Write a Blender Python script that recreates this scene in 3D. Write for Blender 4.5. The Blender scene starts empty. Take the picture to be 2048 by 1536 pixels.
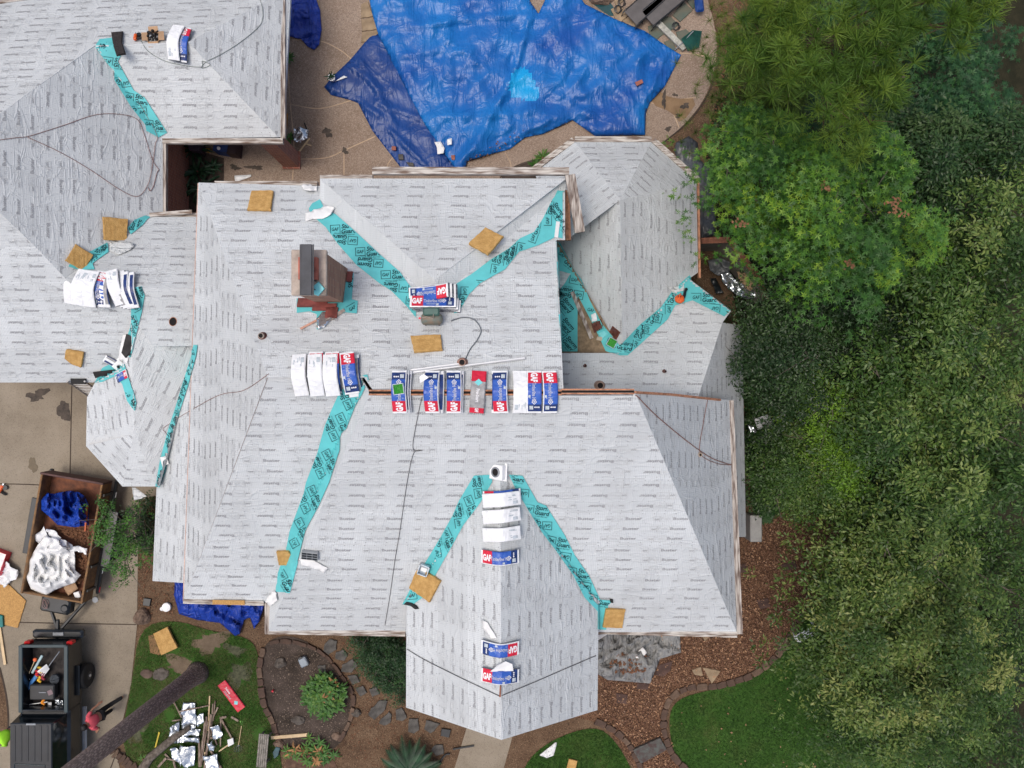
import bpy, bmesh, math, random
import numpy as np
from mathutils import Vector, Matrix
from mathutils.bvhtree import BVHTree
from mathutils.geometry import tessellate_polygon
R = math.radians
random.seed(7)
rng = np.random.default_rng(7)
S = bpy.context.scene
COL = S.collection
# ------------------------------------------------ camera, world, sun, exposure
CH = 27.0            # drone height above the ground
FP = 1562.0          # focal length in photo pixels (2048 wide)
cam = bpy.data.cameras.new("camera"); co = bpy.data.objects.new("camera", cam); COL.objects.link(co)
cam.sensor_width = 36.0; cam.lens = 36.0 * FP / 2048.0; cam.clip_end = 500.0
co.location = (0, 0, CH); S.camera = co
w = bpy.data.worlds.new("World"); S.world = w; w.use_nodes = True
nt = w.node_tree; nt.nodes.clear()
sky = nt.nodes.new("ShaderNodeTexSky"); sky.sky_type = 'NISHITA'; sky.sun_disc = False
SUN_EL, SUN_AZ = 76.0, 262.0      # degrees; azimuth clockwise from north (+Y)
sky.sun_elevation = R(SUN_EL); sky.sun_rotation = R(SUN_AZ); sky.dust_density = 5.0; sky.air_density = 0.8; sky.ozone_density = 0.4
bg = nt.nodes.new("ShaderNodeBackground"); bg.inputs[1].default_value = 0.15
wo = nt.nodes.new("ShaderNodeOutputWorld")
nt.links.new(sky.outputs[0], bg.inputs[0]); nt.links.new(bg.outputs[0], wo.inputs[0])
sun = bpy.data.lights.new("sun", 'SUN'); so = bpy.data.objects.new("sun", sun); COL.objects.link(so)
sun.energy = 1.0; sun.angle = R(20); sun.color = (1.0, 0.965, 0.92)
az = R(SUN_AZ); el = R(SUN_EL)
d = Vector((math.sin(az) * math.cos(el), math.cos(az) * math.cos(el), math.sin(el)))
so.rotation_euler = (-d).to_track_quat('-Z', 'Y').to_euler(); so.location = (-20, 10, 40)
S.view_settings.view_transform = 'Standard'; S.view_settings.look = 'None'
S.view_settings.exposure = 0.10; S.view_settings.gamma = 1.0
S.cycles.max_bounces = 6; S.cycles.diffuse_bounces = 3; S.cycles.glossy_bounces = 2
S.cycles.transparent_max_bounces = 8

# ------------------------------------------------ geometry helpers
def uvof(px, py): return ((px - 1024) / FP, (768 - py) / FP)
def W(px, py, z=0.0):
    u, v = uvof(px, py); return Vector((u * (CH - z), v * (CH - z), z))

class Plane:                       # z = a x + b y + c
    def __init__(s, a, b, c): s.a, s.b, s.c = a, b, c
    def at(s, px, py):
        u, v = uvof(px, py); k = s.a * u + s.b * v
        z = (CH * k + s.c) / (1 + k); return W(px, py, z)
    def n(s): return Vector((-s.a, -s.b, 1)).normalized()
    def zat(s, x, y): return s.a * x + s.b * y + s.c
def slope(dx, dy, sl, ref):        # uphill direction, slope, reference (px,py,z)
    p = W(*ref); return Plane(dx * sl, dy * sl, p.z - sl * (dx * p.x + dy * p.y))
def P3(p, q, r):
    A = [Vector(t) if isinstance(t, Vector) else W(*t) for t in (p, q, r)]
    n = (A[1] - A[0]).cross(A[2] - A[0])
    a, b = -n.x / n.z, -n.y / n.z
    return Plane(a, b, A[0].z - a * A[0].x - b * A[0].y)

class MB:
    def __init__(s): s.v = []; s.f = []; s.m = []; s.uv = None
    def add(s, vs, fs, m=0):
        o = len(s.v); s.v += [tuple(p) for p in vs]
        for f in fs: s.f.append([i + o for i in f]); s.m.append(m)
        return s
    def box(s, c, size, rot=None, m=0, taper=1.0):
        sx, sy, sz = [t / 2 for t in size]; c = Vector(c); vs = []
        for z, k in ((-sz, 1), (sz, taper)):
            for x, y in ((-sx, -sy), (sx, -sy), (sx, sy), (-sx, sy)):
                p = Vector((x * k, y * k, z)); p = rot @ p if rot else p; vs.append(c + p)
        return s.add(vs, [(3, 2, 1, 0), (4, 5, 6, 7), (0, 1, 5, 4), (1, 2, 6, 5), (2, 3, 7, 6), (3, 0, 4, 7)], m)
    def bbox(s, c, size, rot=None, m=0, b=0.02):      # chamfered box
        sx, sy, sz = [t / 2 for t in size]; b = min(b, sx * .9, sy * .9, sz * .9); c = Vector(c); rings = []
        for z, k in ((-sz, b), (-sz + b, 0), (sz - b, 0), (sz, b)):
            X, Y = sx - k, sy - k; e = b
            rings.append([(-X + e, -Y, z), (X - e, -Y, z), (X, -Y + e, z), (X, Y - e, z), (X - e, Y, z), (-X + e, Y, z), (-X, Y - e, z), (-X, -Y + e, z)])
        vs = [c + (rot @ Vector(p) if rot else Vector(p)) for r in rings for p in r]
        fs = [tuple(range(7, -1, -1)), tuple(range(24, 32))]
        for r in range(3):
            for i in range(8):
                j = (i + 1) % 8; fs.append((r * 8 + i, r * 8 + j, r * 8 + 8 + j, r * 8 + 8 + i))
        return s.add(vs, fs, m)
    def prism(s, pts, dvec, m=0, m2=None):             # pts: world polygon (ccw from above); extruded by dvec downwards
        n = len(pts); pts = [Vector(p) for p in pts]; low = [p + Vector(dvec) for p in pts]
        tri = tessellate_polygon([pts]); fs = []
        for t in tri:
            a, b, c = pts[t[0]], pts[t[1]], pts[t[2]]
            if (b - a).cross(c - a).z < 0: t = (t[0], t[2], t[1])
            fs.append(tuple(t))
        s.add(pts, fs, m)
        s.add(low, [tuple(reversed(f)) for f in fs], m if m2 is None else m2)
        s.add(pts + low, [(i, i + n, (i + 1) % n + n, (i + 1) % n) for i in range(n)], m if m2 is None else m2)
        return s
    def tube(s, pts, r, n=6, m=0, cap=True):
        pts = [Vector(p) for p in pts]; N = len(pts); vs = []; rr = r if hasattr(r, '__len__') else [r] * N
        up = None
        for i, p in enumerate(pts):
            t = (pts[min(i + 1, N - 1)] - pts[max(i - 1, 0)])
            t = t.normalized() if t.length > 1e-9 else Vector((0, 0, 1))
            if up is None: up = Vector((0, 0, 1)) if abs(t.z) < .9 else Vector((1, 0, 0))
            x = t.cross(up); x = x.normalized() if x.length > 1e-6 else Vector((1, 0, 0)); y = x.cross(t).normalized(); up = y
            for k in range(n):
                a = 2 * math.pi * k / n; vs.append(p + (x * math.cos(a) + y * math.sin(a)) * rr[i])
        fs = [(i * n + k, i * n + (k + 1) % n, (i + 1) * n + (k + 1) % n, (i + 1) * n + k) for i in range(N - 1) for k in range(n)]
        if cap: fs += [tuple(range(n - 1, -1, -1)), tuple((N - 1) * n + k for k in range(n))]
        return s.add(vs, fs, m)
    def lathe(s, c, prof, n=16, m=0, rot=None):       # prof: (r, z)
        c = Vector(c); vs = []
        for r, z in prof:
            for k in range(n):
                a = 2 * math.pi * k / n; p = Vector((r * math.cos(a), r * math.sin(a), z)); vs.append(c + (rot @ p if rot else p))
        L = len(prof)
        fs = [(i * n + k, i * n + (k + 1) % n, (i + 1) * n + (k + 1) % n, (i + 1) * n + k) for i in range(L - 1) for k in range(n)]
        fs += [tuple(range(n - 1, -1, -1)), tuple((L - 1) * n + k for k in range(n))]
        return s.add(vs, fs, m)
    def build(s, name, mats, parent=None, org=None, smooth=False, rot=None):
        if not isinstance(mats, (list, tuple)): mats = [mats]
        me = bpy.data.meshes.new(name)
        o = bpy.data.objects.new(name, me); COL.objects.link(o)
        if parent is not None:
            o.parent = parent
            if org is None:
                org = Vector(parent.get('_org', (0, 0, 0)))
        off = Vector(org) if org is not None else Vector((0, 0, 0))
        vs = [(p[0] - off.x, p[1] - off.y, p[2] - off.z) for p in s.v]
        me.from_pydata(vs, [], s.f)
        for mt in mats: me.materials.append(mt)
        if len(mats) > 1: me.polygons.foreach_set("material_index", s.m)
        if smooth: me.polygons.foreach_set("use_smooth", [True] * len(me.polygons))
        if parent is None: o.location = off
        o['_org'] = tuple(off)
        me.update(); return o

def tag(o, label=None, cat=None, group=None, kind=None):
    if label: o['label'] = label
    if cat: o['category'] = cat
    if group: o['group'] = group
    if kind: o['kind'] = kind
    return o
def root(name, loc, label, cat, group=None, mat=None):
    """Empty at the thing's base. With mat (4x4) the children are built in its local frame."""
    o = bpy.data.objects.new(name, None); COL.objects.link(o); o.empty_display_size = .2
    if mat is not None: o.matrix_world = mat; o['_org'] = (0.0, 0.0, 0.0)
    else: o.location = loc; o['_org'] = tuple(loc)
    return tag(o, label, cat, group)

# ------------------------------------------------ materials
MATS = {}
def NT(name):
    m = bpy.data.materials.new(name); m.use_nodes = True; MATS[name] = m
    t = m.node_tree; return m, t, t.nodes["Principled BSDF"]
def nd(t, typ, **k):
    n = t.nodes.new(typ)
    for a, v in k.items():
        if a.startswith('i_'): n.inputs[int(a[2:])].default_value = v
        else: setattr(n, a, v)
    return n
def M(name, col, rough=.8, metal=0.0, var=.18, vs=2.5, bump=0.0, bs=30.0, col2=None, bd=.02, spec=.4, detail=4.0, alpha=1.0):
    if name in MATS: return MATS[name]
    m, t, b = NT(name)
    b.inputs['Roughness'].default_value = rough; b.inputs['Metallic'].default_value = metal
    b.inputs['Specular IOR Level'].default_value = spec
    tc = nd(t, "ShaderNodeTexCoord"); c2 = col2 or tuple(max(0, c * (1 - var)) for c in col); c1 = col if col2 else tuple(min(1, c * (1 + var)) for c in col)
    n = nd(t, "ShaderNodeTexNoise"); n.inputs['Scale'].default_value = vs; n.inputs['Detail'].default_value = detail; n.inputs['Roughness'].default_value = .65
    r = nd(t, "ShaderNodeValToRGB"); r.color_ramp.elements[0].position = .36; r.color_ramp.elements[1].position = .64
    r.color_ramp.elements[0].color = (*c2, 1); r.color_ramp.elements[1].color = (*c1, 1)
    t.links.new(tc.outputs['Object'], n.inputs['Vector']); t.links.new(n.outputs[0], r.inputs[0]); t.links.new(r.outputs[0], b.inputs['Base Color'])
    if alpha < 1: b.inputs['Alpha'].default_value = alpha
    if bump:
        n2 = nd(t, "ShaderNodeTexNoise"); n2.inputs['Scale'].default_value = bs; n2.inputs['Detail'].default_value = 4
        bp = nd(t, "ShaderNodeBump"); bp.inputs['Strength'].default_value = bump; bp.inputs['Distance'].default_value = bd
        t.links.new(tc.outputs['Object'], n2.inputs['Vector']); t.links.new(n2.outputs[0], bp.inputs['Height']); t.links.new(bp.outputs[0], b.inputs['Normal'])
    return m

def felt_mat(name, base, gridc, crease=.5):
    m, t, b = NT(name); L = t.links.new
    b.inputs['Roughness'].default_value = .62; b.inputs['Specular IOR Level'].default_value = .35
    uv = nd(t, "ShaderNodeUVMap"); uv.uv_map = "uv"
    sep = nd(t, "ShaderNodeSeparateXYZ"); L(uv.outputs[0], sep.inputs[0])
    def line(sock, per, wid):
        a = nd(t, "ShaderNodeMath", operation='DIVIDE'); L(sock, a.inputs[0]); a.inputs[1].default_value = per
        f = nd(t, "ShaderNodeMath", operation='FRACT'); L(a.outputs[0], f.inputs[0])
        c = nd(t, "ShaderNodeMath", operation='LESS_THAN'); L(f.outputs[0], c.inputs[0]); c.inputs[1].default_value = wid / per
        return c.outputs[0]
    g1 = line(sep.outputs[0], .048, .0085); g2 = line(sep.outputs[1], .048, .0085)
    mx = nd(t, "ShaderNodeMath", operation='MAXIMUM'); L(g1, mx.inputs[0]); L(g2, mx.inputs[1])
    n = nd(t, "ShaderNodeTexNoise"); n.inputs['Scale'].default_value = .7; n.inputs['Detail'].default_value = 5; L(uv.outputs[0], n.inputs['Vector'])
    r = nd(t, "ShaderNodeValToRGB"); r.color_ramp.elements[0].position = .3; r.color_ramp.elements[1].position = .7
    r.color_ramp.elements[0].color = (*[c * .87 for c in base], 1); r.color_ramp.elements[1].color = (*[min(1, c * 1.07) for c in base], 1)
    L(n.outputs[0], r.inputs[0])
    dv = nd(t, "ShaderNodeMath", operation='DIVIDE'); L(sep.outputs[1], dv.inputs[0]); dv.inputs[1].default_value = 1.06
    fl = nd(t, "ShaderNodeMath", operation='FLOOR'); L(dv.outputs[0], fl.inputs[0]); wn = nd(t, "ShaderNodeTexWhiteNoise", noise_dimensions='1D'); L(fl.outputs[0], wn.inputs['W'])
    mr0 = nd(t, "ShaderNodeMapRange"); L(wn.outputs[0], mr0.inputs[0]); mr0.inputs[3].default_value = .91; mr0.inputs[4].default_value = 1.03
    fr = nd(t, "ShaderNodeMath", operation='FRACT'); L(dv.outputs[0], fr.inputs[0]); ll = nd(t, "ShaderNodeMath", operation='LESS_THAN'); L(fr.outputs[0], ll.inputs[0]); ll.inputs[1].default_value = .02
    lm = nd(t, "ShaderNodeMath", operation='MULTIPLY_ADD'); L(ll.outputs[0], lm.inputs[0]); lm.inputs[1].default_value = .14; L(mr0.outputs[0], lm.inputs[2])
    hv = nd(t, "ShaderNodeVectorMath", operation='SCALE'); L(r.outputs[0], hv.inputs[0]); L(lm.outputs[0], hv.inputs['Scale'])
    mix = nd(t, "ShaderNodeMix", data_type='RGBA'); L(mx.outputs[0], mix.inputs[0]); L(hv.outputs[0], mix.inputs[6]); mix.inputs[7].default_value = (*gridc, 1)
    L(mix.outputs[2], b.inputs['Base Color'])
    # creases: sharp ridges from stretched noise
    hs = []
    for sc, ang, k in (((.55, 3.2, 1), .12, 1.0), ((2.2, .8, 1), -.5, .7), ((1.1, 5, 1), .9, .35)):
        mp = nd(t, "ShaderNodeMapping"); mp.inputs['Scale'].default_value = sc; mp.inputs['Rotation'].default_value = (0, 0, ang)
        L(uv.outputs[0], mp.inputs[0])
        nn = nd(t, "ShaderNodeTexNoise"); nn.inputs['Scale'].default_value = 1.1; nn.inputs['Detail'].default_value = 1.5; nn.inputs['Distortion'].default_value = .9
        L(mp.outputs[0], nn.inputs['Vector'])
        s1 = nd(t, "ShaderNodeMath", operation='SUBTRACT'); L(nn.outputs[0], s1.inputs[0]); s1.inputs[1].default_value = .5
        ab = nd(t, "ShaderNodeMath", operation='ABSOLUTE'); L(s1.outputs[0], ab.inputs[0])
        mr = nd(t, "ShaderNodeMapRange"); L(ab.outputs[0], mr.inputs[0]); mr.inputs[1].default_value = 0; mr.inputs[2].default_value = .035; mr.inputs[3].default_value = 1; mr.inputs[4].default_value = 0
        mr.interpolation_type = 'SMOOTHSTEP'
        ml = nd(t, "ShaderNodeMath", operation='MULTIPLY'); L(mr.outputs[0], ml.inputs[0]); ml.inputs[1].default_value = k; hs.append(ml.outputs[0])
    ad = nd(t, "ShaderNodeMath", operation='ADD'); L(hs[0], ad.inputs[0]); L(hs[1], ad.inputs[1])
    ad2 = nd(t, "ShaderNodeMath", operation='ADD'); L(ad.outputs[0], ad2.inputs[0]); L(hs[2], ad2.inputs[1])
    bp = nd(t, "ShaderNodeBump"); bp.inputs['Strength'].default_value = crease; bp.inputs['Distance'].default_value = .035
    L(ad2.outputs[0], bp.inputs['Height']); L(bp.outputs[0], b.inputs['Normal'])
    return m
FELT = felt_mat("felt_underlayment", (.625, .66, .67), (.50, .53, .54), .34)
FELT2 = felt_mat("felt_loose", (.70, .735, .73), (.50, .53, .53), .7)
INK = M("print_ink", (.31, .32, .335), .7, var=.1)
INKL = M("print_ink_light", (.50, .52, .53), .7, var=.1)
TEAL = M("teal_membrane", (.12, .53, .545), .55, var=.10, vs=1.2, bump=.25, bs=9)
PLINK = M("seam_grey", (.42, .44, .46), .7, var=.1)
TINK = M("teal_print", (.006, .05, .06), .6, var=.1)
WOODRAW = M("raw_wood_edge", (.42, .20, .115), .8, var=.35, vs=8, bump=.3)
DECK = M("roof_deck_board", (.26, .19, .12), .85, var=.3, vs=6, bump=.3)
DARK = M("dark_void", (.012, .010, .010), .9)
WHITE = M("white_plastic", (.86, .87, .87), .45, var=.05, bump=.3, bs=14)
PAPER = M("white_sheet", (.80, .81, .80), .6, var=.06, bump=.5, bs=7, bd=.03)

def plank_mat(name, c1, c2, ax=0, sc=16):
    m, t, b = NT(name); L = t.links.new; b.inputs['Roughness'].default_value = .85
    tc = nd(t, "ShaderNodeTexCoord"); mp = nd(t, "ShaderNodeMapping"); s = [sc, sc, sc]; s[ax] = sc * .12; mp.inputs['Scale'].default_value = s
    n = nd(t, "ShaderNodeTexNoise"); n.inputs['Scale'].default_value = 1; n.inputs['Detail'].default_value = 6
    r = nd(t, "ShaderNodeValToRGB"); r.color_ramp.elements[0].position = .38; r.color_ramp.elements[1].position = .6
    r.color_ramp.elements[0].color = (*c2, 1); r.color_ramp.elements[1].color = (*c1, 1)
    L(tc.outputs['Object'], mp.inputs[0]); L(mp.outputs[0], n.inputs['Vector']); L(n.outputs[0], r.inputs[0]); L(r.outputs[0], b.inputs['Base Color'])
    bp = nd(t, "ShaderNodeBump"); bp.inputs['Strength'].default_value = .4; bp.inputs['Distance'].default_value = .01; L(n.outputs[0], bp.inputs['Height']); L(bp.outputs[0], b.inputs['Normal'])
    return m
TRIMX = plank_mat("weathered_trim_x", (.58, .55, .50), (.17, .12, .09), 0)
TRIMY = plank_mat("weathered_trim_y", (.50, .46, .41), (.15, .11, .09), 1)
OSB = M("osb_board", (.56, .33, .11), .8, col2=(.36, .19, .06), vs=26, bump=.3, bs=60, detail=6)
FOAM = M("yellow_foam", (.58, .36, .13), .95, col2=(.42, .24, .075), vs=7, bump=.8, bs=28, detail=8)
SILVS = M("bright_metal", (.75, .77, .78), .35, metal=.6, var=.05)
SILV = M("foil_flashing", (.62, .67, .70), .25, metal=.85, var=.15, bump=.7, bs=5, bd=.05)
BLACKM = M("black_paint", (.012, .016, .019), .35, var=.3, spec=.5)
BLACKR = M("black_rubber", (.02, .02, .02), .8, bump=.2)
GREYP = M("grey_plastic", (.25, .27, .29), .5)

def brick_mat(name, c1, c2, mort, sw=.21, sh=.075):
    m, t, b = NT(name); L = t.links.new; b.inputs['Roughness'].default_value = .9
    tc = nd(t, "ShaderNodeTexCoord"); sp = nd(t, "ShaderNodeSeparateXYZ"); L(tc.outputs['Object'], sp.inputs[0])
    ad = nd(t, "ShaderNodeMath", operation='ADD'); L(sp.outputs[0], ad.inputs[0]); L(sp.outputs[1], ad.inputs[1])
    cb = nd(t, "ShaderNodeCombineXYZ"); L(ad.outputs[0], cb.inputs[0]); L(sp.outputs[2], cb.inputs[1])
    bt = nd(t, "ShaderNodeTexBrick"); bt.inputs['Scale'].default_value = 1; bt.inputs['Brick Width'].default_value = sw; bt.inputs['Row Height'].default_value = sh
    bt.inputs['Mortar Size'].default_value = .009; bt.inputs['Color1'].default_value = (*c1, 1); bt.inputs['Color2'].default_value = (*c2, 1); bt.inputs['Mortar'].default_value = (*mort, 1)
    L(cb.outputs[0], bt.inputs['Vector']); L(bt.outputs[0], b.inputs['Base Color'])
    bp = nd(t, "ShaderNodeBump"); bp.inputs['Strength'].default_value = .5; bp.inputs['Distance'].default_value = .01; bp.invert = True; L(bt.outputs[1], bp.inputs['Height']); L(bp.outputs[0], b.inputs['Normal'])
    return m
BRICK = brick_mat("red_brick", (.38, .15, .10), (.24, .09, .065), (.34, .27, .22))
BRICKC = brick_mat("chimney_brick", (.44, .24, .16), (.26, .13, .09), (.30, .22, .17), .32, .13)

# ---- text as flat triangles
_T = {}
def text2d(s, bold=0.0, shear=0.0):
    k = (s, bold, shear)
    if k in _T: return _T[k]
    cu = bpy.data.curves.new("t", 'FONT'); cu.body = s; cu.resolution_u = 2; cu.offset = bold; cu.shear = shear; cu.align_x = 'LEFT'
    o = bpy.data.objects.new("t", cu); COL.objects.link(o)
    me = o.to_mesh()
    n = len(me.vertices); v = np.empty(n * 3); me.vertices.foreach_get("co", v); v = v.reshape(-1, 3)[:, :2]
    me.calc_loop_triangles(); f = np.empty(len(me.loop_triangles) * 3, int); me.loop_triangles.foreach_get("vertices", f); f = f.reshape(-1, 3)
    # make all face up (+z)
    a, b, c = v[f[:, 0]], v[f[:, 1]], v[f[:, 2]]
    cr = (b[:, 0] - a[:, 0]) * (c[:, 1] - a[:, 1]) - (b[:, 1] - a[:, 1]) * (c[:, 0] - a[:, 0])
    f[cr < 0] = f[cr < 0][:, ::-1]
    o.to_mesh_clear(); bpy.data.objects.remove(o); bpy.data.curves.remove(cu)
    mn, mx = v.min(0), v.max(0); v = (v - (mn + mx) / 2) / (mx - mn)      # unit box, centred
    _T[k] = (v, f); return _T[k]
def rect2d(x0, y0, x1, y1): return np.array([[x0, y0], [x1, y0], [x1, y1], [x0, y1]]), [(0, 1, 2), (0, 2, 3)]
def frame2d(x0, y0, x1, y1, t):
    v = []; f = []
    for a, b, c, d_ in ((x0, y0, x1, y0 + t), (x0, y1 - t, x1, y1), (x0, y0 + t, x0 + t, y1 - t), (x1 - t, y0 + t, x1, y1 - t)):
        o = len(v); v += [[a, b], [c, b], [c, d_], [a, d_]]; f += [(o, o + 1, o + 2), (o, o + 2, o + 3)]
    return np.array(v), f
def placed(v, cx, cy, sx, sy, ang=0.0):
    v = np.asarray(v) * (sx, sy); c, s = math.cos(ang), math.sin(ang)
    return np.stack([v[:, 0] * c - v[:, 1] * s + cx, v[:, 0] * s + v[:, 1] * c + cy], 1)

def in_poly(P, X, Y):
    X = np.asarray(X); Y = np.asarray(Y); ins = np.zeros(X.shape, bool); n = len(P)
    for i in range(n):
        x1, y1 = P[i]; x2, y2 = P[(i + 1) % n]
        if y1 == y2: continue
        c = ((y1 > Y) != (y2 > Y)) & (X < (x2 - x1) * (Y - y1) / (y2 - y1) + x1); ins ^= c
    return ins

# ---- the house
HOUSE = root("house", (0, 0, 0), "large brick house with steep hip roofs covered in grey printed felt underlayment", "house")
TOPV, TOPF = [], []           # collected roof surface for draping
def felt_prints(poly2, seed, flipper=None, course=1.06, u0=0):
    """ink on a roof plane, laid out in metres (u along the eave, v up the slope)"""
    rr = random.Random(seed); P = np.array(poly2); mn = P.min(0); mx = P.max(0)
    V = []; F = []; MI = []
    def put(v, f, mi):
        f = np.asarray(f); v = np.asarray(v); c = v[f].mean(1)
        keep = in_poly(poly2, c[:, 0], c[:, 1]) & in_poly(poly2, v[f[:, 0], 0], v[f[:, 0], 1]) & in_poly(poly2, v[f[:, 1], 0], v[f[:, 1], 1]) & in_poly(poly2, v[f[:, 2], 0], v[f[:, 2], 1])
        f = f[keep]
        if len(f) == 0: return
        o = len(V); V.extend(v.tolist()); F.extend((f + o).tolist()); MI.extend([mi] * len(f))
    FE, BU, GF = text2d("Felt", .0), text2d("Buster", .03), text2d("GAF", .03)
    per = 1.24; vrow = mn[1] + .12; ci = 0
    while vrow < mx[1]:
        flip = rr.random() < .5; ph = rr.random() * per; drift = rr.choice((-.05, .05))
        # lap line of dashes
        u = mn[0] - rr.random() * 2
        while u < mx[0]:
            v, f = rect2d(u, vrow, u + .72, vrow + .016); put(v, f, 1); u += per
        u = mn[0]
        while u < mx[0]:                      # cap nails along the lap
            for dv in (.05, .0 - .05): 
                uu = u + rr.uniform(-.03, .03); v, f = rect2d(uu, vrow + dv, uu + .022, vrow + dv + .022); put(v, f, 0)
            u += .28
        for r_ in range(3):
            vc = vrow + .20 + r_ * .33; s = -1 if flip else 1; a = math.pi if flip else 0
            u = mn[0] - 2 + ph + drift * r_
            while u < mx[0] + 1:
                put(placed(FE[0], u - s * .30, vc, .24, .092, a), FE[1], 1)
                put(placed(BU[0], u + s * .10, vc, .43, .092, a), BU[1], 0)
                v, f = frame2d(-.5, -.5, .5, .5, .045); put(placed(v, u - s * .30, vc - s * .01, .33, .20, a), f, 1)
                v, f = frame2d(-.5, -.5, .5, .5, .06); put(placed(v, u + s * .70, vc, .19, .15, a), f, 1)
                put(placed(GF[0], u + s * .70, vc - s * .02, .13, .05, a), GF[1], 0)
                u += per
            if r_ < 2:
                u = mn[0]
                while u < mx[0]:
                    uu = u + rr.uniform(-.08, .08); v, f = rect2d(uu, vc + .15, uu + .018, vc + .168); put(v, f, 0); u += .42
        vrow += course; ci += 1
    return np.array(V) if V else np.zeros((0, 2)), F, MI

def roof_face(pl, px, name="roof_felt", mat=FELT, thick=.12, prints=True, course=1.06, seed=None, label=None, edge=None):
    pts = [pl.at(*p) for p in px]
    A = sum(pts[i].x * pts[(i + 1) % len(pts)].y - pts[(i + 1) % len(pts)].x * pts[i].y for i in range(len(pts)))
    if A < 0: pts = pts[::-1]
    n = pl.n(); up = Vector((pl.a, pl.b, 0)); up = up.normalized() if up.length > 1e-6 else Vector((0, 1, 0))
    us = Vector((up.y, -up.x, 0)); vs = n.cross(us).normalized()      # us: horizontal along the contour, vs: up the slope
    if vs.z < 0: vs = -vs
    us = vs.cross(n).normalized()
    o = pts[0]
    p2 = [((p - o).dot(us), (p - o).dot(vs)) for p in pts]
    mb = MB(); mb.prism(pts, (0, 0, -thick), 0, 1)
    k = len(TOPV); TOPV.extend([tuple(p) for p in pts])
    for t in tessellate_polygon([pts]): TOPF.append([k + i for i in t])
    nb = len(mb.v); uvs = None
    if prints:
        V, F, MI = felt_prints(p2, seed if seed is not None else random.random(), course=course)
        if len(V):
            Pw = np.array(o)[None] + V[:, :1] * np.array(us)[None] + V[:, 1:] * np.array(vs)[None] + np.array(n)[None] * .006
            k = len(mb.v); mb.v.extend(map(tuple, Pw.tolist())); mb.f.extend([[a + k for a in f] for f in F]); mb.m.extend([2 + i for i in MI])
    ob = mb.build(name, [mat, edge or FELT, INK, INKL], HOUSE)
    me = ob.data; uvl = me.uv_layers.new(name="uv"); co_ = np.empty(len(me.vertices) * 3); me.vertices.foreach_get("co", co_); co_ = co_.reshape(-1, 3) - np.array(o)
    uvv = np.stack([co_ @ np.array(us), co_ @ np.array(vs)], 1) + (random.random() * 50, -(min(q[1] for q in p2) + .12) + 1.06 * random.randint(3, 60))
    li = np.empty(len(me.loops), int); me.loops.foreach_get("vertex_index", li); uvl.data.foreach_set("uv", uvv[li].ravel())
    if label: ob['label'] = label
    return ob

# planes of the main roof
pN = slope(0, -1, .55, (735, 750, 8.27))
pSR = slope(0, 1, .55, (1000, 785, 8.5))
pSL = slope(0, 1, .55, (600, 750, 8.27))
pWH = P3((535, 755, 8.27), pN.at(397, 365), pSL.at(367, 1203))
pEH = P3((1270, 785, 8.5), pSR.at(1475, 1268), (1462, 800, 4.66))
pWS = P3(pSR.at(740, 785), pSR.at(535, 1268), pSL.at(538, 1205))
pWN = slope(0, -1, .55, (870, 560, 7.25))
pNW = P3((870, 604, 7.25), (870, 560, 7.25), pN.at(640, 400))
pNE = P3((870, 604, 7.25), (870, 560, 7.25), pN.at(1128, 378))
pFW = P3((1000, 945, 7.39), (1003, 1480, 7.39), (812, 1415, 5.42))
pFE = P3((1000, 945, 7.39), (1003, 1480, 7.39), (1195, 1420, 5.42))
roof_face(pN, [(535, 755), (728, 755), (745, 779), (1127, 779), (1113, 480), (1130, 480), (1130, 376), (870, 604), (640, 400), (640, 372), (397, 365)], seed=1, edge=WOODRAW)
roof_face(pSL, [(535, 755), (724, 755), (728, 768), (538, 1205), (367, 1203)], seed=2, edge=WOODRAW)
roof_face(pWH, [(535, 755), (367, 1203), (397, 365)], seed=3, edge=WOODRAW)
roof_face(pSR, [(745, 791), (1265, 791), (1270, 785), (1475, 1268), (1196, 1268), (1196, 1212), (1000, 940), (813, 1207), (813, 1268), (535, 1268), (740, 785)], seed=4)
roof_face(pWS, [(740, 785), (535, 1268), (538, 1205), (728, 765)], prints=False)
roof_face(pEH, [(1270, 785), (1340, 791), (1462, 800), (1475, 1268)], seed=5)
roof_face(pWN, [(870, 560), (1133, 357), (640, 357)], seed=6)
roof_face(pNW, [(870, 604), (870, 560), (640, 357), (640, 400)], prints=False, mat=FELT)
roof_face(pNE, [(870, 604), (870, 560), (1133, 357), (1131, 378)], prints=False)
roof_face(pFW, [(1000, 938), (1003, 1480), (812, 1415), (813, 1200)], seed=7, edge=WOODRAW)
roof_face(pFE, [(1000, 938), (1197, 1210), (1195, 1420), (1003, 1480)], seed=8, edge=WOODRAW)
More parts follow.
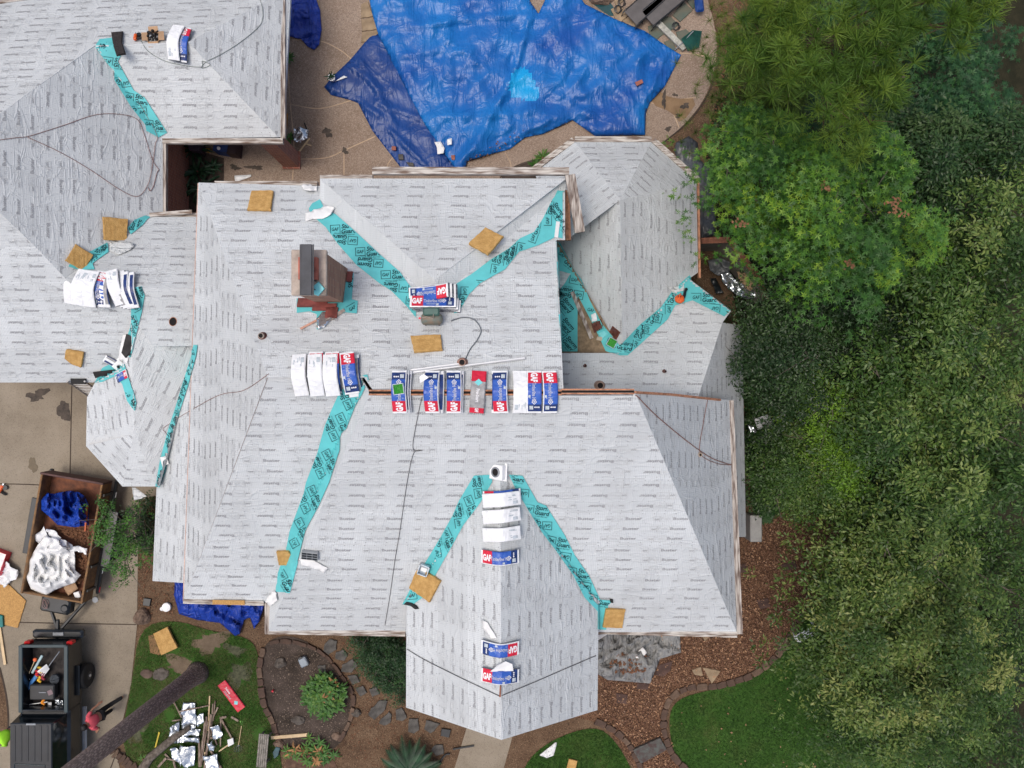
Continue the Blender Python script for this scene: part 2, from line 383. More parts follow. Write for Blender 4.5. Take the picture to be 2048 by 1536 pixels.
# left (west) one-storey roofs
qE = slope(-1, 0, .85, (325, 350, 2.8))
qWS = slope(0, -1, -.57, (100, 765, 2.8))          # south plane of the west block
qN = P3(qE.at(0, 227), qE.at(190, 90), (380, 86, 4.1))
qS = P3((190, 92, 4.1), (375, 92, 4.1), (450, 278, 2.8))
qEE = P3((400, 60, 4.1), (560, 250, 2.8), (568, 10, 2.8))
roof_face(qN, [(-90, 21), (585, -78), (560, -12), (376, 84), (190, 91), (0, 227), (-90, 290)], seed=10)
roof_face(qS, [(190, 91), (376, 84), (556, 274), (325, 277)], seed=11)
roof_face(qEE, [(376, 84), (560, -12), (585, -78), (566, 274), (556, 274)], seed=12)
roof_face(qE, [(190, 91), (325, 277), (326, 436), (297, 440), (190, 514), (130, 556), (62, 485), (-90, 340), (-90, 290), (0, 227)], seed=13)
roof_face(qWS, [(-90, 340), (62, 485), (130, 556), (268, 590), (262, 690), (245, 741), (186, 765), (-90, 765)], seed=14, edge=WOODRAW)
# connector
cN = slope(0, -1, .72, (297, 436, qE.at(297, 436).z - .02))
cS = slope(0, 1, .55, (300, 576, cN.at(300, 576).z))
roof_face(cN, [(130, 556), (190, 512), (297, 434), (400, 434), (400, 576), (150, 576)], seed=15)
roof_face(cS, [(150, 576), (400, 576), (400, 700), (395, 692), (305, 692), (268, 640)], seed=16)
# little hipped wing between connector and drive
lE = P3((303, 645, 3.9), (268, 868, 3.6), (350, 840, 3.3))
lW = P3((268, 640, 3.9), (268, 868, 3.6), (175, 800, 2.8))
lS1 = P3((268, 868, 3.6), (172, 892, 2.8), (245, 972, 2.8))
lS2 = P3((268, 868, 3.6), (245, 972, 2.8), (316, 972, 2.85))
roof_face(lE, [(303, 640), (395, 692), (316, 973), (268, 868), (262, 640)], seed=17)
roof_face(lW, [(262, 640), (268, 868), (172, 892), (174, 795), (190, 765), (245, 735)], seed=18, edge=WOODRAW)
roof_face(lS1, [(268, 868), (172, 892), (245, 973)], seed=19, edge=WOODRAW)
roof_face(lS2, [(268, 868), (245, 973), (316, 973)], seed=20, edge=WOODRAW)
# low strip of roof west of the two-storey part
sW = P3((313, 975, 2.75), (305, 1162, 2.75), (400, 1100, 3.9))
roof_face(sW, [(391, 690), (313, 975), (305, 1162), (400, 1168), (430, 690)], seed=21, edge=WOODRAW)
# east roofs
OR = 4.7
oW = P3((1240, 400, OR), (1245, 705, OR), (1132, 500, 3.2))
oE = P3((1240, 400, OR), (1245, 705, OR), (1393, 450, 2.8))
oN1 = P3((1240, 400, OR), (1150, 284, 2.8), (1070, 345, 2.8))
oN2 = P3((1240, 400, OR), (1150, 284, 2.8), (1300, 284, 2.8))
oN3 = P3((1240, 400, OR), (1300, 284, 2.8), (1390, 364, 2.8))
roof_face(oN2, [(1240, 400), (1150, 284), (1303, 284)], seed=22)
roof_face(oN1, [(1240, 400), (1150, 284), (1070, 345), (1110, 480), (1132, 480)], seed=23)
roof_face(oN3, [(1240, 400), (1303, 284), (1393, 364)], seed=24)
roof_face(oW, [(1240, 400), (1245, 706), (1112, 480)], seed=25, edge=FELT)
roof_face(oE, [(1240, 400), (1393, 364), (1396, 545), (1375, 560), (1245, 706)], seed=26)
eN = P3((1245, 706, OR), (1150, 783, 5.4), (1400, 783, 5.4))
eE = P3(eN.at(1400, 783), (1485, 700, 2.9), (1490, 1070, 2.9))
roof_face(eN, [(1245, 706), (1376, 556), (1462, 622), (1445, 645), (1400, 783), (1395, 797), (1100, 797), (1100, 706)], seed=27)
roof_face(eE, [(1445, 645), (1484, 652), (1492, 1074), (1440, 1074), (1395, 797), (1400, 783)], seed=28, edge=WOODRAW)
roof_face(P3((1245, 706, OR), (1112, 706, 3.6), (1112, 480, 3.6)), [(1245, 706), (1112, 706), (1100, 480), (1112, 478)], mat=DECK, prints=False, name="roof_deck")

BV = BVHTree.FromPolygons(TOPV, TOPF)
GZ = 0.0
def hit(px, py, roof=True):
    u, v = uvof(px, py); dd = Vector((u, v, -1)).normalized()
    if roof:
        l, n, i, dist = BV.ray_cast(Vector((0, 0, CH)), dd)
        if l is not None:
            return l, (n if n.z > 0 else -n)
    return W(px, py, 0), Vector((0, 0, 1))
def drape_pts(V, off=.012, roof=True):
    out = []
    for x, y in V:
        l, n = hit(x, y, roof); out.append(l + n * off)
    return out
def drape_poly(mb, px, step=9, off=.012, m=0, roof=True):
    bm = bmesh.new(); f = bm.faces.new([bm.verts.new((x, y, 0)) for x, y in px])
    xs = [p[0] for p in px]; ys = [p[1] for p in px]
    for lo, hi, no in ((min(xs), max(xs), (1, 0, 0)), (min(ys), max(ys), (0, 1, 0))):
        t = math.floor(lo / step) * step + step + .013
        while t < hi:
            bmesh.ops.bisect_plane(bm, geom=bm.verts[:] + bm.edges[:] + bm.faces[:], plane_co=(t if no[0] else 0, t if no[1] else 0, 0), plane_no=no); t += step
    bmesh.ops.triangulate(bm, faces=bm.faces[:]); bm.verts.index_update()
    vs = drape_pts([(v.co.x, v.co.y) for v in bm.verts], off, roof); fs = []
    for f in bm.faces:
        i = [v.index for v in f.verts]
        a, b, c = (vs[k] for k in i)
        if (b - a).cross(c - a).z < 0: i = i[::-1]
        fs.append(i)
    bm.free(); mb.add(vs, fs, m); return mb
def drape_2d(mb, v, f, off, m, poly=None, roof=True):
    v = np.asarray(v); f = np.asarray(f)
    if poly is not None:
        ok = in_poly(poly, v[:, 0], v[:, 1]); f = f[ok[f].all(1)]
    if len(f) == 0: return
    # photo y runs down: flip winding
    mb.add(drape_pts(v, off, roof), [tuple(t) for t in f], m)

def teal(px, marks=(), name="valley_membrane", off=.03):
    mb = MB(); drape_poly(mb, px, 5, off, 0)
    G, ST, GU, LB = text2d("GAF", .02, .2), text2d("Storm", .03, .2), text2d("Guard", .03, .2), text2d("Leak Barrier", .0)
    for kind, x, y, a in marks:           # a: degrees counter-clockwise in the picture
        ar = -R(a)
        def pp(t, ox, oy, sx, sy):
            c, s = math.cos(ar), math.sin(ar); cx, cy = x + ox * c - oy * s, y + ox * s + oy * c
            v = np.asarray(t[0]) * (sx, -sy); vv = np.stack([v[:, 0] * c - v[:, 1] * s + cx, v[:, 0] * s + v[:, 1] * c + cy], 1)
            drape_2d(mb, vv, t[1], off + .006, 1, px)
        if kind in 'gb':
            pp(G, 0, 0, 14, 7); pp(frame2d(-.5, -.5, .5, .5, .06), 0, 0, 20, 17)
        if kind in 'sb':
            ox = 27 if kind == 'b' else 0
            pp(ST, ox, -5, 29, 9); pp(GU, ox, 5, 30, 9); pp(LB, ox, 12, 24, 3)
    return mb.build(name, [TEAL, TINK], HOUSE)
def along(p, q, n, a1, a2, j=0):
    """marks running along a strip from p to q"""
    out = []
    for i in range(n):
        t = (i + .5) / n; x = p[0] + (q[0] - p[0]) * t; y = p[1] + (q[1] - p[1]) * t
        o = -10 if i % 2 else -14
        out.append(('b', x + (-12 if i % 2 == 0 else 10) + j, y, a1 if i % 2 == 0 else a2))
    return out
teal([(190, 95), (200, 80), (232, 76), (242, 112), (236, 122), (268, 180), (290, 195), (335, 265), (316, 275), (292, 262), (290, 250), (262, 215), (228, 160), (228, 145), (214, 128)],
     [('b', 205, 93, 175), ('b', 217, 122, -8), ('b', 252, 166, 188), ('b', 258, 194, -10), ('b', 285, 224, 186), ('b', 297, 248, -5)])
teal([(268, 440), (290, 431), (300, 434), (285, 452), (262, 470), (255, 456)], [('s', 270, 450, 70)])
teal([(186, 500), (214, 485), (218, 505), (196, 520), (186, 528), (190, 540), (160, 541), (136, 533), (146, 520)], [('b', 193, 519, 80), ('g', 210, 497, 70)])
teal([(263, 577), (284, 574), (290, 590), (284, 625), (272, 670), (262, 715), (247, 708), (250, 690), (262, 655), (263, 625)],
     [('s', 277, 583, 110), ('g', 272, 613, 120), ('s', 264, 645, 110), ('g', 268, 665, 120), ('g', 260, 690, 120)])
teal([(190, 765), (205, 735), (225, 725), (250, 728), (262, 765), (273, 805), (270, 822), (256, 802), (246, 768), (232, 752), (205, 764)], [('b', 256, 790, -25), ('g', 268, 812, 100)])
teal([(389, 690), (397, 690), (394, 712), (378, 770), (362, 820), (345, 880), (332, 945), (320, 975), (311, 972), (320, 920), (336, 860), (352, 810), (364, 770), (375, 735)],
     [('g', 388, 705, -60), ('s', 383, 725, -60), ('g', 379, 745, -60), ('s', 371, 768, -60), ('g', 371, 765, 60), ('s', 362, 790, -60), ('g', 361, 812, -60), ('s', 350, 848, -60), ('g', 353, 826, -60), ('s', 343, 878, -60), ('g', 339, 895, -60), ('g', 326, 945, -60), ('s', 323, 962, -60)])
teal([(625, 408), (640, 400), (650, 420), (672, 430), (712, 465), (760, 510), (800, 545), (832, 590), (832, 636), (812, 612), (783, 583), (758, 567), (713, 531), (676, 489), (652, 456), (622, 430), (618, 418)],
     [('b', 671, 460, 3), ('b', 706, 483, 176), ('b', 721, 505, 3), ('b', 757, 528, 176), ('b', 772, 551, 3), ('b', 808, 578, 176), ('g', 822, 602, -5)])
teal([(1114, 381), (1130, 384), (1131, 480), (1112, 475), (1076, 492), (1038, 505), (1010, 540), (960, 568), (938, 590), (917, 626), (908, 628), (908, 572), (945, 548), (982, 520), (1018, 498), (1040, 478), (1068, 465), (1085, 440)],
     [('b', 1098, 400, -55), ('b', 1095, 443, 90), ('b', 1122, 442, -50), ('g', 1066, 477, 70), ('s', 1068, 455, 80), ('g', 1042, 497, 80), ('b', 1016, 525, 80), ('s', 1018, 510, 80), ('b', 990, 540, 80), ('g', 959, 572, 85), ('b', 930, 585, -90), ('g', 927, 600, 85)])
teal([(722, 752), (735, 750), (738, 762), (725, 790), (712, 812), (694, 858), (682, 868), (681, 900), (660, 965), (640, 1010), (612, 1062), (600, 1110), (580, 1185), (553, 1183), (556, 1145), (572, 1100), (580, 1060), (608, 985), (612, 965), (635, 905), (650, 850), (665, 815), (680, 782)],
     [('b', 697, 808, 115), ('b', 682, 835, -65), ('b', 668, 870, 115), ('b', 655, 908, -62), ('b', 642, 945, 115), ('b', 625, 980, -65), ('b', 612, 1015, 115), ('b', 600, 1045, -60), ('g', 590, 1085, -60), ('b', 567, 1150, -60)])
teal([(948, 950), (982, 948), (985, 965), (962, 1005), (928, 1050), (905, 1092), (872, 1150), (860, 1185), (822, 1212), (805, 1207), (820, 1178), (850, 1125), (880, 1075), (905, 1030), (918, 1000)],
     [('b', 957, 985, 100), ('b', 938, 1000, -68), ('b', 918, 1045, 100), ('b', 893, 1065, -65), ('b', 875, 1105, 100), ('g', 826, 1190, 5)])
teal([(1018, 948), (1045, 950), (1075, 1003), (1092, 1010), (1130, 1070), (1150, 1110), (1178, 1150), (1200, 1198), (1225, 1200), (1216, 1210), (1212, 1258), (1194, 1258), (1194, 1222), (1168, 1195), (1145, 1150), (1110, 1100), (1085, 1068), (1055, 1020), (1035, 985)],
     [('s', 1036, 952, -8), ('b', 1048, 985, 175), ('b', 1058, 1016, -8), ('b', 1094, 1050, 178), ('b', 1102, 1080, -8), ('b', 1132, 1112, 172), ('b', 1143, 1142, -8), ('b', 1172, 1172, 175), ('b', 1184, 1196, -8)])
teal([(1112, 482), (1122, 486), (1150, 540), (1165, 560), (1180, 600), (1205, 648), (1240, 690), (1280, 648), (1320, 615), (1345, 580), (1378, 550), (1384, 562), (1462, 620), (1448, 634), (1385, 602), (1350, 612), (1335, 640), (1280, 690), (1255, 712), (1240, 712), (1212, 702), (1190, 655), (1156, 590), (1156, 703), (1124, 703), (1116, 620)],
     [('b', 1125, 510, -40), ('b', 1118, 590, -50), ('b', 1150, 560, -12), ('b', 1118, 630, -50), ('b', 1158, 590, 170), ('b', 1183, 620, -12), ('b', 1124, 667, -50), ('g', 1210, 655, 170), ('b', 1225, 685, -15), ('b', 1272, 690, 80), ('b', 1295, 660, 80), ('g', 1315, 637, 75), ('b', 1338, 620, 90), ('b', 1392, 596, 0), ('g', 1430, 618, 175)])
teal([(594, 598), (640, 602), (655, 600), (690, 570), (697, 548), (708, 548), (704, 600), (716, 603), (714, 628), (690, 626), (660, 640), (640, 660), (634, 660), (634, 630), (620, 624), (594, 627)], [('s', 702, 562, 110), ('g', 705, 618, 30)])

# ---- trim boards, walls
def board(px1, px2, z1, z2, wd, th=.16, mat=None, name="fascia_board", side=1, lift=.03, grooves=2):
    """gutter/fascia along px1->px2 at height z; wd: width to the right of travel (side=1)"""
    a = W(*px1, z1); b = W(*px2, z2); d_ = (b - a).normalized(); n = Vector((d_.y, -d_.x, 0)).normalized() * side
    mb = MB(); k = grooves + 1; 
    for i in range(k):
        o = n * (wd * i / k); e = n * (wd * (i + 1) / k * .985 - 0); zt = Vector((0, 0, lift - .014 * (i % 2)))
        p = [a + o + zt, b + o + zt, b + n * (wd * (i + .93) / k) + zt, a + n * (wd * (i + .93) / k) + zt]
        if (p[1] - p[0]).cross(p[2] - p[0]).z < 0: p = p[::-1]
        mb.prism(p, (0, 0, -th))
    if mat is None: mat = TRIMX if abs(d_.x) > abs(d_.y) else TRIMY
    return mb.build(name, mat, HOUSE)
board((640, 360), (745, 360), 5.55, 5.55, .14, side=-1)
board((745, 349), (1138, 350), 5.62, 5.62, .20, side=-1, lift=.06)
board((1130, 352), (1150, 467), 5.7, 5.75, .28, side=-1, lift=.07)
board((1128, 380), (1131, 480), 5.15, 5.15, .16, side=-1, grooves=1, mat=WOODRAW)
board((430, 371), (635, 371), 5.25, 5.25, .12, side=-1)
board((325, 277), (566, 277), 2.78, 2.78, .16, side=1)
board((562, -30), (562, 277), 2.8, 2.8, .14, side=-1)
board((325, 277), (325, 425), 2.76, 2.76, .12, side=-1)
board((-90, 21), (585, -78), qN.at(-90, 21).z, qN.at(585, -78).z, .16, side=-1)
board((286, 434), (398, 434), 2.86, 2.86, .14, side=-1)
board((1150, 284), (1303, 284), 2.8, 2.8, .17, side=-1)
board((1066, 346), (1150, 284), 2.8, 2.8, .17, side=-1)
board((1303, 284), (1392, 363), 2.8, 2.8, .17, side=-1)
board((1394, 360), (1397, 556), 2.78, 2.78, .07, side=-1, mat=WOODRAW, grooves=0)
board((1456, 801), (1474, 1268), 4.72, 4.72, .16, side=-1)
board((1196, 1256), (1474, 1263), 4.7, 4.7, .17, side=1)
board((397, 366), (367, 1203), 5.26, 4.76, .03, side=1, mat=M('pale_raw_edge', (.52, .36, .30), .8, var=.3), grooves=0, lift=-.01)
board((537, 1256), (811, 1261), 4.72, 4.72, .17, side=1)
board((541, 1206), (541, 1268), 4.74, 4.7, .16, side=1)
board((367, 1198), (528, 1202), 4.78, 4.78, .13, side=1)
mb = MB(); drape_poly(mb, [(424, 1201), (489, 1203), (488, 1209), (424, 1207)], 30, .1, 0); 
a = [W(425, 1200, 4.85), W(489, 1201, 4.85), W(489, 1210, 4.85), W(425, 1209, 4.85)]
MB().prism(a[::-1], (0, 0, -.03)).build("osb_patch", OSB, HOUSE)
# exposed ridge slot with wooden lips
def ridge_slot(p, q, z, name="ridge_slot"):
    mb = MB(); a = W(*p, z); b = W(*q, z); n = Vector((0, 1, 0))
    for oy, hw, up, m in ((0, .026, .02, 1), (.048, .018, .055, 0), (-.048, .018, .055, 0)):
        c = [a + n * (oy - hw), b + n * (oy - hw), b + n * (oy + hw), a + n * (oy + hw)]
        c = [t + Vector((0, 0, up)) for t in c]; mb.prism(c, (0, 0, -.06), m)
    return mb.build(name, [WOODRAW, DARK], HOUSE)
ridge_slot((738, 785), (1123, 785), 8.49); ridge_slot((1122, 783), (1268, 783), 8.5)
tt = MB(); tt.tube([pEH.at(1270, 786) + Vector((0, .02, .03)), pEH.at(1340, 791) + Vector((0, .03, .02)), pEH.at(1440, 801) + Vector((0, .02, .02))], .035, 5); tt.build("raw_edge", WOODRAW, HOUSE)
# walls
def wall(px, ztop, z0=0.0, inz=None, mat=BRICK, name="wall"):
    pts = [W(x, y, ztop if inz is None else inz) for x, y in px]
    for p in pts: p.z = ztop
    A = sum(pts[i].x * pts[(i + 1) % len(pts)].y - pts[(i + 1) % len(pts)].x * pts[i].y for i in range(len(pts)))
    if A < 0: pts = pts[::-1]
    MB().prism(pts, (0, 0, z0 - ztop)).build(name, mat, HOUSE)
wall([(418, 392), (1095, 392), (1095, 795), (1425, 815), (1435, 1235), (1172, 1235), (1172, 1392), (838, 1392), (838, 1235), (560, 1235), (560, 1175), (395, 1175)], 4.55, inz=5.0)
wall([(-90, 20), (480, 20), (480, 160), (303, 160), (303, 455), (400, 455), (400, 700), (372, 760), (330, 1130), (390, 1130), (392, 690), (280, 690), (280, 740), (-90, 740)], 2.62, inz=2.8)
wall([(205, 770), (300, 770), (300, 930), (250, 935), (205, 880)], 2.62, inz=2.8)
wall([(1090, 360), (1160, 310), (1292, 310), (1365, 375), (1370, 540), (1360, 575), (1430, 640), (1462, 670), (1466, 1045), (1430, 1050), (1100, 800)], 2.62, inz=2.8)
# brick porch column at the patio corner
c = W(560, 297, 1.4)
r_ = root("brick_column", (c.x, c.y, 0), "square red brick porch column under the patio roof corner", "column")
MB().box((c.x, c.y, 1.32), (.5, .5, 2.6)).build("shaft", BRICK, r_); MB().box((c.x, c.y, .05), (.6, .6, .1)).build("base", BRICK, r_)

# ---- chimney
CT = 9.3
tl, br = W(583, 500, CT), W(652, 590, CT); cx, cy = (tl.x + br.x) / 2, (tl.y + br.y) / 2; sx, sy = br.x - tl.x, tl.y - br.y
ch = MB(); ch.box((cx, cy, 7.6), (sx - .09, sy - .09, 3.3)); ch.box((cx, cy, 9.13), (sx - .03, sy - .03, .1)); ch = ch.build("chimney", BRICKC, HOUSE); ch['label'] = "tall brick chimney with concrete crown"
MB().bbox((cx, cy, CT - .06), (sx + .02, sy + .02, .12), b=.02).build("crown", M("chimney_concrete", (.38, .32, .27), .9, var=.3, bump=.3), ch)
f = MB(); f.box((cx + .02, cy + .07, CT + .09), (.42, .5, .18)); f.build("flue", M("clay_flue", (.42, .13, .09), .8, var=.3), ch)
a, b = W(604, 488, 9.75), W(614, 590, 9.75); hx = (W(622, 488, 9.75).x + W(603, 488, 9.75).x) / 2
cpm = MB(); cpm.bbox((hx, (a.y + b.y) / 2, 9.72), (.24, a.y - b.y, .05), b=.01); cpm.box((hx - .14, (a.y + b.y) / 2, 9.70), (.03, a.y - b.y, .03)); cpm.box((hx + .14, (a.y + b.y) / 2, 9.70), (.03, a.y - b.y, .03))
for t in (-.4, -.2, 0, .2): cpm.box((hx - .1, cy + t, 9.5), (.02, .02, .42)); cpm.box((hx + .1, cy + t, 9.5), (.02, .02, .42))
cpm.build("chimney_cap", M("cap_metal", (.055, .058, .066), .6, metal=0.0, var=.2), ch)
# rust coloured step flashing round the chimney foot
fl = MB(); zf = pN.zat(cx, cy)
RUST = M("rust_flashing", (.20, .055, .045), .7, var=.35, bump=.3)
for px_, s_ in (((626, 608), (.75, .25)), ((664, 628), (.3, .3)), ((700, 556), (.14, .3)), ((650, 617), (.6, .2))):
    l, n = hit(*px_); rot = Vector((0, 0, 1)).rotation_difference(n).to_matrix(); MB().box(l + n * .06, (*s_, .05), rot).build("flashing", RUST, HOUSE)

# ------------------------------------------------ ground sheets
def sheet(name, px, z, mat, kind='structure', label=None, cat=None, th=.0):
    pts = [W(x, y, 0) for x, y in px]
    A = sum(pts[i].x * pts[(i + 1) % len(pts)].y - pts[(i + 1) % len(pts)].x * pts[i].y for i in range(len(pts)))
    if A < 0: pts = pts[::-1]
    for p in pts: p.z = z
    mb = MB(); fs = []
    for t in tessellate_polygon([pts]):
        a, b, c = (pts[i] for i in t)
        if (b - a).cross(c - a).z < 0: t = (t[0], t[2], t[1])
        fs.append(tuple(t))
    mb.add(pts, fs); o = mb.build(name, mat); return tag(o, label, cat, kind=kind)
def smooth_poly(px, it=2):
    for _ in range(it):
        q = []
        for i in range(len(px)):
            a, b = px[i], px[(i + 1) % len(px)]
            q += [(a[0] * .75 + b[0] * .25, a[1] * .75 + b[1] * .25), (a[0] * .25 + b[0] * .75, a[1] * .25 + b[1] * .75)]
        px = q
    return px
def ground_mat(name, stops, scale=1.0, det=8, bump=.5, bs=40, second=None):
    m, t, b = NT(name); L = t.links.new; b.inputs['Roughness'].default_value = .95; b.inputs['Specular IOR Level'].default_value = .15
    tc = nd(t, "ShaderNodeTexCoord")
    n = nd(t, "ShaderNodeTexNoise"); n.inputs['Scale'].default_value = scale; n.inputs['Detail'].default_value = det; n.inputs['Roughness'].default_value = .7
    L(tc.outputs['Object'], n.inputs['Vector']); r = nd(t, "ShaderNodeValToRGB"); e = r.color_ramp.elements
    while len(e) < len(stops): e.new(.5)
    for k, (p, c) in enumerate(stops): e[k].position = p; e[k].color = (*c, 1)
    L(n.outputs[0], r.inputs[0]); outc = r.outputs[0]
    if second:                          # speckle: (scale, colour, threshold, strength)
        for sc, colr, th, st in second:
            v = nd(t, "ShaderNodeTexVoronoi"); v.inputs['Scale'].default_value = sc; L(tc.outputs['Object'], v.inputs['Vector'])
            sp = nd(t, "ShaderNodeSeparateColor"); L(v.outputs['Color'], sp.inputs[0])
            gt = nd(t, "ShaderNodeMath", operation='GREATER_THAN'); L(sp.outputs[0], gt.inputs[0]); gt.inputs[1].default_value = th
            ml = nd(t, "ShaderNodeMath", operation='MULTIPLY'); L(gt.outputs[0], ml.inputs[0]); ml.inputs[1].default_value = st
            mx = nd(t, "ShaderNodeMix", data_type='RGBA'); L(ml.outputs[0], mx.inputs[0]); L(outc, mx.inputs[6]); mx.inputs[7].default_value = (*colr, 1); outc = mx.outputs[2]
    L(outc, b.inputs['Base Color'])
    n2 = nd(t, "ShaderNodeTexNoise"); n2.inputs['Scale'].default_value = bs; n2.inputs['Detail'].default_value = 4; L(tc.outputs['Object'], n2.inputs['Vector'])
    bp = nd(t, "ShaderNodeBump"); bp.inputs['Strength'].default_value = bump; bp.inputs['Distance'].default_value = .03; L(n2.outputs[0], bp.inputs['Height']); L(bp.outputs[0], b.inputs['Normal'])
    return m
DIRT = ground_mat("dirt", [(.3, (.07, .042, .026)), (.5, (.125, .078, .048)), (.7, (.175, .118, .074))], .9, second=[(55, (.30, .21, .13), .9, .6), (40, (.03, .02, .015), .93, .7)])
SOIL = ground_mat("dark_soil", [(.3, (.030, .024, .018)), (.55, (.075, .058, .048)), (.75, (.13, .10, .085))], 1.1, second=[(60, (.22, .17, .13), .94, .5)])
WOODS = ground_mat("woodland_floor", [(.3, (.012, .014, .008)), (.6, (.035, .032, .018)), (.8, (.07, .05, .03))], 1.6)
CONC = ground_mat("driveway_concrete", [(.3, (.205, .172, .128)), (.5, (.275, .235, .178)), (.72, (.335, .29, .225))], .55, bump=.25, second=[(45, (.11, .085, .065), .9, .35), (60, (.36, .31, .26), .93, .4)])
AGG = ground_mat("pool_deck_aggregate", [(.3, (.21, .152, .11)), (.5, (.29, .22, .168)), (.7, (.35, .275, .215))], .5, bump=.3, bs=55, second=[(34, (.17, .125, .09), .72, .4), (38, (.48, .40, .33), .80, .35), (50, (.13, .10, .075), .9, .4)])
LAWN = ground_mat("lawn_soil", [(.3, (.03, .075, .014)), (.5, (.045, .11, .02)), (.66, (.06, .10, .025)), (.8, (.16, .12, .07))], .7)
GRAV = ground_mat("brown_gravel_bed", [(.3, (.08, .042, .025)), (.6, (.16, .085, .05)), (.8, (.21, .125, .08))], 1.2, second=[(36, (.24, .14, .085), .6, .7), (42, (.03, .018, .012), .75, .8)])
MB().add([(-120, -120, -.02), (120, -120, -.02), (120, 120, -.02), (-120, 120, -.02)], [(0, 1, 2, 3)]).build("ground", DIRT)
tag(bpy.data.objects["ground"], kind='structure')
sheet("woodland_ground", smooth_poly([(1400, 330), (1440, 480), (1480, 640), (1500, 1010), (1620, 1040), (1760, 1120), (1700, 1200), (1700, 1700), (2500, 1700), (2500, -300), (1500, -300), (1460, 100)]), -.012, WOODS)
sheet("driveway", [(-500, 720), (330, 720), (330, 985), (277, 1003), (274, 1250), (262, 1370), (232, 1500), (240, 1540), (330, 1640), (-500, 1640)], 0, CONC)
sheet("pool_deck", [(280, -200), (1385, -200)] + smooth_poly([(1385, -40), (1425, 20), (1437, 100), (1420, 180), (1380, 240), (1320, 290), (1330, 300), (1230, 350), (1130, 420)], 2)[2:-2] + [(1130, 460), (280, 460)], 0, AGG)
sheet("courtyard_bed", [(325, 270), (350, 288), (412, 306), (448, 316), (448, 366), (470, 440), (325, 440)], .004, SOIL)
sheet("garden_bed_by_octagon", smooth_poly([(1000, 350), (1040, 325), (1100, 312), (1160, 300), (1180, 400), (1000, 400)]), .004, SOIL)
sheet("gravel_bed", smooth_poly([(1150, 1240), (1440, 1240), (1470, 1060), (1560, 1010), (1660, 1030), (1700, 1090), (1640, 1190), (1600, 1240), (1560, 1310), (1490, 1360), (1400, 1378), (1345, 1392), (1328, 1440), (1345, 1510), (1400, 1600), (1340, 1640), (1270, 1540), (1225, 1470), (1190, 1440), (1100, 1430)]), .004, GRAV)
LR = smooth_poly([(1335, 1440), (1352, 1398), (1420, 1380), (1500, 1362), (1568, 1310), (1605, 1245), (1640, 1200), (1800, 1180), (1900, 1650), (1420, 1650), (1350, 1520)])
LM = smooth_poly([(1020, 1640), (1045, 1530), (1100, 1480), (1190, 1450), (1230, 1480), (1265, 1540), (1300, 1640)])
LL = smooth_poly([(278, 1255), (345, 1238), (420, 1262), (500, 1275), (518, 1310), (522, 1375), (545, 1440), (560, 1500), (575, 1640), (330, 1640), (236, 1500), (264, 1370)])
sheet("lawn_right", LR, .008, LAWN); sheet("lawn_middle", LM, .008, LAWN); sheet("lawn_left", LL, .006, LAWN)
sheet("island_bed", smooth_poly([(522, 1295), (560, 1268), (620, 1282), (665, 1330), (700, 1390), (706, 1430), (690, 1480), (650, 1510), (600, 1500), (565, 1490), (540, 1430), (520, 1360)]), .006, SOIL)
sheet("lower_bed", smooth_poly([(565, 1510), (620, 1500), (680, 1520), (690, 1640), (560, 1640)]), .006, ground_mat("leaf_litter", [(.3, (.06, .035, .025)), (.55, (.14, .085, .06)), (.75, (.26, .16, .10))], 4))
sheet("front_walk", [(890, 1600), (938, 1440), (960, 1330), (1060, 1330), (1034, 1440), (990, 1600)], .004, CONC)
sheet("driveway_extra", [(-60, 1330), (0, 1335), (14, 1400), (16, 1460), (0, 1490), (-60, 1500)], .008, DIRT)
sheet("neighbour_ground", [(1385, -200), (1500, -200), (1500, 60), (1430, 60)], .002, DIRT)
# joints, stains
JT = M("joint_dark", (.055, .04, .03), .95); JL = M("joint_tan", (.46, .34, .23), .9, var=.2)
def strip(name, px, wd, z, mat, kind='structure'):
    P = [W(x, y, 0) for x, y in px]; mb = MB(); L_ = []; R_ = []
    for i, p in enumerate(P):
        t = (P[min(i + 1, len(P) - 1)] - P[max(i - 1, 0)]).normalized(); n = Vector((-t.y, t.x, 0)) * wd / 2
        L_.append(p + n + Vector((0, 0, z))); R_.append(p - n + Vector((0, 0, z)))
    N = len(P); mb.add(L_ + R_, [(i + N, i + 1 + N, i + 1, i) for i in range(N - 1)]); return tag(mb.build(name, mat), kind=kind)
def spl(pts, n=6):
    P = [Vector((*p, 0)) if len(p) == 2 else Vector(p) for p in pts]; out = []
    for i in range(len(P) - 1):
        a = P[max(i - 1, 0)]; b = P[i]; c = P[i + 1]; d_ = P[min(i + 2, len(P) - 1)]
        for k in range(n):
            t = k / n; out.append(.5 * ((2 * b) + (c - a) * t + (2 * a - 5 * b + 4 * c - d_) * t * t + (3 * b - a - 3 * c + d_) * t ** 3))
    out.append(P[-1]); return [(q.x, q.y) for q in out]
for pts in ([(-60, 967), (83, 970), (230, 984)], [(-60, 1242), (100, 1246), (273, 1249)], [(144, 760), (140, 955)], [(215, 1500), (262, 1508)], [(232, 1508), (218, 1545)]): strip("driveway_joint", spl(pts), .035, .005, JT)
for pts in ([(583, 0), (580, 60), (576, 120), (580, 200), (588, 290), (585, 360)], [(585, 80), (640, 82), (680, 100), (705, 120)], [(580, 208), (640, 217), (705, 200)], [(585, 318), (650, 316), (690, 300), (750, 273)], [(688, 302), (688, 355)], [(1360, 106), (1400, 110), (1432, 122)], [(780, 345), (775, 330), (790, 310)], [(1010, 305), (1022, 330), (1015, 350)], [(1310, 175), (1340, 198), (1392, 195)], [(1300, 205), (1340, 220), (1358, 255)]):
    strip("deck_joint", spl(pts), .035, .005, JL)
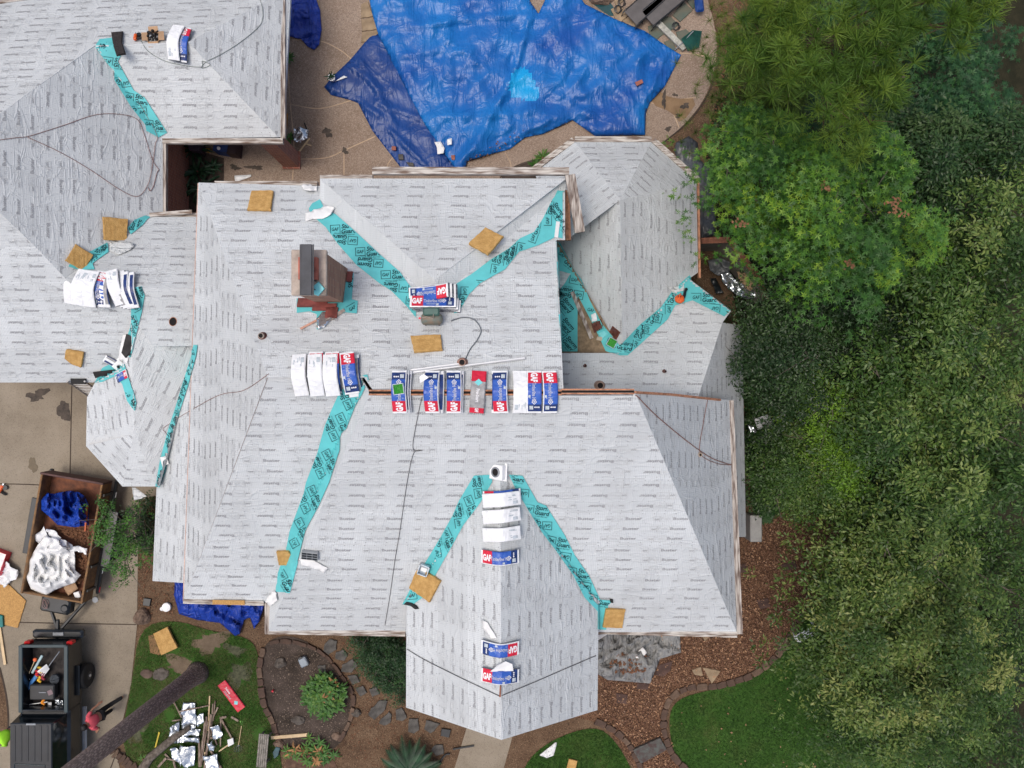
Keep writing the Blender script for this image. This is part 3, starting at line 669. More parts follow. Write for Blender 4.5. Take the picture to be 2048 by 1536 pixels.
for pts in ([(1437, 60), (1438, 110), (1420, 180), (1380, 240), (1318, 292)], [(1130, 318), (1060, 325), (1000, 355)]): strip("deck_edge", spl(pts), .05, .007, JT)
sheet("deck_brown_patch", smooth_poly([(1310, 178), (1345, 198), (1400, 196), (1362, 250), (1345, 225), (1300, 208)], 1), .006, ground_mat("flagstone_brown", [(.3, (.19, .12, .07)), (.6, (.28, .19, .11)), (.8, (.10, .06, .04))], 2.5))
STAIN = M("wet_stain", (.065, .05, .038), .7, var=.4, vs=5); MOSS = M("moss_stain", (.13, .14, .045), .9, var=.4, vs=9)
def blob(name, cx, cy, rx, ry, z, mat, seed, n=26, jag=.35):
    r_ = random.Random(seed); ph = [r_.uniform(0, 6.28) for _ in range(4)]
    pts = []
    for i in range(n):
        a = 6.2832 * i / n; k = 1 + jag * (.5 * math.sin(2 * a + ph[0]) + .3 * math.sin(3 * a + ph[1]) + .3 * math.sin(5 * a + ph[2]) + .2 * math.sin(9 * a + ph[3]))
        pts.append((cx + rx * k * math.cos(a), cy + ry * k * math.sin(a)))
    return sheet(name, pts, z, mat)
blob("driveway_stain", 128, 822, 12, 22, .006, STAIN, 1); blob("driveway_stain", 66, 930, 9, 14, .006, M("wet_tan", (.13, .10, .06), .6), 2); blob("driveway_stain", 75, 790, 18, 12, .006, STAIN, 12, jag=.7)
for i, (x, y, rx, ry) in enumerate(((655, 265, 10, 8), (510, 335, 14, 5), (470, 335, 10, 5), (690, 302, 6, 6), (1328, 200, 5, 14), (1370, 212, 7, 7), (1356, 232, 6, 4), (1336, 258, 7, 4), (1350, 190, 5, 3))): blob("deck_stain", x, y, rx, ry, .0085, STAIN, 20 + i, jag=.6)
strip("driveway_edge_mulch", spl([(0, 1335), (14, 1400), (16, 1460), (2, 1492)]), .06, .0095, JT)

# ------------------------------------------------ things on the roof
RED = M("wrapper_red", (.62, .02, .05), .35, var=.12, bump=.5, bs=9, bd=.03); BLUE = M("wrapper_blue", (.022, .085, .42), .32, col2=(.05, .14, .50), vs=3, bump=.6, bs=9, bd=.03)
NAVY = M("wrapper_navy", (.018, .04, .15), .35, var=.3, vs=6, bump=.5, bs=9); CLEAR = M("wrapper_white", (.82, .84, .85), .35, var=.07, vs=5, bump=.6, bs=9, bd=.03)
SIDEM = M("bundle_side", (.30, .31, .34), .6, col2=(.03, .035, .05), vs=12, detail=2); WTXT = M("wrapper_print_white", (.85, .85, .87), .5, var=.03); GTXT = M("wrapper_print_grey", (.50, .56, .60), .5, var=.15, vs=14)
GREYW = M("wrapper_grey", (.34, .34, .34), .4, var=.2, vs=9, bump=.4, bs=9); CYAN = M("light_cyan_film", (.22, .68, .70), .4, var=.1)
BSH = {}
def bundle_mesh(kind, bend, seed):
    """long axis X, red end at -X, centred; top surface follows a ridge of slope `bend`"""
    rr = random.Random(seed); Lh, Wh, T = .575, .170, .09
    def zz(x): return -bend * (math.sqrt(x * x + .02) - .14)
    cs = 1 / math.sqrt(1 + bend * bend); xs = [-Lh * cs + 2 * Lh * cs * i / 24 for i in range(25)]
    sway = rr.uniform(-.02, .02)
    def yo(x): return sway * (1 - (x / Lh) ** 2) * 2
    mb = MB(); mats = [RED, BLUE, NAVY, CLEAR, SIDEM, WTXT, GTXT, GREYW, CYAN, TINK]
    n = len(xs); V = []
    for i, x in enumerate(xs):
        for y, dz in ((-Wh, -T), (-Wh - .004, -.02), (-Wh + .02, 0), (-.06, rr.uniform(0, .006)), (.06, rr.uniform(0, .006)), (Wh - .02, 0), (Wh + .004, -.02), (Wh, -T)):
            V.append((x, y + yo(x), zz(x) + T + dz + (rr.uniform(-.004, .004) if 0 < i < n - 1 else 0)))
    for i in range(n - 1):
        t = (i + .5) / (n - 1)
        if kind == 'print': m = 3 if t < .03 or t > .97 else (0 if t < .29 else (1 if t < .80 else 2))
        elif kind == 'white': m = 3
        elif kind == 'starter': m = 3 if t < .02 or t > .98 else (0 if (t < .27 or t > .87) else 7)
        elif kind == 'redwrap': m = 3 if t < .02 or t > .98 else 0
        else: m = 3 if i < 2 or i > 21 else (7 if i < 6 else 2)
        for j in range(7):
            mm = (4, 3, 2, 3, 7, 2, 4)[j] if kind == 'under' and 2 <= i <= 21 else 4 if j in (0, 6) else (m if kind != 'print' or j not in (1, 5) else (3 if j == 1 else m))
            k = len(mb.v); a = i * 8 + j
            mb.f.append([a, a + 8, a + 9, a + 1][::-1] if False else [a, a + 8, a + 9, a + 1]); mb.m.append(mm)
        mb.f.append([i * 8 + 7, i * 8 + 15, i * 8 + 8, i * 8]); mb.m.append(4)
    mb.v += V; mb.f += [[7, 6, 5, 4, 3, 2, 1, 0][::-1], [(n - 1) * 8 + k for k in range(8)][::-1]]; mb.m += [4, 4]
    def put(t, cx, cy, sx, sy, m, ang=0):
        v = placed(t[0], cx, cy, sx, sy, ang); L = [(x, y + yo(x), zz(x) + T + .010) for x, y in v]; mb.add(L, [tuple(f) for f in t[1]], m)
    R0 = (np.array([[-.5, -.5], [.5, -.5], [.5, .5], [-.5, .5]]), [(0, 1, 2), (0, 2, 3)]); dia = placed(frame2d(-.5, -.5, .5, .5, .16)[0], 0, 0, .7, .7, math.pi / 4), frame2d(-.5, -.5, .5, .5, .16)[1]
    x0 = -Lh * cs; Lx = 2 * Lh * cs
    if kind == 'print':
        put(text2d("GAF", .05), x0 + Lx * .155, .0, .25 * cs, .17, 5)
        put(text2d("Timberline HD", .02), x0 + Lx * .50, -.005, .46, .095, 5)
        put(text2d("Timberline HD", .02), x0 + Lx * .50, -.005, .46, .095, 5)
        for y in (-.085, -.105): put(R0, x0 + Lx * (.50), y, .32, .008, 6)
        put(dia, x0 + Lx * .735, .0, .13, .13, 5); put(R0, x0 + Lx * .735, .0, .03, .03, 5)
        for y in (.11, .065, .02): put((dia[0] * .7, [(0, 1, 2)] ) if False else (placed(R0[0], 0, 0, .7, .7, math.pi / 4), R0[1]), x0 + Lx * .86, y, .045, .045, 5)
        put(R0, x0 + Lx * .87, -.07, .09, .09, 6)
        put(R0, x0 + Lx * .6, -.115, .06, .05, 6)
    elif kind == 'white':
        for i in range(6): put(R0, x0 + Lx * rr.uniform(.72, .9), rr.uniform(-.12, .12), rr.uniform(.05, .12), .02, 6)
        put(R0, x0 + Lx * .86, -.09, .12, .08, 6)
    elif kind == 'starter':
        put(text2d("GAF", .05), x0 + Lx * .93, 0, .1, .09, 5); put(text2d("Pro-Start", .02), x0 + Lx * .58, 0, .32, .08, 5)
        put((placed(R0[0], 0, 0, .7, .7, math.pi / 4), R0[1]), x0 + Lx * .27, 0, .17, .2, 8)
    elif kind == 'redwrap':
        put(text2d("Timbertex", .02), x0 + Lx * .30, .03, .26, .08, 5); put((placed(R0[0], 0, 0, .7, .7, math.pi / 4), R0[1]), x0 + Lx * .74, 0, .17, .17, 8)
        for y in (-.06, -.10): put(R0, x0 + Lx * .4, y, .36, .012, 6)
    key = (kind, bend, seed)
    return mb, mats
def bundle(loc, ang, kind, bend, label, nrm=None, group="bundles of roof shingles on the roof", name="shingle_bundle", cat="shingle bundle"):
    rot = Matrix.Rotation(R(ang), 4, 'Z')
    if nrm is not None: rot = Vector((0, 0, 1)).rotation_difference(nrm).to_matrix().to_4x4() @ rot
    mw = Matrix.Translation(loc) @ rot
    mb, mats = bundle_mesh(kind, bend, random.randrange(9999))
    o = mb.build(name, mats, smooth=False); o.matrix_world = mw
    return tag(o, label, cat, group)
def ridge_bundle(px, py, pl, ang, kind, bend, label, lvl=0, dx=0, **k):
    p = pl.at(px, py); p = W(px, py, p.z + .0 + .09 * lvl); return bundle(p + Vector((0, 0, .0)), ang, kind, bend, label, **k)
B = .55
# along the main ridge: (px, kind, angle, layers beneath offset px)
rows = [(798, 'print', 91, 2, 5, "blue and red shingle bundle under the bin of green cap nails"),
        (865, 'print', 90, 1, 6, "blue and red shingle bundle with a torn white corner"),
        (906, 'print', 90, 1, 5, "blue and red shingle bundle left of the grey starter pack"),
        (955, 'starter', 266, 0, 0, "narrow grey and red starter strip pack on the main ridge"),
        (1002, 'print', 91, 1, -5, "blue and red shingle bundle right of the grey starter pack"),
        (1039, 'white', 270, 0, 0, "white backed shingle bundle between blue ones on the main ridge"),
        (1069, 'print', 270, 0, 0, "blue bundle with red end up, second from the right on the main ridge"),
        (1099, 'print', 271, 0, 0, "rightmost blue bundle with red end up on the main ridge")]
for px, kind, ang, lay, off, lab in rows:
    for k in range(lay): ridge_bundle(px + off * (lay - k), 784, pSR, ang + (k - 1) * 1.5, 'under', B, {798: ("lowest dark bundle edge right of the nail bin bundle", "middle dark bundle edge right of the nail bin bundle")[k], 865: "dark bundle edge under the torn cornered one", 906: "dark bundle edge under the one left of the starter pack", 1002: "dark bundle edge showing just right of the starter pack"}[px], lvl=k)
    ridge_bundle(px, 784, pSR, ang, kind, B, lab, lvl=lay)
torn = MB(); p = pSR.at(851, 762); torn.prism([p + Vector(q) for q in ((-.1, -.05, .22), (.1, .08, .22), (-.02, .16, .2), (-.12, .1, .19))], (0, 0, -.01)); tag(torn.build("plastic_scrap", CLEAR), "torn white wrapper flap on a blue shingle bundle", "plastic scrap")
# west part of the ridge
lab3 = ["white backed bundle at the left end of the ridge row", "white backed bundle, second from the left in the ridge row", "white backed bundle touching the blue one in the ridge row"]
for i, px in enumerate((599, 629, 661)):
    if i == 1 or i == 2: ridge_bundle(px + 3, 745, pSL, 273, 'print' , B, ("red end of a bundle sticking out beneath the second white one", "red end of a bundle sticking out beneath the third white one")[i - 1], lvl=0)
    ridge_bundle(px, 750, pSL, 94, 'white', B, lab3[i], lvl=1 if i else 0)
ridge_bundle(706, 752, pSL, 277, 'under', B, "dark bundle under the blue one next to the teal valley", lvl=0)
ridge_bundle(696, 746, pSL, 278, 'print', B, "blue and red bundle at the top of the long teal valley", lvl=1)
# front wing ridge (runs north-south, bundles lie east-west)
Bf = .67
labf = {1001: "top white backed bundle on the front wing ridge below the vent", 1034: "middle white backed bundle on the front wing ridge", 1070: "lowest white backed bundle on the front wing ridge"}
ridge_bundle(1004, 995, pFW, 5, 'print', Bf, "blue bundle with red corner showing beneath the top white one", lvl=0)
for y, a in ((1001, 5), (1034, 6), (1070, 4)): ridge_bundle(1003, y, pFW, a, 'white', Bf, labf[y], lvl=1 if y == 1001 else 0)
ridge_bundle(1000, 1115, pFW, 0, 'print', Bf, "blue bundle with red end at left below the three white ones")
ridge_bundle(1000, 1298, pFW, 178, 'print', Bf, "blue bundle with red end at right on the front wing ridge")
ridge_bundle(1000, 1356, pFW, 358, 'print', Bf, "lowest blue bundle, red end at left, near the rope peak")
mb = MB(); q = pFW.at(1003, 1334); mb.prism([q + Vector(t) for t in ((-.28, -.1, .05), (.3, -.1, .0), (.27, .08, .02), (.1, .17, .08), (-.1, .08, .1))], (0, 0, -.02)); tag(mb.build("wrapper_flap", PAPER), "loose white wrapper piece above the lowest blue bundle", "plastic scrap")
# stack in the notch between the two teal valleys
for j, (y, a, lab) in enumerate(((582, 182, "upper"), (610, -1, "lower"))):
    l, n = hit(868, y + 4)
    for k in range(3):
        bundle(l + n * (.02 + .09 * k) + Vector((.05 * (2 - k), 0, 0)), a + k - 1, 'print' if k == 2 else 'under', .04, f"{('bottom', 'middle', 'top')[k]} bundle of the {lab} pile between the teal valleys", nrm=n)
# bundles on the low left ridge
cR = P3((150, 576, 4.35), (395, 576, 4.2), (260, 640, 3.6))
spec = [(142, 572, 'white', 79, 0, "white backed bundle at the far left of the low ridge"), (158, 574, 'white', 79, 1, "second white backed bundle from the left on the low ridge"),
        (181, 577, 'print', 82, 0, "bundle with a red edge squeezed between two white ones"), (179, 577, 'white', 84, 1, "narrow showing white bundle in the middle of the low ridge"), (197, 577, 'print', 262, 0, "blue bundle with red top right of the white ones on the low ridge"),
        (206, 578, 'under', 268, 0, "dark bundle edge beside the blue one on the low ridge"), (228, 574, 'white', 106, 1, "tilted white backed bundle in the right pile of the low ridge"), (240, 577, 'under', 103, 0, "first fanned dark bundle in the right pile of the low ridge"),
        (248, 579, 'under', 101, .4, "second fanned dark bundle in the right pile of the low ridge"), (257, 580, 'under', 98, .1, "outermost fanned dark bundle beside the teal strip")]
for px, py, kd, a, lv, lab in spec: ridge_bundle(px, py, Plane(0, 0, hit(px, 577)[0].z + .04), a, kd, .5, lab, lvl=lv)
# top-left ridge
ridge_bundle(363, 86, Plane(0, 0, 4.14), 262, 'print', .5, "blue and red bundle half covered by a white one, top left roof", lvl=0)
ridge_bundle(350, 82, Plane(0, 0, 4.14), 262, 'white', .5, "white backed bundle on the top left roof ridge", lvl=1)

def frame_at(px, py, ang=0, lift=0, nrm=True):
    l, n = hit(px, py)
    rot = Matrix.Rotation(R(ang), 4, 'Z')
    if nrm: rot = Vector((0, 0, 1)).rotation_difference(n).to_matrix().to_4x4() @ rot
    return Matrix.Translation(l + n * lift) @ rot
def pad(px, th, mat, name, label, cat, group=None, base=.02, roof=True, bev=.015, rough=0.0, kindmesh=None, zbase=None):
    cx = sum(p[0] for p in px) / len(px); cy = sum(p[1] for p in px) / len(px)
    l, n = hit(cx, cy, roof)
    if zbase is not None: l = W(cx, cy, zbase); n = Vector((0, 0, 1))
    l = l + n * base; pts = []
    for x, y in px:
        u, v = uvof(x, y); dd = Vector((u, v, -1)); o = Vector((0, 0, CH)); t = (l + n * th - o).dot(n) / dd.dot(n); pts.append(o + dd * t)
    A = sum(pts[i].x * pts[(i + 1) % len(pts)].y - pts[(i + 1) % len(pts)].x * pts[i].y for i in range(len(pts)))
    if A < 0: pts = pts[::-1]
    c = sum(pts, Vector()) / len(pts); mb = MB(); N = len(pts)
    # subdivide the outline for a slightly ragged edge
    if rough:
        q = []
        for i in range(N):
            a, b = pts[i], pts[(i + 1) % N]; K = max(2, int((b - a).length / .08))
            for k in range(K): q.append(a.lerp(b, k / K) + Vector((random.uniform(-rough, rough), random.uniform(-rough, rough), 0)))
        pts = q; N = len(pts)
    b_ = min(bev, th * .45)
    rings = []
    for off, ins in ((-th, b_ * .3), (-th + b_, 0), (-b_, 0), (0, b_)):
        rings.append([p + (c - p).normalized() * ins + n * off for p in pts])
    vs = [p for r in rings for p in r]; fs = [(r * N + i, r * N + (i + 1) % N, (r + 1) * N + (i + 1) % N, (r + 1) * N + i) for r in range(3) for i in range(N)]
    mb.add(vs, fs, 0)
    top = rings[3]; tri = []
    for t in tessellate_polygon([top]):
        a, b, c_ = (top[i] for i in t)
        if (b - a).cross(c_ - a).z < 0: t = (t[0], t[2], t[1])
        tri.append(tuple(t))
    mb.add(top, tri, 0); bot = rings[0]; mb.add(bot, [tuple(reversed(t)) for t in tri], 0)
    o = mb.build(name, mat, org=l); return tag(o, label, cat, group)
GP = "foam pads the roofers stand on"
for px, lab in (([(503, 380), (546, 380), (541, 419), (494, 418)], "tan foam pad near the top edge left of the chimney"),
                ([(206, 433), (256, 438), (254, 482), (208, 479)], "square tan foam pad over the short teal strip on the left roof"),
                ([(152, 488), (187, 510), (168, 542), (131, 521)], "tan foam pad with pale chips above the white bundles"),
                ([(131, 700), (166, 706), (162, 736), (142, 729), (129, 718)], "small rough foam pad on the far left roof"),
                ([(971, 454), (1007, 472), (976, 508), (937, 486)], "thick yellow foam pad between the two teal valleys"),
                ([(821, 671), (881, 668), (885, 698), (828, 703)], "long tan foam pad below the air compressor"),
                ([(552, 1105), (577, 1104), (587, 1116), (583, 1133), (557, 1131)], "small five sided foam pad on the long teal valley"),
                ([(834, 1133), (879, 1162), (857, 1205), (817, 1177)], "tilted orange tan foam pad under the clear bucket"),
                ([(1212, 1220), (1251, 1222), (1245, 1257), (1205, 1256)], "tan foam pad at the lower eave right of the front wing")):
    pad(px, .09, FOAM, "foam_pad", lab, "foam pad", GP, rough=.008)
LOOSE = FELT2
def rag(px, label, mat=None, name="felt_scrap", cat="felt scrap", amp=.05, base=.03, roof=True, group=None, step=6, seed=1, zb=None):
    """crumpled sheet draped over what lies beneath, with real folds"""
    mb = MB(); bm = bmesh.new(); f = bm.faces.new([bm.verts.new((x, y, 0)) for x, y in px]); xs = [p[0] for p in px]; ys = [p[1] for p in px]
    for lo, hi, ax in ((min(xs), max(xs), 0), (min(ys), max(ys), 1)):
        t = lo + step
        while t < hi:
            bmesh.ops.bisect_plane(bm, geom=bm.verts[:] + bm.edges[:] + bm.faces[:], plane_co=(t, 0, 0) if ax == 0 else (0, t, 0), plane_no=(1, 0, 0) if ax == 0 else (0, 1, 0)); t += step
    bmesh.ops.triangulate(bm, faces=bm.faces[:]); bm.verts.index_update(); vs = []
    from mathutils import noise
    for v in bm.verts:
        if zb is None: l, n = hit(v.co.x, v.co.y, roof)
        else: l, n = W(v.co.x, v.co.y, zb), Vector((0, 0, 1))
        q = Vector((v.co.x * .035 + seed * 7.1, v.co.y * .035, seed)); h = abs(noise.noise(q)) * 1.0 + abs(noise.noise(q * 2.6)) * .6 + abs(noise.noise(q * 6.0)) * .3
        vs.append(l + n * (base + amp * h))
    fs = []
    for f in bm.faces:
        i = [v.index for v in f.verts]; a, b, c = (vs[k] for k in i); fs.append(i if (b - a).cross(c - a).z > 0 else i[::-1])
    bm.free(); mb.add(vs, fs, 0); l = sum(vs, Vector()) / len(vs); o = mb.build(name, mat or LOOSE, org=l, smooth=True)
    uv = o.data.uv_layers.new(name="uv"); d_ = [(o.data.vertices[lp.vertex_index].co.x, o.data.vertices[lp.vertex_index].co.y) for lp in o.data.loops]; uv.data.foreach_set("uv", [c for p in d_ for c in p])
    md = o.modifiers.new("thickness", 'SOLIDIFY'); md.thickness = .008
    return tag(o, label, cat, group)
rag([(218, 484), (250, 483), (272, 492), (262, 502), (238, 512), (222, 503)], "crumpled white felt scrap beside the square foam pad", seed=2)
rag([(612, 430), (640, 420), (655, 412), (672, 416), (664, 434), (644, 441), (626, 440), (612, 446)], "torn white felt flap at the upper end of the left teal valley", mat=PAPER, seed=3, amp=.12)
rag([(603, 374), (618, 372), (636, 370), (634, 384), (622, 388), (610, 384)], "torn felt flap at the top eave by the step in the roof", mat=PAPER, seed=4, amp=.12)
rag([(1113, 540), (1143, 548), (1132, 566), (1116, 584)], "grey felt scrap on the teal strip at the main roof edge", seed=5, amp=.1)
rag([(1336, 576), (1366, 568), (1369, 584), (1344, 586)], "grey felt scrap next to the orange blower", seed=6)
rag([(320, 914), (337, 910), (342, 928), (326, 934)], "small white folded scrap on the left teal valley", mat=PAPER, seed=7, amp=.1)
rag([(600, 1116), (626, 1118), (656, 1134), (650, 1144), (624, 1132), (604, 1130)], "white paper sleeve beside the box vent on the front slope", mat=PAPER, seed=8, amp=.05)
rag([(265, 975), (272, 974), (295, 992), (283, 997), (270, 1000)], "white felt piece hanging off the small wing corner", seed=9, zb=2.5)
rag([(540, 1185), (555, 1182), (560, 1200), (545, 1212), (532, 1200)], "white felt crumpled at the end of the long valley", seed=10, mat=PAPER, amp=.1)
rag([(966, 1238), (978, 1244), (996, 1276), (984, 1276), (968, 1256)], "narrow white felt tongue above the red ended bundle", seed=11, mat=PAPER)
rag([(634, 640), (646, 626), (668, 626), (664, 640), (650, 656), (638, 662)], "silver foil strip hanging beside the chimney", mat=SILV, name="foil_scrap", cat="foil", seed=12, amp=.1)
rag([(1180, 1188), (1185, 1186), (1200, 1202), (1196, 1208), (1188, 1200)], "small white slip on the right teal valley", mat=PAPER, seed=13, amp=.02, step=5)
rag([(1474, 0), (1, 1)] if False else [(1508, 838), (1534, 828), (1546, 848), (1540, 858), (1514, 859)], "grey sheet caught in the bushes beside the east eave", mat=M("grey_sheet", (.42, .43, .45), .6, bump=.5, bs=5), seed=14, zb=1.9, amp=.08)
rag([(1494, 850), (1506, 852), (1514, 866), (1500, 864)], "crumpled foil bit next to the grey sheet", mat=SILV, name="foil_scrap", cat="foil", seed=15, zb=1.8, amp=.1)
rag([(1110, 1484), (1114, 1484), (1107, 1510), (1093, 1515), (1079, 1509)], "long white folded sheet on the middle lawn", mat=PAPER, seed=16, roof=False, amp=.05)
rag([(470, 352), (503, 350), (503, 354), (487, 360), (471, 366)], "thin grey film scrap on the patio", mat=CLEAR, seed=17, roof=False, amp=.05)

# vents, pipes
PIPEW = M("pipe_tan", (.36, .30, .25), .6); BROWN = M("brown_vent", (.13, .045, .032), .6, var=.25, bump=.2)
def box_vent(px, py, ang, s, label, h=.16, mat=WHITE, skirt=None, hole=.10):
    mw = frame_at(px, py, ang, .0); r_ = root("box_vent", None, label, "roof vent", None, mw)
    b = MB(); b.bbox((0, 0, h / 2 + .02), (s, s * .92, h), b=.012); b.box((0, 0, .012), (s * 1.15, s * 1.1, .02)); b.build("housing", mat, r_)
    c = MB(); c.lathe((0, 0, h + .02), [(hole * 1.25, 0), (hole * 1.25, .02), (hole, .035), (hole * .92, .03), (hole * .85, .002)], 24); c.build("collar", GREYP, r_)
    c = MB(); c.lathe((0, 0, h + .03), [(hole * .84, 0), (hole * .84, .004)], 20); c.build("opening", DARK, r_)
    return r_
box_vent(1000, 943, -3, .40, "white square exhaust vent at the head of the front wing", hole=.105)
box_vent(241, 731, 42, .36, "white square vent with round hole lying on the left teal strips", h=.06, hole=.06)
o = MB(); l, n = hit(346, 643); mw = frame_at(346, 643, 60); 
rr_ = root("open_vent_hole", None, "oval dark hole cut in the felt of the low connector roof", "roof opening", None, mw)
MB().lathe((0, 0, .008), [(.12, 0), (.12, .004)], 24).build("opening", DARK, rr_); MB().lathe((0, 0, .0), [(.135, 0), (.135, .009), (.12, .01)], 24).build("rim", WOODRAW, rr_)
rr_.scale = (1.15, .8, 1)
def pipe(px, py, r, h, mat, label, cap=False, cat="vent pipe"):
    l, n = hit(px, py); r_ = root("vent_pipe", tuple(l), label, cat)
    MB().lathe(l, [(r, -.05), (r, h), (r * .8, h), (r * .8, h - .02)], 14).build("pipe", mat, r_)
    MB().lathe(l + Vector((0, 0, h - .018)), [(r * .78, 0), (r * .78, .004)], 14).build("bore", DARK, r_)
    q = Vector((0, 0, 1)).rotation_difference(n).to_matrix(); MB().lathe(l + n * .01, [(r * 1.6, 0), (r * 1.35, .012), (r * 1.05, .05)], 14, rot=q).build("boot", mat if mat != PIPEW else BROWN, r_)
pipe(525, 672, .07, .14, PIPEW, "open tan vent pipe in the felt left of the chimney foot"); pipe(925, 725, .085, .2, M("copper_pipe", (.35, .20, .15), .6, var=.3), "brown flared vent pipe beside the silver drip edge")
pipe(1199, 771, .10, .22, M("tan_cap", (.34, .24, .19), .6, var=.2), "tan capped vent near the lower east ridge"); pipe(1170, 732, .035, .2, BROWN, "thin dark vent pipe on the lower east roof, left one"); pipe(1328, 743, .035, .2, BROWN, "thin dark vent pipe on the lower east roof, right one")
pipe(1399, 909, .045, .12, M("tan_small", (.5, .38, .28), .6), "small tan pipe on the dark east hip")
for px, py, a, lab in ((1196, 652, 20, "brown slant vent on the teal strip beside the white film"), (1229, 667, -35, "brown slant vent above the bin of green nails")):
    mw = frame_at(px, py, a, .01); r_ = root("slant_vent", None, lab, "roof vent", "brown vents on the teal strip", mw)
    MB().box((0, 0, .01), (.34, .30, .02)).build("base_plate", BROWN, r_); b = MB(); b.add([(-.12, -.11, .02), (.12, -.11, .02), (.12, .12, .02), (-.12, .12, .02), (-.09, -.08, .05), (.09, -.08, .05), (.09, .10, .15), (-.09, .10, .15)], [(0, 1, 5, 4), (1, 2, 6, 5), (2, 3, 7, 6), (3, 0, 4, 7), (4, 5, 6, 7)]); b.build("hood", BROWN, r_)
    MB().lathe((0, .05, .1), [(.055, 0), (.055, .09), (.05, .1)], 12).build("throat", BROWN, r_)
rag([(1183, 630), (1193, 626), (1196, 642), (1186, 644)], "crumpled white film above the brown slant vent", mat=CLEAR, seed=20, amp=.08, step=4)
# black box vent near the chimney valley end
mw = frame_at(621, 1107, -8, .01); r_ = root("slotted_vent", None, "black slotted box vent on the front slope by the white sleeve", "roof vent", None, mw)
MB().bbox((0, 0, .06), (.44, .27, .1), b=.01).build("housing", M("grey_slots", (.30, .32, .33), .5), r_); b = MB()
for i in range(3):
    for j in range(3): b.box((-.14 + .14 * j, -.08 + .08 * i, .112), (.125, .055, .008))
tag(b.build("slots", BLACKM, r_), kind='stuff')
# bins of green cap nails
GREEN = M("green_caps", (.05, .42, .04), .5, col2=(.02, .22, .02), vs=40)
for px, py, a, lv, lab in ((798, 778, 8, .28, "clear bin of green cap nails on a blue bundle at the ridge"), (1223, 686, -30, .02, "clear bin of green cap nails on the teal strip by the brown vents")):
    l, n = hit(px, py); l = W(px, py, l.z + lv); mw = Matrix.Translation(l) @ Matrix.Rotation(R(a), 4, 'Z'); r_ = root("nail_bin", None, lab, "nail bin", None, mw)
    b = MB()
    for x, y, sx_, sy_ in ((-.12, 0, .012, .25), (.12, 0, .012, .25), (0, -.12, .25, .012), (0, .12, .25, .012)): b.box((x, y, .06), (sx_, sy_, .12))
    b.box((0, 0, .005), (.24, .24, .01)); b.build("tub", M("clear_tub", (.45, .55, .62), .3, var=.05), r_)
    c = MB()
    for i in range(150): c.lathe((random.uniform(-.105, .105), random.uniform(-.105, .105), .075 + random.uniform(0, .02)), [(.013, 0), (.013, .004)], 6, rot=Matrix.Rotation(random.uniform(-.6, .6), 3, 'X') @ Matrix.Rotation(random.uniform(-.6, .6), 3, 'Y'))
    c.box((0, 0, .04), (.22, .22, .06)); tag(c.build("cap_nails", GREEN, r_), kind='stuff')
# bucket on the tilted foam pad, clear tub, blue and beige blocks
mw = Matrix.Translation(hit(849, 1136)[0] + Vector((0, 0, .12))) @ Matrix.Rotation(R(-20), 4, 'Z'); r_ = root("clear_bucket", None, "clear square bucket on the corner of the tilted foam pad", "bucket", None, mw); b = MB()
for x, y, sx_, sy_ in ((-.13, 0, .02, .28), (.13, 0, .02, .28), (0, -.13, .28, .02), (0, .13, .28, .02)): b.box((x, y, .1), (sx_, sy_, .2))
b.box((0, 0, .01), (.26, .26, .02)); b.build("tub", M("milky_plastic", (.50, .58, .64), .35, var=.08), r_); MB().box((0, 0, .04), (.16, .1, .05)).build("contents", WHITE, r_)
pad([(1196, 667), (1208, 662), (1215, 668), (1204, 678)], .05, CYAN, "plastic_piece", "bright cyan plastic piece between the brown vents and the nail bin", "plastic piece")
pad([(1194, 673), (1206, 674), (1202, 682), (1192, 680)], .05, M("beige_block", (.55, .47, .36), .7), "beige_block", "small beige block beside the cyan plastic piece", "block")
t_ = pad([(637, 563), (649, 577), (636, 592), (627, 588), (627, 571)], .05, CYAN, "plastic_piece", "bright cyan plastic lid on the chimney crown", "plastic piece", zbase=CT + .02, base=.0)
# air compressor
l, n = hit(866, 640); r_ = root("air_compressor", tuple(l), "old green tank air compressor below the bundle pile", "air compressor")
TANK = M("compressor_green", (.13, .17, .15), .5, col2=(.22, .16, .11), vs=7, bump=.2)
q = Matrix.Rotation(R(90), 3, 'Y'); MB().lathe(l + Vector((-.27, 0, .26)), [(.02, 0), (.10, .015), (.145, .06), (.145, .46), (.10, .52), (.02, .54)], 20, rot=q).build("tank", TANK, r_, smooth=True)
b = MB(); b.bbox(l + Vector((.0, .17, .40)), (.40, .20, .16), b=.03); b.build("motor", M("motor_green", (.05, .12, .10), .5), r_)
for x in (-.17, .17): MB().box(l + Vector((x, -.13, .05)), (.035, .035, .22)).build("leg", BLACKM, r_)
MB().tube([l + Vector((-.22, .02, .42)), l + Vector((-.1, .04, .46)), l + Vector((.05, 0, .45)), l + Vector((.06, .1, .5))], .012, 6).build("pipe", PIPEW, r_); MB().lathe(l + Vector((-.3, .02, .26)), [(.03, 0), (.03, .03)], 8).build("valve", RED, r_)
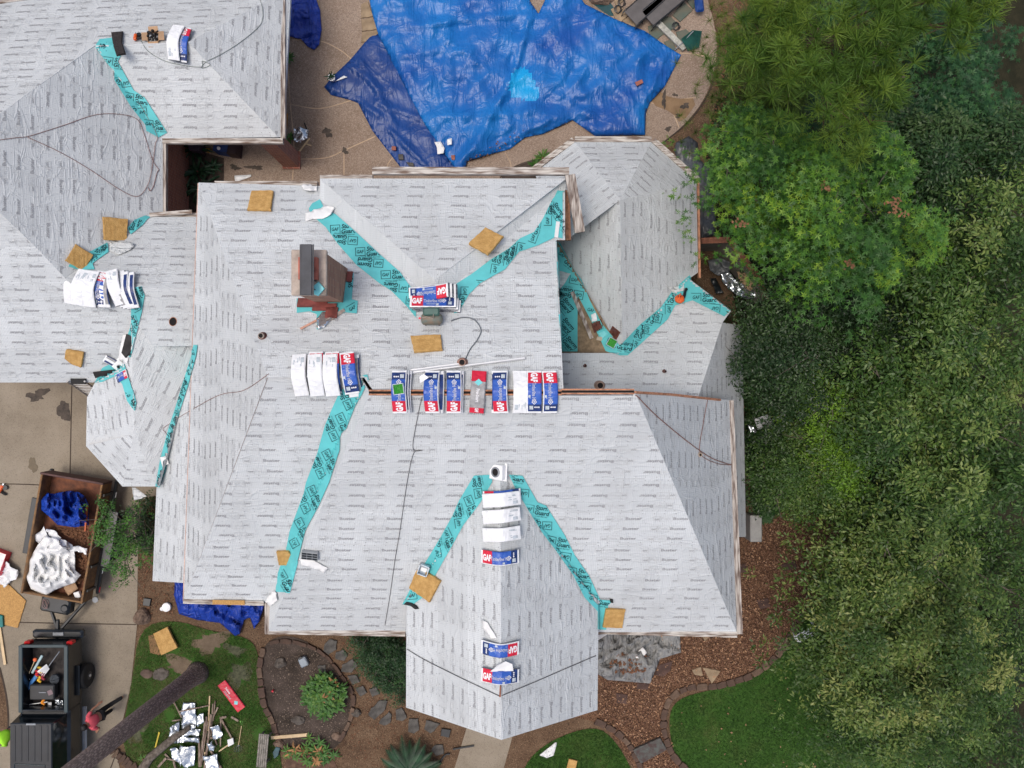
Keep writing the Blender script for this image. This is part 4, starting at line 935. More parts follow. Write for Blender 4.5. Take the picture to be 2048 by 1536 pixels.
# drip edge lengths, boards on the roof
def bar(a, b, wd, th, mat, name, label, cat, lift=.02, group=None, za=None, zb=None, roof=True):
    A = hit(*a, roof)[0] if za is None else W(*a, za); Bv = hit(*b, roof)[0] if zb is None else W(*b, zb)
    d_ = Bv - A; n = Vector((0, 0, 1)); y = n.cross(d_).normalized() * wd / 2; z = Vector((0, 0, 1)); c = (A + Bv) / 2
    mb = MB(); P = [A - y, Bv - y, Bv + y, A + y]; up = z * (lift + th); P = [p + up for p in P]; mb.prism(P, (0, 0, -th)); return tag(mb.build(name, mat, org=c), label, cat, group)
def drip(a, b, label, za=None, zb=None, group=None):
    A = hit(*a)[0]; Bv = hit(*b)[0]; 
    if za: A = W(*a, za)
    if zb: Bv = W(*b, zb)
    d_ = (Bv - A).normalized(); y = Vector((0, 0, 1)).cross(d_).normalized(); z = Vector((0, 0, 1)); mb = MB(); prof = [(-.028, .03), (.0, .045), (.028, .04), (.030, -.0), (.026, .0), (.024, .032), (0, .037), (-.028, .022)]
    vs = [p + y * u + z * (v + .03) for p in (A, Bv) for u, v in prof]; k = len(prof); mb.add(vs, [(i, (i + 1) % k, (i + 1) % k + k, i + k) for i in range(k)] + [tuple(range(k))[::-1], tuple(range(k, 2 * k))])
    return tag(mb.build("drip_edge", SILVS, org=(A + Bv) / 2), label, "metal edging", group)
drip((806, 748), (1050, 717), "long bright metal drip edge above the ridge bundles"); drip((822, 741), (930, 727), "shorter dark metal drip edge lying along the long one")
bar((1144, 584), (1183, 677), .11, .05, TRIMY, "gutter_board", "grey board lying over the bare deck by the teal strips", "board")
bar((1140, 355), (1157, 467), .0001, .001, TRIMY, "x", "x", "x") if False else None
bar((635, 655), (690, 620), .09, .04, M("copper_grey", (.36, .30, .26), .6, var=.3), "flashing_strip", "grey flashing strip leaning at the chimney foot", "flashing"); bar((602, 658), (640, 638), .05, .04, M("copper_pink", (.60, .33, .24), .6), "copper_strip", "pinkish pipe piece below the chimney", "pipe", lift=.03)
bar((1116, 444), (1112, 476), .10, .05, PAPER, "white_strip", "bent white strip on the teal corner at the roof step", "strip"); bar((290, 431), (385, 424), .12, .03, TRIMX, "loose_board", "loose weathered board over the courtyard eave", "board", za=3.0, zb=3.0)
# small stuff on the top-left roof
for i in range(4):
    pad([(222 + i * 1.2, 64), (246 - i, 62 + i * .6), (244 - i * .4, 84), (252 - i, 108 - i), (233 + i, 112 - i * 1.5), (226 + i, 90)], .02, M("dark_shingle", (.032, .027, .027), .95, var=.4, vs=20, bump=.6), "roof_shingle", ("bottom", "lower middle", "upper middle", "top")[i] + " sheet of the dark ridge shingles on the top left roof", "roof shingle", "stack of dark ridge shingles", base=.03 + i * .022)
mw = frame_at(310, 78, 5, .02, False); r_ = root("cardboard_box", None, "open cardboard box of black caps on the top left ridge", "cardboard box", None, mw); CARD = M("cardboard", (.42, .27, .16), .85, var=.15); b = MB()
for x, y, sx_, sy_ in ((-.16, 0, .01, .3), (.16, 0, .01, .3), (0, -.15, .33, .01), (0, .15, .33, .01)): b.box((x, y, .06), (sx_, sy_, .14))
b.build("carton", CARD, r_)
for x, y, sx_, sy_, ax in ((-.24, .02, .16, .24, 1), (.25, 0, .16, .26, 1), (0, -.23, .3, .15, 0), (.03, .22, .28, .14, 0)): MB().box((x, y, .13), (sx_, sy_, .008), Matrix.Rotation(.15, 3, 'X' if ax == 0 else 'Y')).build("flap", CARD, r_)
c = MB()
for i in range(26): c.lathe((random.uniform(-.15, .16), random.uniform(-.14, .16), random.uniform(.09, .19)), [(.04, 0), (.045, .01), (.02, .03)], 8, rot=Matrix.Rotation(random.uniform(-1.2, 1.2), 3, 'X') @ Matrix.Rotation(random.uniform(-1.2, 1.2), 3, 'Y'))
tag(c.build("black_caps", M("black_gloss", (.015, .012, .01), .3), r_), kind='stuff')
ORNG = M("orange_plastic", (.75, .13, .03), .4, var=.15)
def nailgun(px, py, a, label, lift=.02, scale=1.0):
    mw = frame_at(px, py, a, lift) @ Matrix.Scale(scale, 4); r_ = root("nail_gun", None, label, "nail gun", None, mw)
    MB().bbox((0, 0, .06), (.26, .09, .09), b=.02).build("body", ORNG, r_); MB().bbox((-.06, -.12, .05), (.07, .2, .06), b=.02).build("handle", BLACKR, r_)
    MB().lathe((.11, -.09, .05), [(.07, -.025), (.07, .03)], 14).build("magazine", BLACKM, r_); MB().box((.16, 0, .06), (.06, .04, .05)).build("nose", SILV, r_)
nailgun(273, 79, 100, "orange and black nail gun beside the open carton"); nailgun(4, 978, 60, "small black and orange tool left on the driveway by the trailer", .0, 1.2)
# orange blower on the east teal corner
mw = frame_at(1361, 597, 60, .02); r_ = root("leaf_blower", None, "orange blower with black tube on the teal corner", "leaf blower", None, mw)
MB().lathe((-.12, 0, .09), [(.03, -.07), (.13, -.06), (.15, 0), (.13, .05), (.06, .08)], 18).build("fan_housing", ORNG, r_, smooth=True); b = MB(); b.tube([(-.26, -.02, .1), (-.22, .0, .22), (-.08, .03, .25), (.02, .04, .16)], .022, 8); b.build("handle", ORNG, r_)
MB().tube([(-.02, -.08, .08), (.12, -.06, .08), (.26, -.02, .07), (.36, -.02, .06)], [.05, .045, .04, .05], 12).build("tube", BLACKM, r_); MB().bbox((-.12, .02, .19), (.1, .08, .05), b=.02).build("cap", BLACKM, r_)
# loose packs at the left valleys
def at_pl(px, py, lift=0): 
    l, n = hit(px, py); return l + n * lift, n
for px, py, a, kd, lab in ((226, 724, -38, 'navy', "opened navy pack under the white square vent"), (246, 752, 200, 'print', "torn red printed wrapper below the white square vent")):
    l, n = at_pl(px, py, .03); o = bundle(l, a, 'print' if kd == 'print' else 'under', .05, lab, nrm=n, name="opened_bundle", group=None); o.scale = (.45, .75, .4)
pad([(252, 668), (269, 675), (257, 712), (262, 700), (250, 716), (242, 706)], .05, M("dark_shingle2", (.03, .028, .028), .9, var=.4, bump=.5), "roof_shingle", "black shingle strip on the white wrapper at the left valley", "roof shingle", base=.06)
rag([(247, 670), (252, 668), (270, 674), (262, 705), (256, 726), (238, 718), (240, 700)], "white wrapper beneath the black shingle strip", mat=PAPER, seed=21, amp=.03)
pad([(185, 745), (228, 740), (232, 752), (214, 753), (208, 760), (202, 752), (190, 757)], .04, MATS["dark_shingle2"], "roof_shingle", "long black shingle strip across the teal corner", "roof shingle", base=.06)
pad([(140, 757), (171, 757), (171, 768), (141, 768)], .05, BLACKR, "ladder_pad", "dark rubber pad at the top of the ladder", "rubber pad", zbase=2.85)
# hoses and ropes
def hose(pts, r, mat, label, name="air_hose", cat="hose", roof=True, lift=.0, n=7):
    P = spl(pts, n); V = []
    for x, y in P:
        l, nn = hit(x, y, roof); V.append(l + nn * (r + .008 + lift))
    o = MB().tube(V, r, 6, 0).build(name, mat, org=V[0], smooth=True); return tag(o, label, cat)
HR = M("red_brown_hose", (.24, .12, .10), .5); HG = M("grey_green_hose", (.17, .21, .19), .5); HK = M("black_cord", (.10, .10, .105), .5)
hose([(-30, 284), (30, 276), (60, 272), (130, 250), (190, 230), (240, 229), (275, 240), (290, 275), (305, 320), (318, 340)], .0085, HR, "red brown hose looping in from the left edge of the upper roof")
hose([(55, 275), (120, 305), (180, 340), (240, 380), (275, 393), (295, 370), (303, 340), (310, 290), (313, 270), (285, 215), (275, 205)], .0085, HR, "red brown hose curving down to the courtyard eave", lift=.012)
hose([(296, 375), (300, 382), (306, 374), (310, 360), (314, 345), (318, 340)], .010, HR, "short curl of red hose at the courtyard eave", name="hose_end")
hose([(282, 82), (300, 105), (340, 125), (400, 134), (405, 122), (420, 130), (404, 136), (412, 124), (440, 110), (480, 85), (520, 50), (525, 20), (515, -15)], .008, HG, "grey green hose with a knot on the top left roof")
hose([(538, 748), (490, 780), (440, 790), (380, 822), (335, 850), (326, 858), (332, 866), (340, 880)], .007, HR, "thin red hose crossing the left hip to the teal valley")
hose([(902, 643), (925, 636), (948, 640), (962, 660), (955, 680), (940, 700), (930, 722)], .014, M("blue_grey_hose", (.13, .15, .17), .4), "grey hose looping from the compressor to the flared pipe")
hose([(845, 790), (836, 830), (826, 895), (845, 900), (828, 905), (815, 960), (800, 1060), (790, 1120), (780, 1190), (770, 1250)], .008, HK, "dark cord running down the front slope from the ridge", name="cord", cat="cord")
hose([(815, 1298), (850, 1319), (920, 1354), (1000, 1392)], .011, HK, "safety rope on the left side of the front wing", name="safety_rope", cat="rope"); hose([(1000, 1392), (1070, 1363), (1130, 1337), (1191, 1311)], .011, HK, "safety rope on the right side of the front wing", name="safety_rope", cat="rope")
hose([(1271, 790), (1310, 830), (1370, 880), (1420, 915), (1462, 930)], .012, HR, "red rope running down the dark east hip", name="safety_rope", cat="rope"); hose([(1414, 800), (1405, 850), (1399, 905), (1430, 926), (1462, 930)], .009, HR, "thin red cord past the small pipe on the east hip", name="cord", cat="cord")
bar((1001, 1370), (1000, 1392), .04, .06, M("rust_anchor", (.25, .09, .05), .7), "roof_anchor", "rusty anchor at the peak of the front wing ridge", "roof anchor")
mb = MB(); pts = [(812, 1204), (822, 1206), (831, 1212), (836, 1218), (830, 1219), (820, 1212), (806, 1209)]
pad(pts, .05, BLACKR, "gutter_end", "black gutter end at the left foot of the front wing", "gutter piece", base=.02); pad([(1219, 1199), (1226, 1200), (1227, 1207), (1221, 1206)], .04, BLACKR, "small_black_block", "small black block at the right teal valley end", "block")

# ------------------------------------------------ tarps
from mathutils import noise
def tarp_mat(name, c1, c2, rough=.38, fine=.24):
    m, t, b = NT(name); L = t.links.new; b.inputs['Roughness'].default_value = rough; b.inputs['Specular IOR Level'].default_value = .4
    tc = nd(t, "ShaderNodeTexCoord"); n = nd(t, "ShaderNodeTexNoise"); n.inputs['Scale'].default_value = .5; n.inputs['Detail'].default_value = 5; L(tc.outputs['Object'], n.inputs['Vector'])
    r = nd(t, "ShaderNodeValToRGB"); r.color_ramp.elements[0].position = .35; r.color_ramp.elements[1].position = .65; r.color_ramp.elements[0].color = (*c2, 1); r.color_ramp.elements[1].color = (*c1, 1); L(n.outputs[0], r.inputs[0]); L(r.outputs[0], b.inputs['Base Color'])
    hs = None
    for sc, rot, k in (((1, 1, 1), 0, 1), ((1.6, .35, 1), .8, .8), ((1.5, .3, 1), -.5, .7), ((3, 3, 1), 0, .18)):
        mp = nd(t, "ShaderNodeMapping"); mp.inputs['Scale'].default_value = sc; mp.inputs['Rotation'].default_value = (0, 0, rot); L(tc.outputs['Object'], mp.inputs[0])
        nn = nd(t, "ShaderNodeTexNoise"); nn.inputs['Scale'].default_value = 1; nn.inputs['Detail'].default_value = 3; nn.inputs['Distortion'].default_value = .9; L(mp.outputs[0], nn.inputs['Vector'])
        s1 = nd(t, "ShaderNodeMath", operation='SUBTRACT'); L(nn.outputs[0], s1.inputs[0]); s1.inputs[1].default_value = .5
        ab = nd(t, "ShaderNodeMath", operation='ABSOLUTE'); L(s1.outputs[0], ab.inputs[0])
        mr = nd(t, "ShaderNodeMapRange"); L(ab.outputs[0], mr.inputs[0]); mr.inputs[2].default_value = .08; mr.inputs[3].default_value = k; mr.inputs[4].default_value = 0
        if hs is None: hs = mr.outputs[0]
        else: a = nd(t, "ShaderNodeMath", operation='ADD'); L(hs, a.inputs[0]); L(mr.outputs[0], a.inputs[1]); hs = a.outputs[0]
    bp = nd(t, "ShaderNodeBump"); bp.inputs['Strength'].default_value = fine; bp.inputs['Distance'].default_value = .07; L(hs, bp.inputs['Height']); L(bp.outputs[0], b.inputs['Normal'])
    return m
TB = tarp_mat("tarp_bright_blue", (.008, .155, .48), (.006, .075, .33), .36); TD = tarp_mat("tarp_deep_blue", (.008, .055, .24), (.006, .035, .17)); TR = tarp_mat("tarp_royal_blue", (.012, .05, .36), (.008, .03, .24), .38, .7)
TG = tarp_mat("tarp_grey", (.27, .275, .27), (.18, .18, .18), .5, .8); TC = tarp_mat("tarp_painted_glow", (.008, .33, .68), (.01, .26, .62)); TDG = tarp_mat("plastic_dark_grey", (.13, .14, .15), (.05, .055, .06), .3)
def tarp(px, mats, label, folds=(), base=.03, amp=.10, step=7, seed=1, regions=(), z=0, humps=(), name="tarp", crum=.05):
    bm = bmesh.new(); bm.faces.new([bm.verts.new((x, y, 0)) for x, y in px]); xs = [p[0] for p in px]; ys = [p[1] for p in px]
    for ax, lo, hi in ((0, min(xs), max(xs)), (1, min(ys), max(ys))):
        t = lo + step
        while t < hi:
            bmesh.ops.bisect_plane(bm, geom=bm.verts[:] + bm.edges[:] + bm.faces[:], plane_co=(t, 0, 0) if ax == 0 else (0, t, 0), plane_no=(1, 0, 0) if ax == 0 else (0, 1, 0)); t += step
    bmesh.ops.triangulate(bm, faces=bm.faces[:]); bm.verts.index_update(); vs = []
    P = [(Vector(a + (0,)), Vector(b + (0,)), w_, h) for a, b, w_, h in folds]
    n = len(px)
    for v in bm.verts:
        c = v.co
        q = Vector((c.x * .012 + seed * 9.3, c.y * .012, seed)); h = (1 - abs(noise.noise(q)) * 2.2) * .55 + (1 - abs(noise.noise(q * 2.2)) * 2.4) * .38 + (1 - abs(noise.noise(q * 5)) * 2.4) * crum
        ed = min(((c - Vector(px[i] + (0,))) - (Vector(px[(i + 1) % n] + (0,)) - Vector(px[i] + (0,))) * max(0, min(1, (c - Vector(px[i] + (0,))).dot(Vector(px[(i + 1) % n] + (0,)) - Vector(px[i] + (0,))) / max(1e-6, (Vector(px[(i + 1) % n] + (0,)) - Vector(px[i] + (0,))).length_squared)))).length for i in range(n))
        k = min(1, ed / 14); hh = base + amp * max(0, h) * (.35 + .65 * k)
        for a, b, w_, f in P:
            ab = b - a; t = max(0, min(1, (c - a).dot(ab) / ab.length_squared)); dd = (c - a - ab * t).length / w_ + 0
            hh += f * math.exp(-dd * dd) * k
        for hx_, hy, hr, f in humps: hh += f * math.exp(-((c.x - hx_) ** 2 + (c.y - hy) ** 2) / hr ** 2)
        vs.append(W(c.x, c.y, z + max(.012, hh)))
    mb = MB(); 
    for f in bm.faces:
        i = [v.index for v in f.verts]; a, b, c = (vs[k] for k in i); cc = f.calc_center_median(); m = 0
        for ri, rg in enumerate(regions):
            if in_poly(rg, [cc.x], [cc.y])[0]: m = ri + 1
        mb.f.append(i if (b - a).cross(c - a).z > 0 else i[::-1]); mb.m.append(m)
    mb.v = [tuple(p) for p in vs]; bm.free(); org = W(px[0][0], px[0][1], 0)
    o = mb.build(name, mats, org=org, smooth=True); md = o.modifiers.new("thickness", 'SOLIDIFY'); md.thickness = .004; return tag(o, label, "tarp")
tarp([(648, 174), (664, 154), (700, 120), (742, 70), (775, 66), (900, 325), (918, 335), (890, 350), (810, 346), (745, 262), (716, 206), (700, 200), (662, 190)], [TD], "dark blue tarp at the west end of the pool, corner held by a pot",
     folds=[((700, 130), (760, 180), 4, .10), ((720, 120), (790, 250), 4, .10), ((780, 260), (850, 330), 4, .12), ((660, 175), (760, 230), 5, .10), ((750, 205), (850, 240), 4, .10)], amp=.12, seed=2, base=.02)
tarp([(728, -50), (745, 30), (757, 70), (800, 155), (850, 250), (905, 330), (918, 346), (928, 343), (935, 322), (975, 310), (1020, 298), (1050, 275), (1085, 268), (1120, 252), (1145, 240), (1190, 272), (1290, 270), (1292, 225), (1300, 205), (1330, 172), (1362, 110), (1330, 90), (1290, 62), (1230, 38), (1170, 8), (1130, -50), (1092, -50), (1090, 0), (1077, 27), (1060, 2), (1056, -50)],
     [TB, TC], "huge bright blue tarp covering the pool with a painted pale cyan glow", base=.05, amp=.26, seed=5, step=7,
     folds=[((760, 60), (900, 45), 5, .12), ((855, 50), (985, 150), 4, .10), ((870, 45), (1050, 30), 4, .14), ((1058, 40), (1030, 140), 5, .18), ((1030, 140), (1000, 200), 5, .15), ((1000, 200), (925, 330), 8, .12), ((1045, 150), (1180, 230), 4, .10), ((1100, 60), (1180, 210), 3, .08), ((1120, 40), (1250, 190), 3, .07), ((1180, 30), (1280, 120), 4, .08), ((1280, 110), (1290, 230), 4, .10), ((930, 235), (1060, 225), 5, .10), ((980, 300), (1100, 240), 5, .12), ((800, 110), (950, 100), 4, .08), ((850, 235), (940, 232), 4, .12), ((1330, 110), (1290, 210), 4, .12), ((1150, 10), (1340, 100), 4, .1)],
     regions=[smooth_poly([(1018, 172), (1022, 145), (1045, 132), (1065, 150), (1082, 190), (1070, 205), (1040, 196), (1022, 198)], 2)], humps=[(960, 300, 30, .12), (1060, 215, 26, .2), (800, 20, 60, .15)])  # cyan region: light glowing through the tarp, painted as face colour
tarp([(570, -60), (572, 70), (590, 76), (602, 78), (614, 92), (628, 100), (638, 90), (643, 60), (640, 20), (625, -20), (615, -60)], [TR], "dark royal blue tarp beside the upper left roof eave", amp=.22, seed=8, crum=.3, step=5)
tarp([(350, 1150), (348, 1190), (358, 1228), (395, 1240), (440, 1246), (470, 1272), (480, 1268), (488, 1240), (500, 1235), (508, 1258), (520, 1240), (530, 1205), (560, 1150)], [TR], "royal blue tarp crumpled under the lower left eave", amp=.34, seed=11, crum=.45, step=4, folds=[((380, 1200), (470, 1255), 6, .18), ((420, 1190), (480, 1230), 5, .15)], z=.0)
tarp([(1170, 1240), (1190, 1345), (1215, 1360), (1300, 1367), (1314, 1335), (1320, 1318), (1362, 1305), (1360, 1270), (1358, 1240)], [TG], "grey tarp with brown debris spread under the front eave", amp=.38, seed=14, step=4, crum=.45, folds=[((1200, 1320), (1290, 1270), 5, .15), ((1240, 1270), (1320, 1350), 5, .12)])
tarp([(1348, 300), (1352, 285), (1378, 272), (1395, 285), (1400, 320), (1425, 340), (1430, 400), (1432, 470), (1400, 478), (1385, 380), (1365, 350)], [TDG], "dark grey plastic sheet along the east side of the octagon", amp=.25, seed=17)
rag([(1268, 1300), (1282, 1286), (1290, 1298), (1278, 1310), (1268, 1308)], "white scrap lying on the grey tarp", mat=PAPER, seed=31, roof=False, amp=.1, base=.35)
LEAFB = M("brown_leaves", (.16, .075, .04), .9, var=.5, vs=20)
def litter(name, label, cat, px, n, s, mat, z, seed, zs=.05, kind='stuff', flat=.5):
    r_ = np.random.default_rng(seed); xs = [p[0] for p in px]; ys = [p[1] for p in px]; X = r_.uniform(min(xs), max(xs), n * 3); Y = r_.uniform(min(ys), max(ys), n * 3); ok = in_poly(px, X, Y); X, Y = X[ok][:n], Y[ok][:n]
    mb = MB()
    for x, y in zip(X, Y):
        p = W(x, y, z + r_.uniform(0, zs)); a = r_.uniform(0, 6.28); ss = s * r_.uniform(.5, 1.5); d1 = Vector((math.cos(a), math.sin(a), r_.uniform(-flat, flat))) * ss; d2 = Vector((-math.sin(a), math.cos(a), r_.uniform(-flat, flat))) * ss * r_.uniform(.3, .9)
        mb.add([p - d1 - d2, p + d1 - d2, p + d1 + d2, p - d1 + d2], [(0, 1, 2, 3)])
    return tag(mb.build(name, mat), label, cat, kind=kind)
litter("leaf_litter", "brown leaves gathered on the grey tarp", "leaves", [(1215, 1325), (1240, 1305), (1300, 1310), (1290, 1345), (1230, 1350)], 160, .035, LEAFB, .3, 3, .1)
litter("leaf_litter", "leaf bits scattered along the lower edge of the blue pool tarp", "leaves", [(960, 300), (1050, 255), (1060, 262), (1000, 305), (930, 330)], 60, .022, LEAFB, .25, 4, .08)
# things on the tarps
TERRA = M("clay_red", (.30, .11, .08), .85, var=.25, bump=.3); SLAT = M("slate_grey", (.085, .08, .072), .85, var=.35, vs=5, bump=.4); 
GI = "stones holding down the tarps"
pad([(1270, 164), (1284, 158), (1287, 165), (1274, 172)], .06, TERRA, "brick", "single red brick near the right end of the bright tarp", "brick", roof=False, base=.32)
for px, lab, mt in (([(783, 292), (792, 292), (792, 300), (783, 300)], "small reddish brick on the dark tarp", TERRA), ([(796, 308), (806, 308), (807, 319), (797, 319)], "greenish square stone on the dark tarp", SLAT), ([(902, 310), (910, 310), (910, 320), (903, 319)], "brown square stone at the seam of the two pool tarps", TERRA), ([(812, 324), (826, 325), (828, 332), (818, 332)], "dark flat stone at the lower edge of the dark tarp", SLAT)): pad(px, .06, mt, "weight_stone", lab, "stone", GI, roof=False, base=.13)
rag([(870, 288), (883, 287), (890, 300), (888, 310), (876, 312), (875, 298)], "bright white paper on the dark pool tarp", mat=PAPER, seed=33, roof=False, base=.2, amp=.05); rag([(896, 284), (905, 282), (905, 294), (896, 296)], "pale translucent film beside the white paper", mat=CLEAR, seed=34, roof=False, base=.3, amp=.03)
rag([(672, 166), (690, 155), (697, 158), (680, 164)], "torn white label beside the potted aloe", mat=PAPER, seed=35, roof=False, base=.15, amp=.03, step=4)
def leaves_radial(mb, c, n, L_, wd, up=.5, droop=.3, seed=0, m=0, segs=4, spread=1.0):
    r_ = random.Random(seed)
    for i in range(n):
        a = 2.399 * i + r_.uniform(-.3, .3); ll = L_ * r_.uniform(.6, 1.1); e = up * r_.uniform(.5, 1.5); pv = None; w0 = wd * r_.uniform(.7, 1.2); V = []
        for s in range(segs + 1):
            t = s / segs; r0 = ll * t * spread; z = ll * (e * t - droop * t * t * 1.6); ww = w0 * (math.sin(math.pi * min(.98, t * .85 + .12)))
            p = Vector(c) + Vector((math.cos(a) * r0, math.sin(a) * r0, z)); nrm = Vector((-math.sin(a), math.cos(a), 0)) * ww; V += [p - nrm, p + Vector((0, 0, -ww * .3)), p + nrm]
        mb.add(V, [f for s in range(segs) for f in ((s * 3, s * 3 + 1, s * 3 + 4, s * 3 + 3), (s * 3 + 1, s * 3 + 2, s * 3 + 5, s * 3 + 4))], m)
GLEAF = M("green_leaf", (.07, .18, .03), .5, col2=(.03, .09, .015), vs=6); DLEAF = M("dark_green_leaf", (.022, .08, .032), .5, col2=(.008, .03, .014), vs=5); YLEAF = M("yellow_green_leaf", (.11, .20, .03), .5, col2=(.04, .12, .02), vs=7); BLEAF = M("dry_leaf", (.32, .17, .07), .8, var=.3)
p = W(666, 160, .1); r_ = root("potted_aloe", tuple(p), "aloe in a white pot holding down the tarp corner", "potted plant"); MB().lathe(p, [(.07, 0), (.12, .2), (.125, .24), (.10, .24), (.10, .2)], 18).build("pot", WHITE, r_); MB().lathe(p + Vector((0, 0, .19)), [(.1, 0), (.1, .01)], 14).build("soil", DARK, r_)
mb = MB(); leaves_radial(mb, p + Vector((-.03, .03, .2)), 12, .22, .02, 1.2, .3, 3); mb.build("leaves", DLEAF, r_)
# ------------------------------------------------ patio corner top right
WATER = M("pool_water", (.012, .06, .065), .12, var=.2, spec=.6); FLAG = M("flagstone_tan", (.36, .27, .17), .85, col2=(.22, .16, .10), vs=2.5, bump=.4); FLAGG = M("flagstone_green_wet", (.085, .115, .09), .35, col2=(.13, .125, .09), vs=2, bump=.3)
sheet("pool_water", smooth_poly([(1140, -60), (1165, -10), (1200, 20), (1226, 36), (1232, 20), (1216, 0), (1200, -60)], 1), .01, WATER)
for i, q in enumerate(([(735, 0), (720, -30), (738, -60), (760, -40)], [(722, 8), (735, 2), (747, 32), (722, 36)], [(722, 38), (748, 34), (755, 58), (724, 62)], [(724, 64), (756, 60), (757, 66), (740, 84), (722, 84)])): pad(q, .05, FLAG, "coping_stone", "tan flagstone edging the pool left of the tarp", "flagstone", "tan pool coping flagstones at left", base=0, roof=False, rough=.01)
for q in ([(1222, 18), (1240, 8), (1258, 30), (1240, 45), (1230, 36)], [(1244, 42), (1260, 32), (1280, 50), (1268, 58)], [(1222, -20), (1240, -30), (1250, 0), (1232, 12)]): pad(q, .05, FLAG, "coping_stone", "tan flagstone beside the sun loungers", "flagstone", "tan pool coping flagstones by the loungers", base=0, roof=False, rough=.01)
for i, q in enumerate(([(1345, 30), (1366, 2), (1386, 20), (1360, 44)], [(1320, 30), (1342, 34), (1358, 48), (1340, 62), (1322, 50)], [(1296, 52), (1312, 45), (1330, 66), (1312, 80), (1298, 68)], [(1352, 64), (1372, 58), (1390, 72), (1372, 90), (1356, 80)], [(1328, 84), (1345, 76), (1352, 98), (1340, 104)], [(1372, 0), (1384, -8), (1392, 12), (1386, 18)])): pad(q, .04, FLAGG, "patio_slab", "dark green stone slab on the patio behind the loungers", "stone slab", "green patio slabs behind the loungers", base=0, roof=False, rough=.008)
pad([(1308, 45), (1316, 36), (1374, 94), (1366, 101)], .10, M("pale_wood_plank", (.40, .40, .35), .85, var=.3, vs=8, bump=.4), "plank", "pale mottled plank lying across the green patio slabs", "plank", roof=False, base=.05)
def lounger(cx, cy, ang, label):
    p = W(cx, cy, 0); mw = Matrix.Translation(p) @ Matrix.Rotation(R(ang), 4, 'Z'); r_ = root("sun_lounger", None, label, "sun lounger", "sun loungers by the pool", mw)
    SL = M("sling_fabric", (.115, .108, .105), .85, var=.15, bump=.2, bs=60)
    b = MB(); b.bbox((-.35, 0, .33), (1.25, .60, .03), b=.01); b.build("seat", SL, r_)
    b = MB(); b.bbox((.62, 0, .50), (.78, .60, .03), Matrix.Rotation(-.48, 3, 'Y'), b=.01); b.build("backrest", SL, r_)
    for s in (-1, 1):
        b = MB(); b.tube([(-1.05, s * .32, .30), (-.9, s * .32, .34), (.3, s * .32, .34), (.95, s * .32, .68)], .02, 7); b.build("side_rail", BLACKM, r_)
        for x in (-.85, .45):
            b = MB(); b.tube([(x - .2, s * .33, .0), (x - .12, s * .35, .26), (x, s * .34, .34), (x + .15, s * .35, .25), (x + .2, s * .33, 0)], .016, 6); b.build("leg", BLACKM, r_)
    return r_
lounger(1300, 8, 42, "grey sling sun lounger farther up, left one of the pair"); lounger(1322, 33, 42, "grey sling sun lounger next to the pale plank") if False else None
lounger(1288, 0, 40, "grey sling sun lounger nearer the pool edge") if False else None
lounger(1335, 10, 40, "grey sling sun lounger lying next to the pale plank")
p = W(1395, 65, .0); r_ = root("patio_umbrella", tuple(p), "green mesh patio umbrella partly folded over the slabs", "umbrella"); b = MB(); 
b.add([W(1362, 78, .35), W(1385, 60, .5), W(1398, 95, .1), W(1376, 102, .1), W(1404, 62, .3)], [(0, 1, 2, 3), (1, 4, 2)]); b.build("canopy", M("green_mesh", (.015, .085, .07), .5, var=.3), r_); b = MB(); b.tube([W(1350, 100, .05), W(1387, 62, .5)], .018, 6); b.build("pole", GREYP, r_)
mb = MB(); mb.bbox(W(1398, 6, .3), (.30, .62, .12), Matrix.Rotation(.1, 3, 'Z'), b=.05); tag(mb.build("pool_float", TD), "small dark blue cushion at the top edge by the slabs", "cushion")
for i, (x, y) in enumerate(((1243, 5), (1236, 18), (1352, 52))): mb = MB(); mb.tube([W(x + 9 * math.cos(k * .7) * (1 - k / 40), y + 8 * math.sin(k * .7), .05 + .004 * k) for k in range(26)], .012, 5); tag(mb.build("wire_coil", BLACKM), ("dark wire coil near the rocks above the loungers", "second dark wire coil just below the first by the loungers", "dark tangled wire on the green slabs")[i], "wire coil")
ROCK = M("rock_tan", (.26, .18, .13), .9, col2=(.13, .09, .065), vs=4, bump=.8, bs=12); ROCKG = M("rock_grey", (.15, .13, .11), .9, col2=(.07, .06, .05), vs=5, bump=.8, bs=12)
def rock(cx, cy, rx, ry, h, mat, label, group=None, seed=0, name="rock", cat="rock", z=0):
    r_ = random.Random(seed); bm = bmesh.new(); bmesh.ops.create_icosphere(bm, subdivisions=3, radius=1); p = W(cx, cy, z); mb = MB(); s = (CH - z) / FP
    vs = []
    for v in bm.verts:
        k = 1 + .30 * noise.noise(v.co * 1.2 + Vector((seed * 3.3, 0, 0))) + .14 * noise.noise(v.co * 3.5 + Vector((seed, 5, 0))); vs.append(p + Vector((v.co.x * rx * s * k, v.co.y * ry * s * k, max(-.02, v.co.z * h * k))))
    mb.add(vs, [tuple(v.index for v in f.verts) for f in bm.faces]); bm.free(); return tag(mb.build(name, mat, org=p), label, cat, group)
rock(1205, 0, 22, 12, .3, ROCK, "large reddish rock at the pool edge by the loungers", seed=3); rock(1180, -15, 14, 10, .25, ROCKG, "grey rock at the top frame edge beside the pool", seed=4)
